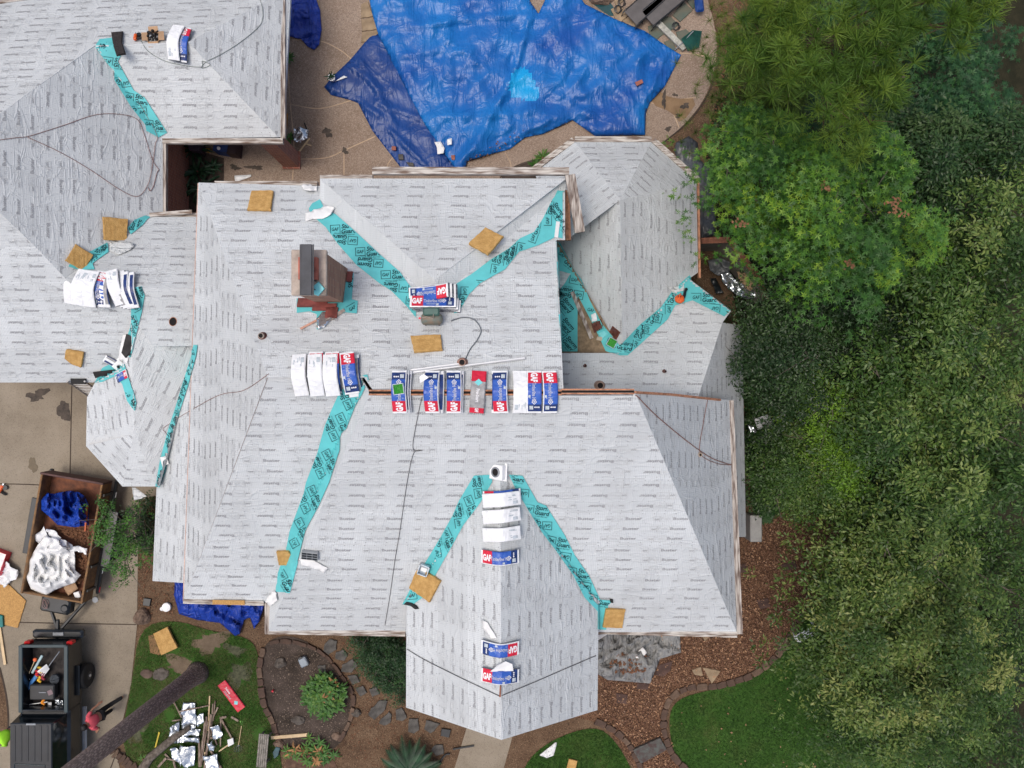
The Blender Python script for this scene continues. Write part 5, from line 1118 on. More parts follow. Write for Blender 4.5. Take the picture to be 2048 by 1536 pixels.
# patio left: foil, column neighbour objects
rag([(592, 262), (604, 259), (620, 264), (618, 278), (604, 290), (592, 286), (588, 276)], "crumpled foil sheet standing on the patio beside the column", mat=SILV, seed=41, roof=False, base=.1, amp=.35, step=4)
bar((587, 320), (620, 277), .05, .03, M("new_wood", (.62, .47, .28), .8, var=.15), "wood_stick", "pale wooden stick leaning by the foil on the patio", "stick", roof=False); bar((612, 288), (623, 292), .04, .03, MATS["new_wood"], "wood_stick", "short pale stick crossing the longer one", "stick", roof=False); bar((609, 246), (615, 262), .04, .02, BLACKM, "metal_rod", "dark rod behind the foil sheet", "rod", roof=False)
bar((570, 228), (568, 258), .22, .08, M("orange_wood", (.5, .22, .03), .7), "orange_board", "orange board beside the right eave of the upper left roof", "board", roof=False)
# porch furniture in the courtyard
for px, c_, lab in (([(372, 282), (398, 282), (398, 302), (378, 300)], (.06, .045, .07), "dark purple covered table under the courtyard eave"), ([(428, 280), (458, 280), (455, 305), (425, 300)], (.02, .05, .18), "dark blue cooler under the courtyard eave"), ([(458, 282), (474, 282), (471, 308), (452, 306)], (.035, .018, .022), "dark maroon box beside the blue cooler")):
    pad(px, .6, M("dark_" + lab.split()[1], c_, .6, var=.2), "storage_box", lab, "box", roof=False, base=0)
rag([(414, 284), (440, 282), (443, 292), (425, 290)], "white cloth lying over the courtyard boxes", mat=PAPER, seed=42, roof=False, base=.65, amp=.1, step=4); mb = MB(); mb.lathe(W(438, 297, .6), [(.03, 0), (.06, .02), (.05, .07)], 12); tag(mb.build("cup", WHITE), "small white cup on the blue cooler", "cup")
rock(418, 302, 6, 4, .2, M("yellow_thing", (.5, .30, .03), .6), "yellow toy on the courtyard floor", seed=6, name="toy", cat="toy")
def plant(cx, cy, n, L_, wd, mat, label, up=.5, droop=.3, seed=0, group=None, name="leafy_plant", cat="plant", stem=.1, mats=None, segs=4):
    p = W(cx, cy, 0); r_ = root(name, tuple(p), label, cat, group); mb = MB(); mats = mats or [mat]
    for k, mt in enumerate(mats):
        m2 = MB(); leaves_radial(m2, p + Vector((0, 0, stem)), n // len(mats), L_, wd, up, droop, seed + k * 7, segs=segs); m2.build("leaves", mt, r_)
    MB().lathe(p, [(.05, 0), (.03, stem + .05)], 8).build("stem", BROWN, r_); return r_
plant(392, 300, 16, .8, .05, DLEAF, "dark strappy plant below the upper left eave in the courtyard", 1.2, .5, 2); plant(398, 345, 14, .7, .05, DLEAF, "dark plant in the middle of the courtyard bed", 1.0, .5, 3)
r_ = plant(402, 378, 22, 1.05, .05, DLEAF, "fern palm beside the brick wall of the courtyard", .5, .55, 4, segs=7, name="fern_palm")
plant(428, 335, 26, .35, .03, DLEAF, "low dark ground plant at the courtyard edge", .5, .3, 5); plant(577, 120, 18, .3, .04, GLEAF, "green shrub peeking out under the right eave of the upper left roof", .8, .3, 6); plant(580, 280, 12, .3, .035, GLEAF, "weed at the foot of the brick column", .8, .3, 7)
plant(1085, 318, 30, .35, .03, YLEAF, "bright green tuft at the octagon wall bed", .8, .3, 8); plant(1070, 332, 26, .28, .03, GLEAF, "second green tuft left of the bright one at the octagon bed", .8, .3, 9)
# ladder
r_ = root("ladder", tuple(W(170, 775, 0)), "aluminium ladder leaning against the left eave above the driveway", "ladder"); A = W(136, 764, 2.85), W(171, 764, 2.85); Bm = W(176, 792, 0), W(212, 792, 0)
AL = M("aluminium", (.42, .42, .42), .4, metal=.4)
for a, b_ in ((A[0], Bm[0]), (A[1], Bm[1])): MB().tube([b_, a + (a - b_) * .04], .03, 6).build("rail", AL, r_)
for k in range(9): t = (k + .7) / 9.3; MB().tube([Bm[0].lerp(A[0], t), Bm[1].lerp(A[1], t)], .018, 6).build("rung", AL, r_)

# ------------------------------------------------ front garden
GS = "stepping stones in the sandy path"
for i, q in enumerate(([(649, 1288), (660, 1278), (674, 1282), (672, 1300), (656, 1310), (646, 1302)], [(672, 1305), (686, 1299), (696, 1310), (688, 1322), (670, 1318)], [(684, 1330), (705, 1318), (716, 1330), (702, 1346), (682, 1344)], [(695, 1352), (712, 1350), (720, 1364), (704, 1370)], [(710, 1378), (726, 1372), (734, 1386), (720, 1394)], [(738, 1378), (752, 1374), (760, 1388), (744, 1394)],
     [(740, 1420), (760, 1400), (775, 1402), (770, 1420), (748, 1440), (736, 1430)], [(760, 1440), (778, 1424), (784, 1430), (780, 1446), (768, 1452), (758, 1448)], [(791, 1420), (804, 1416), (814, 1436), (804, 1443), (792, 1440)], [(818, 1438), (836, 1438), (838, 1460), (828, 1468), (816, 1464)], [(853, 1440), (880, 1448), (868, 1462), (860, 1468), (848, 1458)], [(870, 1490), (885, 1490), (888, 1508), (872, 1512), (862, 1500)], [(634, 1332), (650, 1330), (654, 1348), (640, 1352)])):
    pad(q, .05, SLAT, "stepping_stone", ("dark stepping stone beside the house wall", "stepping stone below the first at the path's top", "broad stepping stone on the upper path", "stepping stone at the hedge's left edge", "stepping stone below the hedge, left one", "stepping stone below the hedge, right one", "long pointed stepping stone in the sandy path", "leaf shaped stepping stone beside the long one", "rounded stepping stone right of the leaf shaped one", "upright rectangular stepping stone near the wing", "stepping stone partly under the wing's raw edge", "round stepping stone beside the front walk", "stepping stone inside the bed border")[i], "stepping stone", GS, roof=False, base=0, rough=.012)
pad([(883, 1457), (902, 1460), (898, 1476), (881, 1472)], .06, BLACKM, "square_tile", "black square tile near the front walk", "tile", roof=False, base=0); pad([(287, 1196), (302, 1198), (299, 1213), (285, 1211)], .06, BLACKM, "square_tile", "black square tile by the driveway edge", "tile", roof=False, base=0)
for q, lab in (([(1406, 1335), (1442, 1342), (1424, 1368)], "triangular tan flagstone at the gravel border"), ([(1384, 1340), (1402, 1334), (1406, 1352), (1390, 1350)], "small yellowish flagstone beside the triangular one"), ([(1404, 1272), (1421, 1273), (1410, 1283)], "tan flagstone tip under the front eave")): pad(q, .05, FLAG, "flagstone", lab, "flagstone", roof=False, base=0, rough=.01)
for q, lab in (([(1318, 1330), (1345, 1322), (1342, 1340), (1326, 1354), (1310, 1350)], "dark slab beside the grey tarp"), ([(1232, 1386), (1256, 1390), (1254, 1408), (1234, 1406)], "dark slab in the lower gravel"), ([(1512, 1200), (1536, 1196), (1542, 1214), (1520, 1218)], "dark slab in the upper gravel"), ([(1562, 1130), (1590, 1120), (1596, 1136), (1570, 1142)], "dark slab in the far right gravel"), ([(1275, 1366), (1298, 1368), (1296, 1380), (1272, 1378)], "flat dark stone below the grey tarp"), ([(1478, 1130), (1492, 1126), (1494, 1144), (1480, 1146)], "narrow dark slab beside the east eave")): pad(q, .04, M("brown_slab", (.085, .05, .04), .9, var=.35, bump=.4), "garden_slab", lab, "garden slab", "dark slabs set in the gravel", roof=False, base=0, rough=.01)
pad([(1266, 1500), (1320, 1476), (1334, 1500), (1282, 1528)], .14, M("dark_timber", (.07, .045, .04), .85, col2=(.10, .11, .10), vs=6, bump=.4), "bench_slab", "dark mossy stone slab bridging the gravel path", "stone slab", roof=False, base=0, rough=.01)
# curved stone borders, each stone its own object
BRD = M("border_stone", (.115, .07, .05), .9, col2=(.07, .046, .034), vs=4, bump=.5); BRD2 = M("border_stone_pale", (.135, .09, .062), .9, var=.3, vs=4, bump=.5)
def border(pts, wd, label, group, seed, ln=.34):
    r_ = random.Random(seed); P = [W(x, y, 0) for x, y in spl(pts, 10)]; D = [0]
    for i in range(1, len(P)): D.append(D[-1] + (P[i] - P[i - 1]).length)
    def at(s):
        for i in range(1, len(P)):
            if D[i] >= s: t = (s - D[i - 1]) / max(1e-6, D[i] - D[i - 1]); return P[i - 1].lerp(P[i], t), (P[i] - P[i - 1]).normalized()
        return P[-1], (P[-1] - P[-2]).normalized()
    s = 0
    while s < D[-1] - ln * .5:
        l_ = ln * r_.uniform(.7, 1.25); c, t = at(s + l_ / 2); n = Vector((-t.y, t.x, 0)); w_ = wd * r_.uniform(.8, 1.15) / 2; h = r_.uniform(.05, .10); e = l_ * .47; j = lambda: r_.uniform(-.02, .02)
        q = [c - t * e - n * w_, c - t * (e * .3) - n * (w_ * 1.1), c + t * e - n * w_, c + t * (e + .02), c + t * e + n * w_, c - t * (e * .2) + n * (w_ * 1.08), c - t * e + n * w_]; q = [p + Vector((j(), j(), h)) for p in q]; b = .02; top = [p + (c - p).normalized() * b + Vector((0, 0, b)) for p in q]; mb = MB(); N = len(q); low = [Vector((p.x, p.y, -.03)) for p in q]
        mb.add(low + q + top, [(k * N + i, k * N + (i + 1) % N, (k + 1) * N + (i + 1) % N, (k + 1) * N + i) for k in range(2) for i in range(N)] + [tuple(2 * N + i for i in range(N))]); tag(mb.build("border_stone", BRD if r_.random() < .75 else BRD2, org=c), label, "border stone", group); s += l_ + .02
border([(1600, 1225), (1585, 1262), (1556, 1306), (1510, 1345), (1440, 1370), (1380, 1375), (1345, 1392), (1328, 1430), (1330, 1470), (1350, 1515), (1400, 1560)], .20, "brown stone in the curved border of the right lawn", "brown stones edging the right lawn", 5)
border([(1190, 1440), (1235, 1465), (1265, 1500), (1285, 1545)], .20, "brown stone in the curved border of the middle lawn", "brown stones edging the middle lawn", 6)
border([(528, 1295), (520, 1340), (524, 1380), (530, 1410), (545, 1440), (556, 1475), (570, 1500)], .19, "brown stone between the left lawn and the island bed", "brown stones edging the island bed", 7)
border([(540, 1285), (575, 1282), (630, 1296), (665, 1325), (690, 1360), (706, 1395), (700, 1440), (680, 1478)], .13, "thin brown stone along the path side of the island bed", "thin stones on the path side of the island bed", 8, .42)
border([(224, 1498), (246, 1516), (272, 1538)], .30, "red brick in the row edging the driveway corner", "red bricks edging the driveway corner", 9, .12)
rock(286, 1233, 15, 17, .35, ROCK, "mottled tan boulder beside the driveway", seed=21)
rock(294, 1347, 13, 9, .10, M("flat_rock", (.13, .09, .07), .9, var=.3), "flat brown rock on the left lawn", seed=22); rock(322, 1348, 16, 13, .12, ROCKG, "grey flat rock next to the leaning trunk", seed=23); rock(562, 1325, 12, 10, .2, ROCKG, "mossy rock in the upper island bed", seed=24); rock(598, 1440, 14, 9, .12, ROCKG, "low dark rock in the lower island bed", seed=25); rock(674, 1472, 10, 8, .12, ROCK, "tan rock at the bottom tip of the island bed", seed=26); rock(712, 1425, 10, 8, .15, ROCKG, "pale weathered rock on the sandy path", seed=27); rock(558, 1486, 10, 8, .14, ROCK, "tan rock beside the grey bench", seed=28)
mb = MB(); mb.lathe(W(335, 1213, .0), [(.10, 0), (.16, .05), (.15, .12), (.04, .15)], 14); mb.lathe(W(325, 1217, 0), [(.05, 0), (.07, .06), (.02, .1)], 10); tag(mb.build("garden_ornament", WHITE), "small white swan shaped ornament by the royal blue tarp", "ornament")
pad([(306, 1268), (334, 1254), (355, 1296), (322, 1311)], .10, FOAM, "foam_pad", "tan foam pad lying on the left lawn", "foam pad", GP, roof=False, rough=.006, base=.1); pad([(296, 1272), (310, 1268), (322, 1306), (318, 1311), (300, 1306)], .04, M("dark_cardboard", (.22, .13, .06), .9), "cardboard_sheet", "brown cardboard sheet under the foam pad on the lawn", "cardboard", roof=False, base=0)
pad([(1138, 1518), (1155, 1522), (1150, 1545), (1132, 1542)], .08, FOAM, "foam_pad", "small tan foam piece at the bottom of the middle lawn", "foam pad", GP, roof=False)
o = bundle(W(464, 1391, .02), -53, 'redwrap', .0, "red wrapped shingle bundle lying on the left lawn", group=None); o.scale = (1.0, .95, .8)
pad([(-20, 1150), (14, 1166), (52, 1202), (35, 1256), (5, 1250), (-20, 1245)], .02, OSB, "osb_sheet", "broken strand board sheet on the driveway at the left edge", "wooden sheet", roof=False, rough=.01)
bar((0, 1248), (12, 1328), .09, .04, MATS["new_wood"], "plank", "pale plank on the driveway with a green end", "plank", roof=False); pad([(-3, 1230), (5, 1232), (6, 1254), (-3, 1256)], .1, M("green_tool", (.0, .16, .15), .4), "green_tool_head", "dark green tool head at the end of the driveway plank", "tool", roof=False)
mw = Matrix.Translation(W(2, 1122, 0)) @ Matrix.Rotation(R(-20), 4, 'Z'); r_ = root("red_carton", None, "open red and white carton at the left driveway edge", "carton", None, mw)
for x, y, sx_, sy_ in ((-.25, 0, .01, .8), (.25, 0, .01, .8), (0, -.4, .5, .01), (0, .4, .5, .01)): MB().box((x, y, .15), (sx_, sy_, .3)).build("side_panel", RED, r_)
MB().box((0, 0, .02), (.48, .78, .02)).build("lining", CLEAR, r_)
rag([(2, 1136), (20, 1120), (40, 1138), (42, 1155), (26, 1160), (18, 1172), (4, 1160)], "clump of clear plastic wrap on the driveway", mat=CLEAR, name="plastic_wrap", cat="plastic wrap", seed=51, roof=False, amp=.35, step=3)
# trash heap on the lawn: foil sheets and weathered sticks
GF = "foil sheets in the scrap heap"; 
for k, (q, lab) in enumerate((([(366, 1402), (394, 1402), (394, 1456), (366, 1456)], "tall foil sheet at the top of the scrap heap"), ([(343, 1448), (360, 1442), (362, 1472), (358, 1484), (344, 1480)], "rounded foil sheet at the left of the scrap heap"), ([(370, 1462), (384, 1454), (404, 1454), (402, 1472), (366, 1470)], "brightest white foil sheet in the middle of the heap"), ([(358, 1470), (402, 1468), (400, 1484), (358, 1482)], "wide grey foil sheet across the heap"), ([(345, 1494), (356, 1490), (376, 1510), (366, 1526), (346, 1510)], "foil sheet at the lower left of the heap"), ([(366, 1486), (394, 1486), (396, 1524), (376, 1532), (368, 1522)], "long foil sheet at the bottom of the heap"), ([(425, 1448), (440, 1442), (452, 1466), (438, 1474), (428, 1472)], "dull metal sheet right of the sticks"), ([(418, 1480), (430, 1478), (436, 1490), (422, 1500)], "small foil piece inside the wooden frame"), ([(412, 1506), (440, 1500), (443, 1530), (420, 1530)], "crinkled foil sheet at the lower right of the heap"), ([(398, 1428), (412, 1422), (414, 1436), (402, 1446)], "dark foil scrap beside the tall sheet"))):
    q = [p for a_, b_ in zip(q, q[1:] + q[:1]) for p in ((a_[0] + random.uniform(-2.5, 2.5), a_[1] + random.uniform(-2.5, 2.5)), ((a_[0] + b_[0]) / 2 + random.uniform(-3, 3), (a_[1] + b_[1]) / 2 + random.uniform(-3, 3)))]
    rag(q, lab, mat=SILV, name="foil_sheet", cat="foil sheet", seed=60 + k, roof=False, amp=.16, base=.03 + .02 * k, step=4, group=GF)
WST = plank_mat("old_stick", (.34, .27, .21), (.12, .075, .055), 1, 30); r9 = random.Random(4)
st = [((421, 1390), (418, 1460)), ((432, 1400), (428, 1440)), ((438, 1412), (420, 1450)), ((428, 1405), (424, 1470)), ((418, 1440), (405, 1530)), ((412, 1444), (408, 1500)), ((416, 1430), (402, 1530)), ((426, 1425), (412, 1536)), ((400, 1480), (400, 1530)), ((422, 1450), (436, 1488)), ((442, 1432), (469, 1480)), ((469, 1480), (440, 1500)), ((346, 1392), (366, 1432)), ((362, 1420), (420, 1408)), ((348, 1438), (364, 1436)), ((320, 1530), (336, 1512)), ((332, 1506), (340, 1515)), ((418, 1490), (445, 1536)), ((422, 1474), (440, 1472)), ((444, 1434), (443, 1490)), ((336, 1514), (372, 1522)), ((350, 1518), (356, 1540)), ((414, 1500), (416, 1540)), ((444, 1432), (456, 1430)), ((464, 1432), (478, 1440))]
for k, (a, b) in enumerate(st): bar(a, b, .035 + .04 * r9.random(), .03, WST if k % 11 else MATS["new_wood"], "wood_scrap", "weathered stick in the scrap heap on the left lawn", "wood scrap", lift=.05 + .012 * (k % 8), group="sticks of the scrap heap", roof=False)
pad([(454, 1480), (466, 1476), (468, 1488), (456, 1494)], .03, PAPER, "board_scrap", "pale square offcut at the corner of the stick frame", "offcut", roof=False, base=.15)
r_ = root("garden_fork", tuple(W(478, 1480, 0)), "garden fork with green handle lying on the lawn", "garden fork"); MB().tube([W(483, 1452, .04), W(477, 1490, .04)], .014, 6).build("shaft", MATS["new_wood"], r_); b = MB(); b.tube([W(480, 1442, .04), W(486, 1442, .04), W(484, 1450, .04), W(480, 1442, .04)], .012, 5); b.build("handle", M("lime_plastic", (.2, .5, .1), .5), r_)
for k in range(5): MB().tube([W(477, 1490, .04), W(469.5 + 3.6 * k, 1494, .04), W(469 + 3.6 * k, 1504, .03)], .006, 4).build("tine", SILV, r_)
bar((312, 1494), (320, 1463), .05, .04, M("yellow_handle", (.55, .42, .03), .5), "yellow_tool_handle", "yellow tool handle in the grass near the trunk", "tool handle", roof=False)
mw = Matrix.Translation(W(533, 1490, 0)) @ Matrix.Rotation(R(-5), 4, 'Z'); r_ = root("garden_bench", None, "weathered slatted bench on the left lawn edge", "bench", None, mw)
for k in range(5): MB().bbox((-.14 + .07 * k, 0, .42), (.06, 1.15, .03), b=.006).build("slat", M("grey_slat", (.24, .22, .19), .9, var=.3, vs=10), r_)
for y in (-.45, .45):
    for x in (-.13, .13): MB().box((x, y, .2), (.05, .05, .41)).build("leg", MATS["grey_slat"], r_)
bar((543, 1474), (616, 1468), .11, .05, MATS["new_wood"], "plank", "fresh pine plank lying across the island bed", "plank", roof=False)
pad([(545, 1505), (552, 1494), (560, 1496), (556, 1512), (548, 1518)], .12, M("teal_dark_box", (.03, .09, .11), .4, var=.4), "toolbag", "dark teal bag of tools beside the bench", "tool bag", roof=False); pad([(553, 1482), (560, 1488), (556, 1494), (550, 1490)], .1, M("terracotta", (.35, .19, .11), .9), "clay_block", "pale clay block above the tool bag", "block", roof=False)
mb = MB(); mb.lathe(W(547, 1380, 0), [(.03, 0), (.035, .12), (.02, .13)], 10); tag(mb.build("drink_can", RED), "crushed red can in the island bed", "can")
mw = Matrix.Translation(W(609, 1321, 0)) @ Matrix.Rotation(R(25), 4, 'Z'); r_ = root("landscape_lantern", None, "pale blue grey plastic box in the island bed", "utility box", None, mw); MB().bbox((0, 0, .1), (.27, .32, .2), b=.03).build("housing", M("pale_blue_grey", (.28, .33, .37), .5), r_); MB().bbox((-.02, .17, .18), (.13, .08, .05), b=.01).build("latch", BLACKM, r_)
bar((906, 1497), (948, 1490), .05, .05, BLACKM, "downlight_stake", "dark metal rod lying across the front walk", "rod", roof=False); hose([(880, 1525), (885, 1515), (892, 1508), (900, 1507)], .03, BLACKM, "short black corrugated hose by the front walk", roof=False, name="drain_hose")
pad([(1188, 1270), (1216, 1268), (1196, 1281)], .06, PAPER, "soffit_piece", "white soffit triangle hanging at the wing corner", "trim piece", zbase=2.6)
mw = Matrix.Translation(W(1606, 1260, 0)) @ Matrix.Rotation(R(30), 4, 'Z'); r_ = root("lawn_chair_frame", None, "white slatted garden bench half hidden by the oak", "bench", None, mw)
for k in range(4): MB().bbox((0, -.12 + .08 * k, .4), (.9, .055, .03), b=.006).build("slat", CLEAR, r_)
for x in (-.38, .38): MB().box((x, 0, .19), (.05, .3, .38)).build("leg", CLEAR, r_)
mw = Matrix.Translation(W(1507, 1050, 1.5)); r_ = root("ac_unit", None, "pale louvred utility unit at the south east corner", "utility unit", None, Matrix.Translation(W(1500, 1050, 0))); MB().bbox((.0, 0, .35), (.4, .9, .7), b=.03).build("housing", M("pale_grey_metal", (.33, .33, .32), .5), r_)
r_ = root("trash_enclosure", (0, 0, 0), "low wooden walled enclosure beside the octagon wing", "enclosure"); 
for a, b in (((1402, 482), (1458, 480)), ((1458, 480), (1520, 560)), ((1520, 560), (1530, 600))):
    A, Bv = W(*a, 1.7), W(*b, 1.7); t = (Bv - A).normalized(); n = Vector((t.y, -t.x, 0)) * .06; MB().prism([A - n, Bv - n, Bv + n, A + n] if (Bv - A).cross(n).z > 0 else [A + n, Bv + n, Bv - n, A - n], (0, 0, -1.7)).build("wall_panel", M("taupe_panel", (.25, .21, .18), .9, var=.15), r_); MB().prism([p + Vector((0, 0, .05)) for p in ([A - n * 1.6, Bv - n * 1.6, Bv + n * 1.6, A + n * 1.6] if (Bv - A).cross(n).z > 0 else [A + n * 1.6, Bv + n * 1.6, Bv - n * 1.6, A - n * 1.6])], (0, 0, -.045)).build("cap_board", M("red_brown_wood", (.24, .10, .06), .85, var=.35, vs=8), r_)
rag([(1405, 528), (1425, 522), (1445, 532), (1446, 550), (1425, 558), (1408, 548)], "dark grey bag in the side enclosure", mat=TDG, seed=71, roof=False, base=.7, amp=.3, step=4, name="trash_bag", cat="trash bag"); rag([(1425, 556), (1440, 552), (1452, 566), (1490, 590), (1500, 600), (1470, 606), (1440, 585), (1430, 575)], "bright foil sheet heaped in the side enclosure", mat=SILV, name="foil_sheet", cat="foil sheet", seed=72, roof=False, base=.95, amp=.35, step=4); rag([(1455, 552), (1475, 556), (1488, 575), (1482, 590), (1462, 575)], "brown paper sack in the side enclosure", mat=CARD, seed=73, roof=False, base=1.0, amp=.3, step=4, name="paper_sack", cat="paper sack"); rag([(1412, 560), (1425, 560), (1440, 590), (1425, 590)], "black plastic sack in the side enclosure", mat=BLACKM, seed=74, roof=False, base=.4, amp=.3, step=4, name="trash_bag", cat="trash bag")

# ------------------------------------------------ vehicles
RUST2 = M("rusty_steel", (.22, .085, .045), .9, col2=(.10, .045, .03), vs=4, bump=.3); OCHRE = M("ochre_board", (.26, .14, .055), .8, col2=(.13, .075, .04), vs=5)
mw = Matrix.Translation((-14.82, -5.08, 0)) @ Matrix.Rotation(R(-9.8), 4, 'Z'); T = root("dump_trailer", None, "rusty open dump trailer full of scrap on the driveway", "trailer", None, mw)
MB().box((0, 0, .72), (1.98, 3.96, .06)).build("bed_floor", RUST2, T)
for x in (-1.0, 1.0): MB().bbox((x, 0, 1.0), (.07, 4.02, .62), b=.012).build("side_wall", OCHRE, T)
MB().bbox((0, -1.98, .98), (2.04, .06, .58), b=.012).build("front_wall", OCHRE, T); b = MB(); b.bbox((0, 2.0, 1.02), (2.1, .07, .62), b=.012); b.build("tailgate", M("dark_rust_gate", (.09, .045, .04), .7, var=.3), T)
for k in range(5): MB().box((1.06, -1.6 + .8 * k, .95), (.06, .08, .5)).build("stake_post", BLACKM, T)
MB().bbox((1.12, .1, .55), (.10, 3.9, .14), b=.02).build("side_rail", BLACKM, T); MB().bbox((-1.12, .1, .55), (.10, 3.9, .14), b=.02).build("side_rail", BLACKM, T)
for k in range(6): MB().box((1.18, -1.7 + .65 * k, .58), (.012, .18, .05)).build("reflector", WHITE if k % 2 else RED, T)
for s in (-1, 1):
    for y in (.55, -.35):
        wq = Matrix.Rotation(R(90), 3, 'Y'); wh = MB(); wh.lathe((s * 1.33, y, .36), [(.2, -.11), (.33, -.1), (.36, -.06), (.36, .06), (.33, .1), (.2, .11)], 22, rot=wq); wh = wh.build("wheel", BLACKR, T, smooth=False); r2 = MB(); r2.lathe((s * 1.33, y, .36), [(.02, -.118), (.19, -.12), (.19, .12), (.02, .118)], 16, rot=wq); r2.build("rim", GREYP, wh, org=(0, 0, 0))
    MB().bbox((s * 1.32, .1, .80), (.32, 1.9, .05), b=.02).build("fender", BLACKM, T)
MB().tube([(-.75, -2.0, .5), (.0, -3.35, .5)], .06, 6).build("tongue_beam", BLACKM, T); MB().tube([(.85, -2.0, .5), (.02, -3.35, .5)], .06, 6).build("tongue_beam", BLACKM, T); b = MB(); b.bbox((-.05, -2.35, .72), (1.0, .55, .4), b=.06); b.build("pump_box", BLACKM, T); MB().lathe((.3, -2.4, .9), [(.12, 0), (.14, .03), (.1, .06)], 10).build("cable_coil", BLACKM, T); MB().bbox((0, -3.45, .52), (.14, .3, .12), b=.03).build("coupler", BLACKM, T); MB().lathe((.98, -2.15, .3), [(.09, 0), (.1, .02), (.1, .06)], 10).build("jack_foot", GREYP, T)
for k in range(3): MB().tube([(-.35 + .1 * math.cos(a * .5 + k), -2.35 + .14 * math.sin(a * .5), .93 + .005 * a) for a in range(14)], .008, 4).build("brake_cord", M("pink_cord", (.35, .22, .2), .6), T)
TBUN = tarp_mat("tarp_bundle_blue", (.012, .07, .48), (.008, .04, .30), .42, .8)
tarp([(82, 1000), (95, 985), (108, 988), (118, 985), (140, 981), (158, 984), (170, 992), (178, 1010), (178, 1050), (150, 1055), (115, 1050), (100, 1035), (82, 1020)], [TBUN], "crumpled royal blue tarp inside the dump trailer", z=.78, amp=.6, crum=.6, seed=23, step=2.5, base=.12, folds=[((90, 1010), (120, 1045), 4, .12), ((125, 990), (130, 1040), 4, .14), ((150, 990), (175, 1040), 4, .1), ((130, 1040), (175, 1015), 4, .12)])
tarp([(92, 1070), (100, 1075), (130, 1080), (145, 1090), (150, 1110), (150, 1140), (162, 1150), (150, 1165), (110, 1180), (92, 1192), (62, 1178), (52, 1155), (58, 1120), (75, 1090)], [PAPER], "big heap of white sheeting inside the dump trailer", z=.78, amp=.5, crum=.35, seed=24, step=3, base=.25, name="white_sheeting"); 
rag([(75, 1070), (96, 1050), (100, 1072), (80, 1088)], "grey white sheet behind the heap in the trailer", mat=CLEAR, seed=81, zb=.95, amp=.2); rag([(140, 1092), (160, 1090), (178, 1096), (178, 1108), (160, 1100), (145, 1100)], "torn white wrapper near the trailer's right wall", mat=CLEAR, seed=82, zb=.95, amp=.25, step=3)
rag([(98, 1056), (112, 1060), (126, 1075), (120, 1080), (100, 1072)], "torn white packaging between tarp and heap", mat=CLEAR, seed=83, zb=.95, amp=.25, step=3); rag([(128, 1172), (152, 1164), (158, 1176), (140, 1190)], "brown cardboard flap at the trailer front", mat=CARD, seed=84, zb=.9, amp=.1, name="cardboard", cat="cardboard"); pad([(146, 1186), (157, 1183), (161, 1194), (151, 1199)], .12, WHITE, "white_tub", "small white tub at the trailer's front corner", "tub", zbase=.85)
litter("shingle_debris", "brown shingle crumbs on the trailer floor", "debris", [(100, 1055), (178, 1060), (172, 1160), (150, 1170), (150, 1080)], 900, .022, M("debris_brown", (.24, .11, .05), .9, col2=(.10, .05, .03), vs=30), .80, 9, .08)
bar((176, 1010), (172, 1062), .05, .05, M("orange_rail", (.45, .10, .03), .6), "orange_pole", "orange pole standing along the trailer's right wall", "pole", za=1.2, zb=1.2)
# pickup truck
Tk = root("pickup_truck", (-15.4, -11.0, 0), "black pickup truck with an open bed full of tools", "pickup truck"); BP = M("truck_black", (.010, .013, .016), .25, var=.25, spec=.6); LN = M("bedliner", (.035, .03, .028), .9, var=.4, vs=6, bump=.4); ED = M("truck_edge", (.028, .05, .058), .4, var=.1)
MB().box((-15.38, -9.7, .80), (1.5, 2.1, .05)).build("bed_floor", LN, Tk)
for x in (-16.12, -14.63):
    MB().bbox((x, -9.68, .95), (.12, 2.15, .85), b=.03).build("bed_side", BP, Tk); MB().bbox((x, -9.68, 1.385), (.13, 2.2, .04), b=.015).build("bed_rail", ED, Tk)
MB().bbox((-15.38, -8.62, 1.0), (1.6, .08, .72), b=.02).build("tailgate", BP, Tk); MB().bbox((-15.38, -8.6, 1.375), (1.5, .10, .04), b=.012).build("tailgate_cap", ED, Tk); MB().bbox((-15.38, -10.72, 1.0), (1.6, .08, .8), b=.02).build("bed_bulkhead", BP, Tk)
MB().bbox((-15.3, -8.42, .62), (1.72, .28, .22), b=.06).build("rear_bumper", BP, Tk); MB().box((-15.25, -8.4, .75), (.35, .1, .03)).build("step_pad", GREYP, Tk); MB().bbox((-15.38, -8.2, .55), (.1, .45, .1), b=.02).build("hitch", BLACKM, Tk)
for x in (-16.02, -14.62): MB().bbox((x, -8.56, 1.1), (.20, .12, .26), b=.03).build("tail_light", M("tail_red", (.55, .01, .01), .25, var=.1), Tk)
b = MB(); b.bbox((-15.38, -12.3, .95), (1.66, 3.2, .75), b=.08); b.build("body", BP, Tk); b = MB()
z0, z1 = 1.3, 1.86; lo = [(-16.16, -10.84), (-14.62, -10.84), (-14.62, -13.4), (-16.16, -13.4)]; hi = [(-16.12, -10.92), (-14.80, -10.92), (-14.82, -12.7), (-16.10, -12.7)]
vs = [(x, y, z0) for x, y in lo] + [(x, y, z1) for x, y in hi]; b.add(vs, [(0, 3, 7, 4), (1, 5, 6, 2), (0, 4, 5, 1), (3, 2, 6, 7), (4, 7, 6, 5)]); b.build("cab_pillars", M("tinted_glass", (.008, .011, .014), .08, spec=.8), Tk)
MB().bbox((-15.46, -11.82, 1.88), (1.36, 1.85, .06), b=.03).build("roof_panel", BP, Tk)
for k in range(6): MB().bbox((-15.98 + .21 * k, -11.55, 1.915), (.06, 1.15, .015), b=.006).build("roof_rib", BP, Tk)
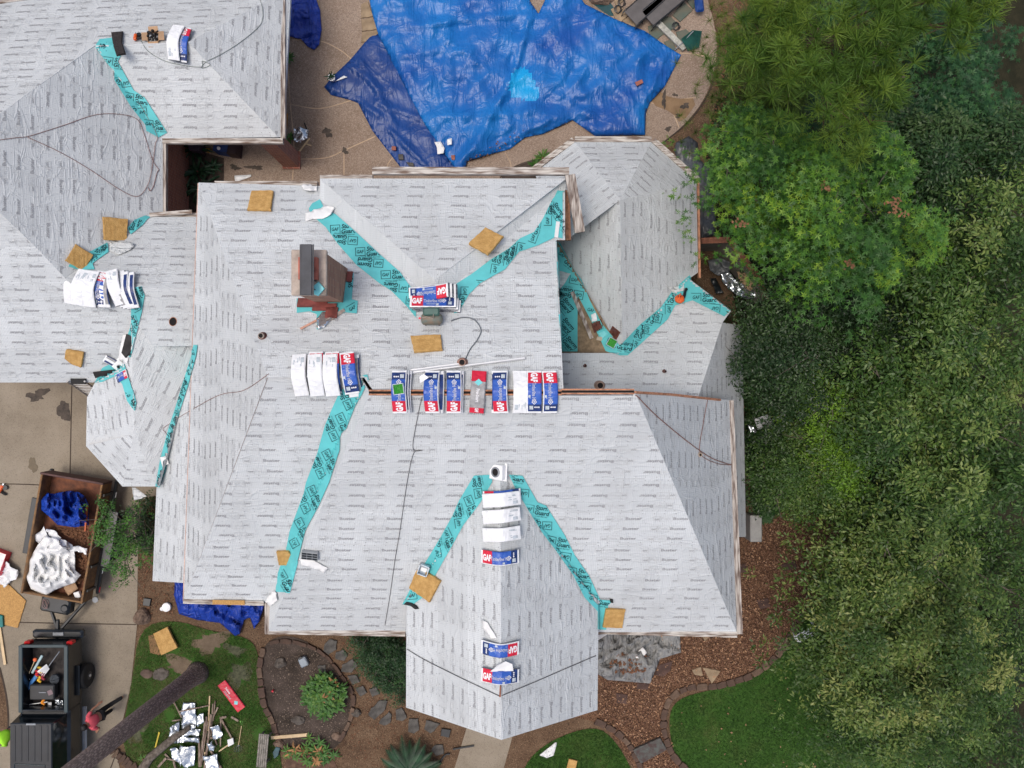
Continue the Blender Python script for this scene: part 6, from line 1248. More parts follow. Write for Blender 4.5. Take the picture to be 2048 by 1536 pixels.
b = MB(); q = [(-15.98, -12.2, 1.918), (-15.0, -12.25, 1.918), (-15.0, -12.7, 1.918), (-15.98, -12.65, 1.918), (-15.98, -12.2, 1.918)]; b.tube(q, .012, 5); b.build("sunroof_trim", ED, Tk); MB().box((-15.45, -10.93, 1.90), (.3, .05, .05)).build("brake_lamp", GREYP, Tk)
MB().bbox((-15.38, -14.2, 1.02), (1.5, 1.6, .3), b=.08).build("hood", BP, Tk); MB().bbox((-14.53, -11.9, .45), (.16, 1.9, .06), b=.02).build("running_board", GREYP, Tk); MB().bbox((-14.47, -11.9, .485), (.012, 1.85, .02), b=.004).build("step_trim", SILVS, Tk)
for x in (-14.62, -16.14):
    for y in (-9.92, -13.6):
        wq = Matrix.Rotation(R(90), 3, 'Y'); s = 1 if x > -15 else -1; wh = MB(); prof = [(.22, -.14), (.37, -.13), (.41, -.09)] + [(.41 + (.008 if k % 2 else 0), -.08 + .02 * k) for k in range(9)] + [(.41, .09), (.37, .13), (.22, .14)]; wh.lathe((x + .10 * s, y, .41), prof, 28, rot=wq); wh = wh.build("wheel", BLACKR, Tk)
        MB().lathe((x + .10 * s, y, .41), [(.03, -.145), (.10, -.15), (.215, -.12), (.215, .12), (.10, .15), (.03, .15)], 18, rot=wq).build("rim", M("dark_rim", (.04, .04, .042), .4), wh, org=(-15.4, -11.0, 0)); MB().lathe((x + .26 * s, y, .41), [(.05, -.01), (.05, .012), (.02, .015)], 10, rot=wq).build("hub_cap", SILVS, wh, org=(-15.4, -11.0, 0))
        MB().bbox((x + .02 * s, y, .86), (.26, 1.0, .06), b=.03).build("fender_flare", BLACKM, Tk)
MB().bbox((-14.5, -12.75, 1.25), (.22, .12, .16), b=.04).build("side_mirror", BP, Tk)
def T3(px, py, z=.95): return W(px, py, z)
r_ = root("snow_shovel", tuple(T3(88, 1335)), "white ribbed scoop shovel in the truck bed", "shovel"); b = MB(); b.add([T3(74, 1343, 1.1), T3(87, 1354, 1.0), T3(99, 1338, 1.05), T3(93, 1328, 1.15)], [(0, 1, 2, 3)]); b.build("blade", WHITE, r_); 
for k in range(4): MB().tube([T3(78 + 3.2 * k, 1346 + 2 * k, 1.11), T3(91 + 1.8 * k, 1330 + 2 * k, 1.15)], .010, 4).build("rib", CLEAR, r_)
MB().tube([T3(97, 1333, 1.12), T3(119, 1303, 1.35)], .016, 6).build("shaft", GREYP, r_)
r_ = root("pitchfork", tuple(T3(60, 1335)), "pitchfork with orange grip in the truck bed", "pitchfork"); MB().tube([T3(69, 1322, 1.1), T3(56, 1352, 1.0)], .014, 6).build("shaft", MATS["new_wood"], r_); MB().lathe(T3(71, 1319, 1.05), [(.05, 0), (.07, .03), (.05, .06)], 8).build("grip", ORNG, r_)
for k in range(5): MB().tube([T3(55, 1353, 1.0), T3(49 + 2.6 * k, 1355 + k * .8, 1.0), T3(45.5 + 2.6 * k, 1364 + k * .6, 1.0)], .008, 4).build("tine", SILVS, r_)
BL2 = M("sky_blue_cloth", (.07, .25, .60), .6, var=.2); rag([(78, 1340), (82, 1348), (66, 1368), (60, 1380), (56, 1402), (46, 1406), (42, 1400), (54, 1382), (62, 1362)], "long sky blue cloth strip in the truck bed", mat=BL2, name="blue_cloth", cat="cloth", seed=91, zb=.95, amp=.1, step=3)
bar((86, 1310), (66, 1345), .07, .04, M("pale_aqua", (.35, .48, .50), .5), "spirit_level", "pale aqua bar beside the pitchfork in the truck bed", "bar", za=1.1, zb=1.05)
r_ = root("tool_case", tuple(T3(88, 1382)), "black tool case with handle in the truck bed", "tool case"); MB().bbox(T3(88, 1382, 1.05), (.82, .50, .26), b=.03).build("case", M("case_black", (.03, .032, .034), .5), r_); MB().bbox(T3(85, 1385, 1.20), (.24, .03, .02), b=.006).build("handle", GREYP, r_); MB().box(T3(100, 1385, 1.19), (.16, .16, .005), Matrix.Rotation(.4, 3, 'Z')).build("sticker", M("sticker_mauve", (.22, .16, .17), .7), r_)
mb = MB(); mb.lathe(T3(56, 1384, .85), [(.08, 0), (.13, .05), (.12, .25), (.05, .3)], 12); tag(mb.build("gas_can", M("dark_red_plastic", (.22, .01, .02), .4)), "dark red fuel can at the left of the truck bed", "fuel can")
mb = MB(); mb.bbox(T3(110, 1358, 1.0), (.3, .3, .25), b=.08); tag(mb.build("grey_bag", M("grey_bag", (.06, .07, .08), .8, var=.4)), "dark grey bag behind the tool case", "bag")
for k, (x, y, c_, lab) in enumerate(((111, 1324, (.5, .02, .03), "red strap pile at the bed's right side"), (117, 1318, (.6, .38, .02), "yellow strap behind the red one"), (115, 1335, (.65, .40, .03), "bright yellow grip below the straps"), (122, 1330, (.25, .02, .04), "dark red strap beside the bed wall"), (122, 1378, (.7, .25, .02), "small orange clip right of the tool case"))): hose([(x - 5, y - 6), (x + 3, y - 3), (x - 2, y + 2), (x + 4, y + 6)], .04, M("strap_" + str(k), c_, .6), lab, name="cargo_strap", cat="strap", roof=False, lift=1.0, n=4)
for k, (x, y) in enumerate(((103, 1407), (111, 1413), (120, 1409), (117, 1400), (124, 1404))): rag([(x - 5, y - 4), (x + 4, y - 5), (x + 5, y + 4), (x - 3, y + 5)], ("white crumpled cup in the bed corner", "brightest paper scrap in the bed corner", "foil scrap by the bed's right rail", "tape roll beside the paper scraps", "small foil ball near the bulkhead")[k], mat=PAPER if k < 2 else SILV, name="litter_scrap", cat="litter", seed=100 + k, zb=.9, amp=.15, step=3)
bar((60, 1408), (96, 1403), .02, .02, SILVS, "metal_rod", "thin metal rod at the front of the truck bed", "rod", za=1.0, zb=1.0)

# ------------------------------------------------ people
def skinned(name, J, E, rad, mat, parent, sub=2):
    me = bpy.data.meshes.new(name); org = Vector(parent['_org']); keys = list(J); me.from_pydata([tuple(J[k] - org) for k in keys], [(keys.index(a), keys.index(b)) for a, b in E], [])
    o = bpy.data.objects.new(name, me); COL.objects.link(o); md = o.modifiers.new("skin", 'SKIN'); md.use_smooth_shade = True
    sv = me.skin_vertices[0].data if me.skin_vertices else None
    if sv is None:
        bpy.context.view_layer.objects.active = o; bm = bmesh.new(); bm.from_mesh(me); bm.verts.layers.skin.verify(); bm.to_mesh(me); bm.free(); sv = me.skin_vertices[0].data
    for i, k in enumerate(keys):
        r = rad[k]; sv[i].radius = r if isinstance(r, tuple) else (r, r)
    sv[0].use_root = True
    s = o.modifiers.new("sub", 'SUBSURF'); s.levels = sub; s.render_levels = sub; dg = bpy.context.evaluated_depsgraph_get(); nm = bpy.data.meshes.new_from_object(o.evaluated_get(dg)); bpy.data.objects.remove(o)
    nm.materials.clear(); nm.materials.append(mat); nm.polygons.foreach_set("use_smooth", [True] * len(nm.polygons)); q = bpy.data.objects.new(name, nm); COL.objects.link(q); q.parent = parent; return q
SKIN = M("skin_tan", (.38, .19, .12), .6, var=.08); HAIR = M("hair_black", (.012, .010, .009), .6, bump=.4, bs=60)
def person(base, face_dir, lean, limbs, shirt, trousers, label, cap=None):
    """limbs: dict of joints given as (forward, left, up) metres from the feet centre"""
    f = Vector((math.cos(face_dir), math.sin(face_dir), 0)); l = Vector((-f.y, f.x, 0)); r_ = root("person", tuple(base), label, "person"); G = lambda t: base + f * t[0] + l * t[1] + Vector((0, 0, t[2])); J = {k: G(v) for k, v in limbs.items()}
    body = {k: J[k] for k in ("pelvis", "chest", "neck", "head", "top", "ls", "le", "lw", "rs", "re", "rw", "lh", "lk", "la", "lt", "rh", "rk", "ra", "rt")}
    E = [("pelvis", "chest"), ("chest", "neck"), ("neck", "head"), ("head", "top"), ("chest", "ls"), ("ls", "le"), ("le", "lw"), ("chest", "rs"), ("rs", "re"), ("re", "rw"), ("pelvis", "lh"), ("lh", "lk"), ("lk", "la"), ("la", "lt"), ("pelvis", "rh"), ("rh", "rk"), ("rk", "ra"), ("ra", "rt")]
    rad = dict(pelvis=(.13, .10), chest=(.14, .10), neck=.055, head=.085, top=.075, ls=.055, le=.042, lw=.030, rs=.055, re=.042, rw=.030, lh=.085, lk=.06, la=.042, lt=.035, rh=.085, rk=.06, ra=.042, rt=.035)
    # palms and fingers grow out of the wrists
    for s in 'lr':
        d_ = (J[s + 'w'] - J[s + 'e']).normalized(); sd = d_.cross(Vector((0, 0, 1))); sd = sd.normalized() if sd.length > .1 else l; body[s + 'p'] = J[s + 'w'] + d_ * .07; E.append((s + 'w', s + 'p')); rad[s + 'p'] = (.036, .018)
        for k, (o_, ln) in enumerate(((-.03, .06), (-.01, .075), (.01, .07), (.03, .055))):
            body[s + 'f%d' % k] = body[s + 'p'] + d_ * ln + sd * o_ * 1.2 - Vector((0, 0, .012)); E.append((s + 'p', s + 'f%d' % k)); rad[s + 'f%d' % k] = .009
        body[s + 'th'] = J[s + 'w'] + d_ * .06 + sd * (.06 if s == 'l' else -.06); E.append((s + 'w', s + 'th')); rad[s + 'th'] = .010
    skinned("body", body, E, rad, SKIN, r_)
    K = {k: J[k] for k in ("pelvis", "chest", "ls", "rs")}; K["nk"] = J["chest"].lerp(J["neck"], .75); K["lm"] = J["ls"].lerp(J["le"], .75); K["rm"] = J["rs"].lerp(J["re"], .75); K["pelvis"] = J["pelvis"] + Vector((0, 0, .06))
    skinned("shirt", K, [("pelvis", "chest"), ("chest", "nk"), ("chest", "ls"), ("ls", "lm"), ("chest", "rs"), ("rs", "rm")], dict(pelvis=(.17, .14), chest=(.19, .14), nk=.075, ls=.085, rs=.085, lm=.07, rm=.07), shirt, r_)
    K = {k: J[k] for k in ("pelvis", "lh", "lk", "la", "rh", "rk", "ra")}; skinned("trousers", K, [("pelvis", "lh"), ("lh", "lk"), ("lk", "la"), ("pelvis", "rh"), ("rh", "rk"), ("rk", "ra")], dict(pelvis=(.15, .12), lh=.105, lk=.08, la=.062, rh=.105, rk=.08, ra=.062), trousers, r_)
    for s in 'lr': d_ = (J[s + 't'] - J[s + 'a']); d_.z = 0; d_ = d_.normalized(); skinned("shoe", {"a": J[s + 'a'] - Vector((0, 0, .02)), "b": J[s + 'a'] - Vector((0, 0, .03)) + d_ * .10, "c": J[s + 'a'] - Vector((0, 0, .035)) + d_ * .2}, [("a", "b"), ("b", "c")], dict(a=(.05, .05), b=(.048, .04), c=(.04, .03)), BLACKR, r_, 1)
    up = (J["top"] - J["neck"]).normalized(); h = MB(); h.lathe(J["head"] + up * .01, [(.102, -.02), (.108, .03), (.10, .08), (.07, .115), (.02, .13)], 16, rot=Vector((0, 0, 1)).rotation_difference(up).to_matrix()); h.build("hair" if cap is None else "cap", HAIR if cap is None else cap, r_, smooth=True)
    fd = (f - up * f.dot(up)).normalized(); 
    for s in (-1, 1): MB().lathe(J["head"] + fd * .088 + l * .032 * s, [(.004, -.012), (.013, 0), (.004, .012)], 8).build("eye", BLACKM, r_)
    MB().lathe(J["head"] + fd * .098 - up * .02, [(.016, -.02), (.012, .0), (.004, .02)], 6).build("nose", SKIN, r_)
    return r_
PINK = M("pink_shirt", (.68, .10, .13), .85, var=.12, bump=.4, bs=8); BLK = M("black_trousers", (.012, .012, .013), .85, var=.3); LIME = M("lime_shirt", (.38, .85, .04), .8, var=.1, bump=.3)
base = W(229, 1408, 0)
fd = math.atan2(-(1433 - 1414), (193 - 228))
person(base, fd, 0, dict(pelvis=(.02, 0, .93), chest=(.12, 0, 1.28), neck=(.16, 0, 1.45), head=(.20, .01, 1.555), top=(.22, .01, 1.65), ls=(.13, .19, 1.38), le=(.08, .33, 1.15), lw=(.28, .40, 1.02), rs=(.11, -.19, 1.38), re=(-.02, -.33, 1.15), rw=(-.16, -.36, .98), lh=(.03, .10, .88), lk=(.22, .10, .50), la=(.10, .12, .09), lt=(.22, .13, .05), rh=(0, -.10, .88), rk=(-.12, -.10, .48), ra=(-.48, -.10, .18), rt=(-.40, -.10, .08)), PINK, BLK, "person in a pink shirt and black trousers walking along the driveway")
base = Vector((-16.72, -11.62, 0))
person(base, R(215), 0, dict(pelvis=(-.05, 0, .90), chest=(.10, 0, 1.22), neck=(.22, 0, 1.38), head=(.31, 0, 1.46), top=(.36, 0, 1.55), ls=(.12, .20, 1.30), le=(.25, .28, 1.08), lw=(.42, .22, .98), rs=(.10, -.20, 1.30), re=(.22, -.30, 1.06), rw=(.40, -.26, .95), lh=(-.03, .10, .86), lk=(.06, .11, .48), la=(-.02, .12, .09), lt=(.10, .13, .05), rh=(-.03, -.10, .86), rk=(.02, -.11, .48), ra=(-.10, -.12, .09), rt=(.02, -.13, .05)), LIME, M("navy_trousers", (.02, .02, .05), .85), "person in a lime shirt bending beside the black pickup")

# ------------------------------------------------ vegetation
def leaf_mat(name, stops, rough=.5, trans=.15):
    m, t, b = NT(name); L = t.links.new; b.inputs['Roughness'].default_value = rough; b.inputs['Specular IOR Level'].default_value = .35
    if name not in ('grass_blade',) and 'mix' not in name: bo = 1.0 if ('oak' in name or 'holly' in name) else (1.0 if 'gum' in name else 1.15); stops = [(p, (min(1, c[0] * 1.2 * bo), c[1] * bo, c[2] * .85)) for p, c in stops]
    at = nd(t, "ShaderNodeAttribute"); at.attribute_name = "tint"; r = nd(t, "ShaderNodeValToRGB"); e = r.color_ramp.elements
    while len(e) < len(stops): e.new(.5)
    for k, (p, c) in enumerate(stops): e[k].position = p; e[k].color = (*c, 1)
    L(at.outputs['Fac'], r.inputs[0]); L(r.outputs[0], b.inputs['Base Color'])
    tr = nd(t, "ShaderNodeBsdfTranslucent"); L(r.outputs[0], tr.inputs[0]); mx = nd(t, "ShaderNodeMixShader"); mx.inputs[0].default_value = trans; L(b.outputs[0], mx.inputs[1]); L(tr.outputs[0], mx.inputs[2])
    L(mx.outputs[0], t.nodes["Material Output"].inputs[0]); return m
def rotz(v, a):
    c, s = np.cos(a), np.sin(a); return np.stack([v[..., 0] * c - v[..., 1] * s, v[..., 0] * s + v[..., 1] * c, v[..., 2]], -1)
OVAL = np.array([[[0, 0, 0], [.45, .19, .05], [1, 0, -.06], [.45, -.19, .05]]])
def star_t():
    out = []
    for a, l in ((0, 1), (62, .86), (-62, .86), (125, .62), (-125, .62)):
        q = np.array([[0, 0, 0], [.38, .15, .03], [1, 0, -.06], [.38, -.15, .03]]) * l; out.append(rotz(q, R(a)) * .62)
    return np.array(out)
STAR = star_t(); NEED = np.array([[[0, -.022, 0], [1, -.010, 0], [1, .010, 0], [0, .022, 0]]]); BLADE = np.array([[[0, -.06, 0], [.7, -.05, .03], [1, 0, -.05], [0, .06, 0]]])
def leaf_mesh(name, C, tmpl, size, yaw, tilt, roll, tint, mat, parent=None, org=(0, 0, 0)):
    """C: Nx3 base points. One quad set per leaf."""
    N = len(C); K = len(tmpl); v = tmpl[None] * size[:, None, None, None]                 # N K 4 3
    c, s = np.cos(roll)[:, None, None], np.sin(roll)[:, None, None]; y, z = v[..., 1] * c - v[..., 2] * s, v[..., 1] * s + v[..., 2] * c; v = np.stack([v[..., 0], y, z], -1)
    c, s = np.cos(tilt)[:, None, None], np.sin(tilt)[:, None, None]; x, z = v[..., 0] * c - v[..., 2] * s, v[..., 0] * s + v[..., 2] * c; v = np.stack([x, v[..., 1], z], -1)
    v = rotz(v, yaw[:, None, None]); v = v + (C - np.array(org))[:, None, None, :]
    v = v.reshape(-1, 3); nv = len(v); me = bpy.data.meshes.new(name); me.vertices.add(nv); me.vertices.foreach_set("co", v.ravel().astype(np.float32)); nf = nv // 4
    me.loops.add(nv); me.loops.foreach_set("vertex_index", np.arange(nv, dtype=np.int32)); me.polygons.add(nf); me.polygons.foreach_set("loop_start", np.arange(0, nv, 4, dtype=np.int32)); me.polygons.foreach_set("loop_total", np.full(nf, 4, np.int32))
    a = me.attributes.new("tint", 'FLOAT', 'POINT'); a.data.foreach_set("value", np.repeat(tint, K * 4).astype(np.float32)); me.materials.append(mat); me.update(calc_edges=True)
    o = bpy.data.objects.new(name, me); COL.objects.link(o); o['_org'] = tuple(org)
    if parent: o.parent = parent
    else: o.location = org
    return o
BARK = M("grey_bark", (.20, .17, .14), .95, col2=(.08, .065, .05), vs=9, bump=.8, bs=14); BARKP = M("pine_branch_bark", (.15, .085, .06), .95, col2=(.06, .035, .025), vs=9, bump=.8)
def tree(name, label, cat, blobs, kind, nclump, nleaf, size, mat, bark=BARK, seed=0, trunk=None, group=None, tint=(.5, .25), depth=.75, cr=.36, limbs=10, trunk_r=.16, under=.3, per=30, br=.42):
    """blobs: (px, py, radius px, top z, half height). leaves sit in clumps on the lumpy upper shell of every blob"""
    g = np.random.default_rng(seed); areas = np.array([b[2] ** 2 for b in blobs], float); areas /= areas.sum(); Cs = []; 
    TT = []
    for b, wgt in zip(blobs, areas):
        px, py, rp, zt, rz = b; n = max(6, int(nclump * wgt * (1.75 if kind == 'oval' else 1.25 if kind == 'star' else 1.0))); nb = max(3, int(n / per)); zc = zt - rz; c = np.array(W(px, py, zt - rz * .5)); c[2] = zc; rr = rp * (CH - zt + rz * .5) / FP
        dv = g.normal(size=(nb, 3)); dv /= np.linalg.norm(dv, axis=1)[:, None]; dv[:, 2] = np.where(g.random(nb) < under, dv[:, 2] * .6, np.abs(dv[:, 2]))
        ph = g.uniform(0, 6, 4); lump = 1 + .14 * np.sin(3 * np.arctan2(dv[:, 1], dv[:, 0]) + ph[0]) + .10 * np.sin(5 * np.arctan2(dv[:, 1], dv[:, 0]) + ph[1])
        rad = lump * (1 - depth * g.random(nb) ** 2.0); Bc = c + dv * np.array([rr, rr, rz]) * rad[:, None]; Bc[:, 2] += g.normal(0, .35, nb); Bt = g.normal(tint[0], tint[1], nb)
        k = g.integers(0, nb, n); o2 = g.normal(size=(n, 3)) * np.array([br, br, br * .25]); o2[:, 2] -= (o2[:, :2] ** 2).sum(1) * .8 / br; Cs.append(Bc[k] + o2); TT.append(Bt[k])
    C = np.concatenate(Cs); M_ = len(C); nleaf = int(nleaf * (.72 if kind == 'oval' else .75)); ctint = np.clip(np.concatenate(TT) + g.normal(0, .08, M_), 0, 1)
    mean = C.mean(0); base = Vector((mean[0], mean[1], 0)) if trunk is None else W(trunk[0], trunk[1], 0); r_ = root(name, tuple(base), label, cat, group)
    if kind != 'needle': cr = cr * .52; ctint = np.clip(ctint + g.normal(0, .13, M_), 0, 1)
    idx = np.repeat(np.arange(M_), nleaf); N = len(idx)
    if kind == 'needle':
        off = np.zeros((N, 3)); yaw = g.uniform(0, 6.283, N); tl = g.uniform(-.3, 1.25, N); sz = size * g.uniform(.7, 1.15, N); roll = g.uniform(0, 3, N); T_ = NEED
    else:
        off = g.normal(size=(N, 3)) * cr * np.array([.5, .5, .28]); yaw = np.arctan2(off[:, 1], off[:, 0]) + g.normal(0, .45, N); tl = -off[:, :2].__pow__(2).sum(1) * .8 / cr ** 2 * .5 + g.normal(0.05, .30, N); sz = size * (1.15 if kind == 'star' else 1.1) * g.uniform(.65, 1.3, N); roll = g.normal(0, .35, N); T_ = STAR if kind == 'star' else OVAL
        off[:, 2] -= (off[:, :2] ** 2).sum(1) / cr * .5
    t = np.clip(ctint[idx] + g.normal(0, .14, N), 0, 1)
    leaf_mesh("crown", C[idx] + off, T_, sz, yaw, tl, roll, t, mat, r_, tuple(base))
    mb = MB(); top = Vector((mean[0], mean[1], float(mean[2]))); b0 = base; mb.tube([b0, b0.lerp(top, .35) + Vector((.1, .05, 0)), b0.lerp(top, .7), top], [trunk_r, trunk_r * .8, trunk_r * .6, trunk_r * .3], 8); mb.build("trunk", bark, r_)
    pick = g.choice(M_, min(limbs, M_), replace=False)
    for k in pick:
        q = Vector(C[k]); s = b0.lerp(top, g.uniform(.35, .8)); mid = s.lerp(q, .5) + Vector((g.normal() * .15, g.normal() * .15, .15)); mb = MB(); mb.tube([s, mid, q], [trunk_r * .35, trunk_r * .2, .012], 6)
        for _ in range(3):
            e = q.lerp(mid, g.uniform(0, .6)); mb.tube([e, e + Vector((g.normal() * .35, g.normal() * .35, .12 + .12 * g.random()))], [.012, .004], 4)
        mb.build("limb", bark, r_)
    return r_
GS1 = leaf_mat("sweetgum_leaf", [(0, (.022, .085, .018)), (.4, (.045, .155, .026)), (.7, (.09, .24, .025)), (1, (.19, .36, .035))])
GS2 = leaf_mat("sweetgum_dark_leaf", [(0, (.012, .055, .022)), (.6, (.022, .095, .035)), (1, (.045, .15, .045))])
GP1 = leaf_mat("pine_needles", [(0, (.030, .085, .014)), (.5, (.058, .14, .022)), (1, (.115, .21, .035))], .6, .1)
GD = leaf_mat("holly_leaf", [(0, (.010, .032, .010)), (.6, (.018, .055, .017)), (1, (.04, .095, .03))], .4, .12)
GO = leaf_mat("oak_leaf", [(0, (.022, .066, .014)), (.4, (.042, .11, .022)), (.75, (.085, .17, .038)), (1, (.16, .25, .075))], .45)
GO2 = leaf_mat("oak_pale_leaf", [(0, (.025, .07, .014)), (.4, (.055, .12, .024)), (.7, (.105, .185, .045)), (1, (.20, .27, .09))], .45)
GL = leaf_mat("lime_leaf", [(0, (.035, .10, .012)), (.5, (.075, .19, .018)), (1, (.13, .28, .03))], .45)
tree("sweetgum_tree", "bright green star leaved tree reaching over the octagon roof side", "tree", [(1570, 290, 100, 8.6, 1.8), (1528, 395, 68, 8.2, 1.6), (1632, 412, 105, 9.2, 2.0), (1735, 455, 125, 9.0, 2.0), (1700, 340, 100, 8.6, 1.8), (1560, 220, 55, 7.6, 1.2), (1838, 510, 70, 8.6, 1.6), (1526, 315, 62, 7.8, 1.4), (1695, 505, 60, 8.3, 1.4), (1800, 400, 70, 8.2, 1.4), (1502, 430, 28, 7.4, .9)], 'star', 1250, 15, .155, GS1, seed=1, tint=(.42, .22), cr=.45, limbs=14)
tree("sweetgum_tree", "darker star leaved tree in the top right corner", "tree", [(1930, 90, 110, 7.0, 2), (1860, 190, 90, 7, 1.8), (2030, 40, 90, 7, 2), (1700, 40, 90, 5.5, 1.6), (1980, 220, 80, 7, 1.6), (1620, 180, 80, 5.4, 1.4)], 'star', 760, 15, .15, GS2, seed=2, tint=(.5, .25), cr=.45)
pine_blobs = [(1560, 30, 70, 11.3, .8), (1640, 80, 90, 11.8, .9), (1580, 110, 60, 11, .7), (1720, 30, 90, 12, 1), (1760, 110, 70, 11.6, .7), (1700, 200, 60, 11.2, .6), (1820, 30, 90, 12, .9), (1520, 60, 50, 10.2, .7), (1690, 235, 40, 10.8, .5), (1790, 180, 50, 11.2, .6), (1900, 10, 60, 12, .8), (1640, 10, 80, 11.6, .8), (1990, 20, 60, 11.5, .6), (1590, 60, 60, 11.2, .7)]
tree("pine_tree", "tall pine with yellow green needle tufts along the top edge", "tree", pine_blobs, 'needle', 400, 75, .32, GP1, bark=BARKP, seed=3, trunk=(1600, 60), tint=(.55, .25), depth=.6, per=6, br=.28, limbs=16, trunk_r=.22)
tree("young_pine_tree", "lower pine with darker fine needles beside the bare dirt", "tree", [(1480, 60, 45, 6.2, 1.2), (1500, 130, 60, 6.4, 1.3), (1530, 190, 60, 6.4, 1.2), (1490, 190, 36, 5.8, 1), (1560, 160, 60, 6.8, 1.2), (1470, 110, 30, 5.5, .8), (1510, 20, 50, 6.5, 1)], 'needle', 420, 60, .24, leaf_mat("pine_needles_dark", [(0, (.03, .065, .012)), (.5, (.055, .11, .018)), (1, (.10, .16, .03))], .6, .1), bark=BARKP, seed=4, trunk=(1500, 140), depth=.8, limbs=14)
tree("holly_tree", "dark small leaved evergreen beside the wooden enclosure", "tree", [(1605, 590, 78, 6.0, 1.8), (1690, 600, 120, 6.2, 2), (1640, 700, 120, 6.2, 2), (1560, 700, 75, 5.6, 1.6), (1810, 610, 90, 6, 1.8), (1552, 640, 40, 5.0, 1.2), (1780, 690, 80, 5.8, 1.6), (1508, 668, 26, 4.6, .9), (1600, 790, 60, 5.2, 1.2)], 'oval', 1500, 26, .085, GD, seed=5, tint=(.45, .28), cr=.40, limbs=12)
tree("oak_tree", "dark fine leaved oak in the upper right with bare grey twigs", "tree", [(1990, 330, 110, 7.8, 2), (1890, 320, 100, 7.6, 1.8), (1810, 260, 75, 7.2, 1.5), (1930, 260, 80, 7.4, 1.6), (2060, 260, 80, 7.4, 1.6)], 'oval', 800, 26, .11, leaf_mat("oak_dark_leaf", [(0, (.013, .045, .014)), (.5, (.024, .075, .022)), (1, (.055, .12, .04))], .45), seed=6, tint=(.5, .25), limbs=18)
tree("oak_tree", "mid green oak at the right edge above the middle", "tree", [(1990, 480, 90, 8.3, 1.9), (1960, 610, 100, 8.4, 2.0), (2050, 560, 90, 8.4, 2), (1900, 560, 50, 7.6, 1.2), (2030, 420, 70, 8, 1.6)], 'oval', 640, 26, .12, GO, seed=7, tint=(.5, .25))
tree("oak_tree", "spreading oak at the right with twiggy edges and loose pale branches", "tree", [(1830, 760, 90, 7.6, 1.6), (1950, 780, 110, 8, 2), (1890, 880, 120, 8, 2), (2030, 900, 120, 8, 2), (1800, 870, 65, 7, 1.4), (1960, 980, 110, 7.8, 1.8), (2050, 720, 80, 7.6, 1.6), (1760, 750, 35, 6.8, .8), (1850, 980, 70, 7.2, 1.4), (1880, 690, 50, 7, 1)], 'oval', 1250, 26, .12, GO, seed=8, tint=(.46, .25), limbs=22)
tree("lime_shrub", "narrow band of lime green small leaves between the darker trees", "shrub", [(1640, 770, 24, 5.0, .8), (1665, 830, 34, 5.2, .9), (1690, 890, 48, 5.4, 1), (1690, 940, 42, 5.2, .9), (1665, 800, 26, 5, .8), (1720, 960, 30, 5, .7)], 'oval', 380, 26, .075, GL, seed=9, tint=(.55, .22), cr=.3, limbs=4, trunk_r=.06, per=4, br=.25)
tree("garden_shrub", "loose grey green shrub next to the gravel bed", "shrub", [(1600, 930, 55, 4.6, 1.2), (1656, 985, 48, 4.6, 1.1), (1596, 985, 32, 4.2, 1), (1640, 940, 40, 4.4, 1.0), (1712, 1000, 44, 4.5, 1.1), (1610, 870, 50, 4, 1), (1560, 960, 24, 3.6, .7), (1622, 1020, 22, 3.6, .8)], 'oval', 620, 26, .085, GO, seed=10, tint=(.4, .25), cr=.34, limbs=8, trunk_r=.08)
tree("dark_shrub", "dark low shrub against the east eave", "shrub", [(1540, 780, 45, 3.0, 1.0), (1530, 850, 40, 2.6, 1.0), (1560, 720, 40, 3.2, 1), (1520, 980, 28, 2.0, .9), (1580, 850, 40, 3.0, 1), (1520, 920, 18, 1.6, .7), (1550, 1010, 22, 2, .7)], 'oval', 420, 24, .10, GD, seed=11, tint=(.5, .3), cr=.36, limbs=5, trunk_r=.06)
tree("oak_tree", "large pale green oak over the right lawn", "tree", [(1772, 1130, 80, 6.6, 1.6), (1850, 1130, 110, 7.2, 1.8), (1718, 1240, 84, 6.6, 1.7), (1830, 1260, 130, 7.4, 2), (1960, 1250, 110, 7.2, 2), (1704, 1345, 60, 6.2, 1.4), (1800, 1370, 110, 6.8, 1.7), (1930, 1370, 100, 6.8, 1.7), (1656, 1300, 36, 5.8, 1.0), (1632, 1335, 18, 5.4, .7), (1690, 1190, 44, 6, 1.1), (1700, 1410, 50, 5.8, 1.1), (1672, 1225, 26, 5.7, .8)], 'oval', 1600, 26, .115, GO2, seed=12, tint=(.45, .24), limbs=22)
tree("oak_tree", "shaded oak in the bottom right corner", "tree", [(1760, 1510, 86, 5.8, 1.6), (1860, 1480, 120, 6.0, 1.8), (2000, 1440, 110, 6.2, 1.8), (1960, 1540, 110, 6, 1.8), (1706, 1500, 40, 5, 1.1), (2060, 1330, 60, 6.2, 1.5), (1690, 1555, 34, 4.8, .9)], 'oval', 950, 26, .11, GO, seed=13, tint=(.42, .26), limbs=12)
tree("oak_tree", "darker oak filling the gap left of the right edge", "tree", [(2000, 1090, 110, 6.0, 1.6), (1880, 1030, 90, 5.8, 1.5), (1770, 1030, 70, 5.2, 1.3), (2060, 1180, 70, 6, 1.5)], 'oval', 620, 26, .11, GO, seed=14, tint=(.34, .22))
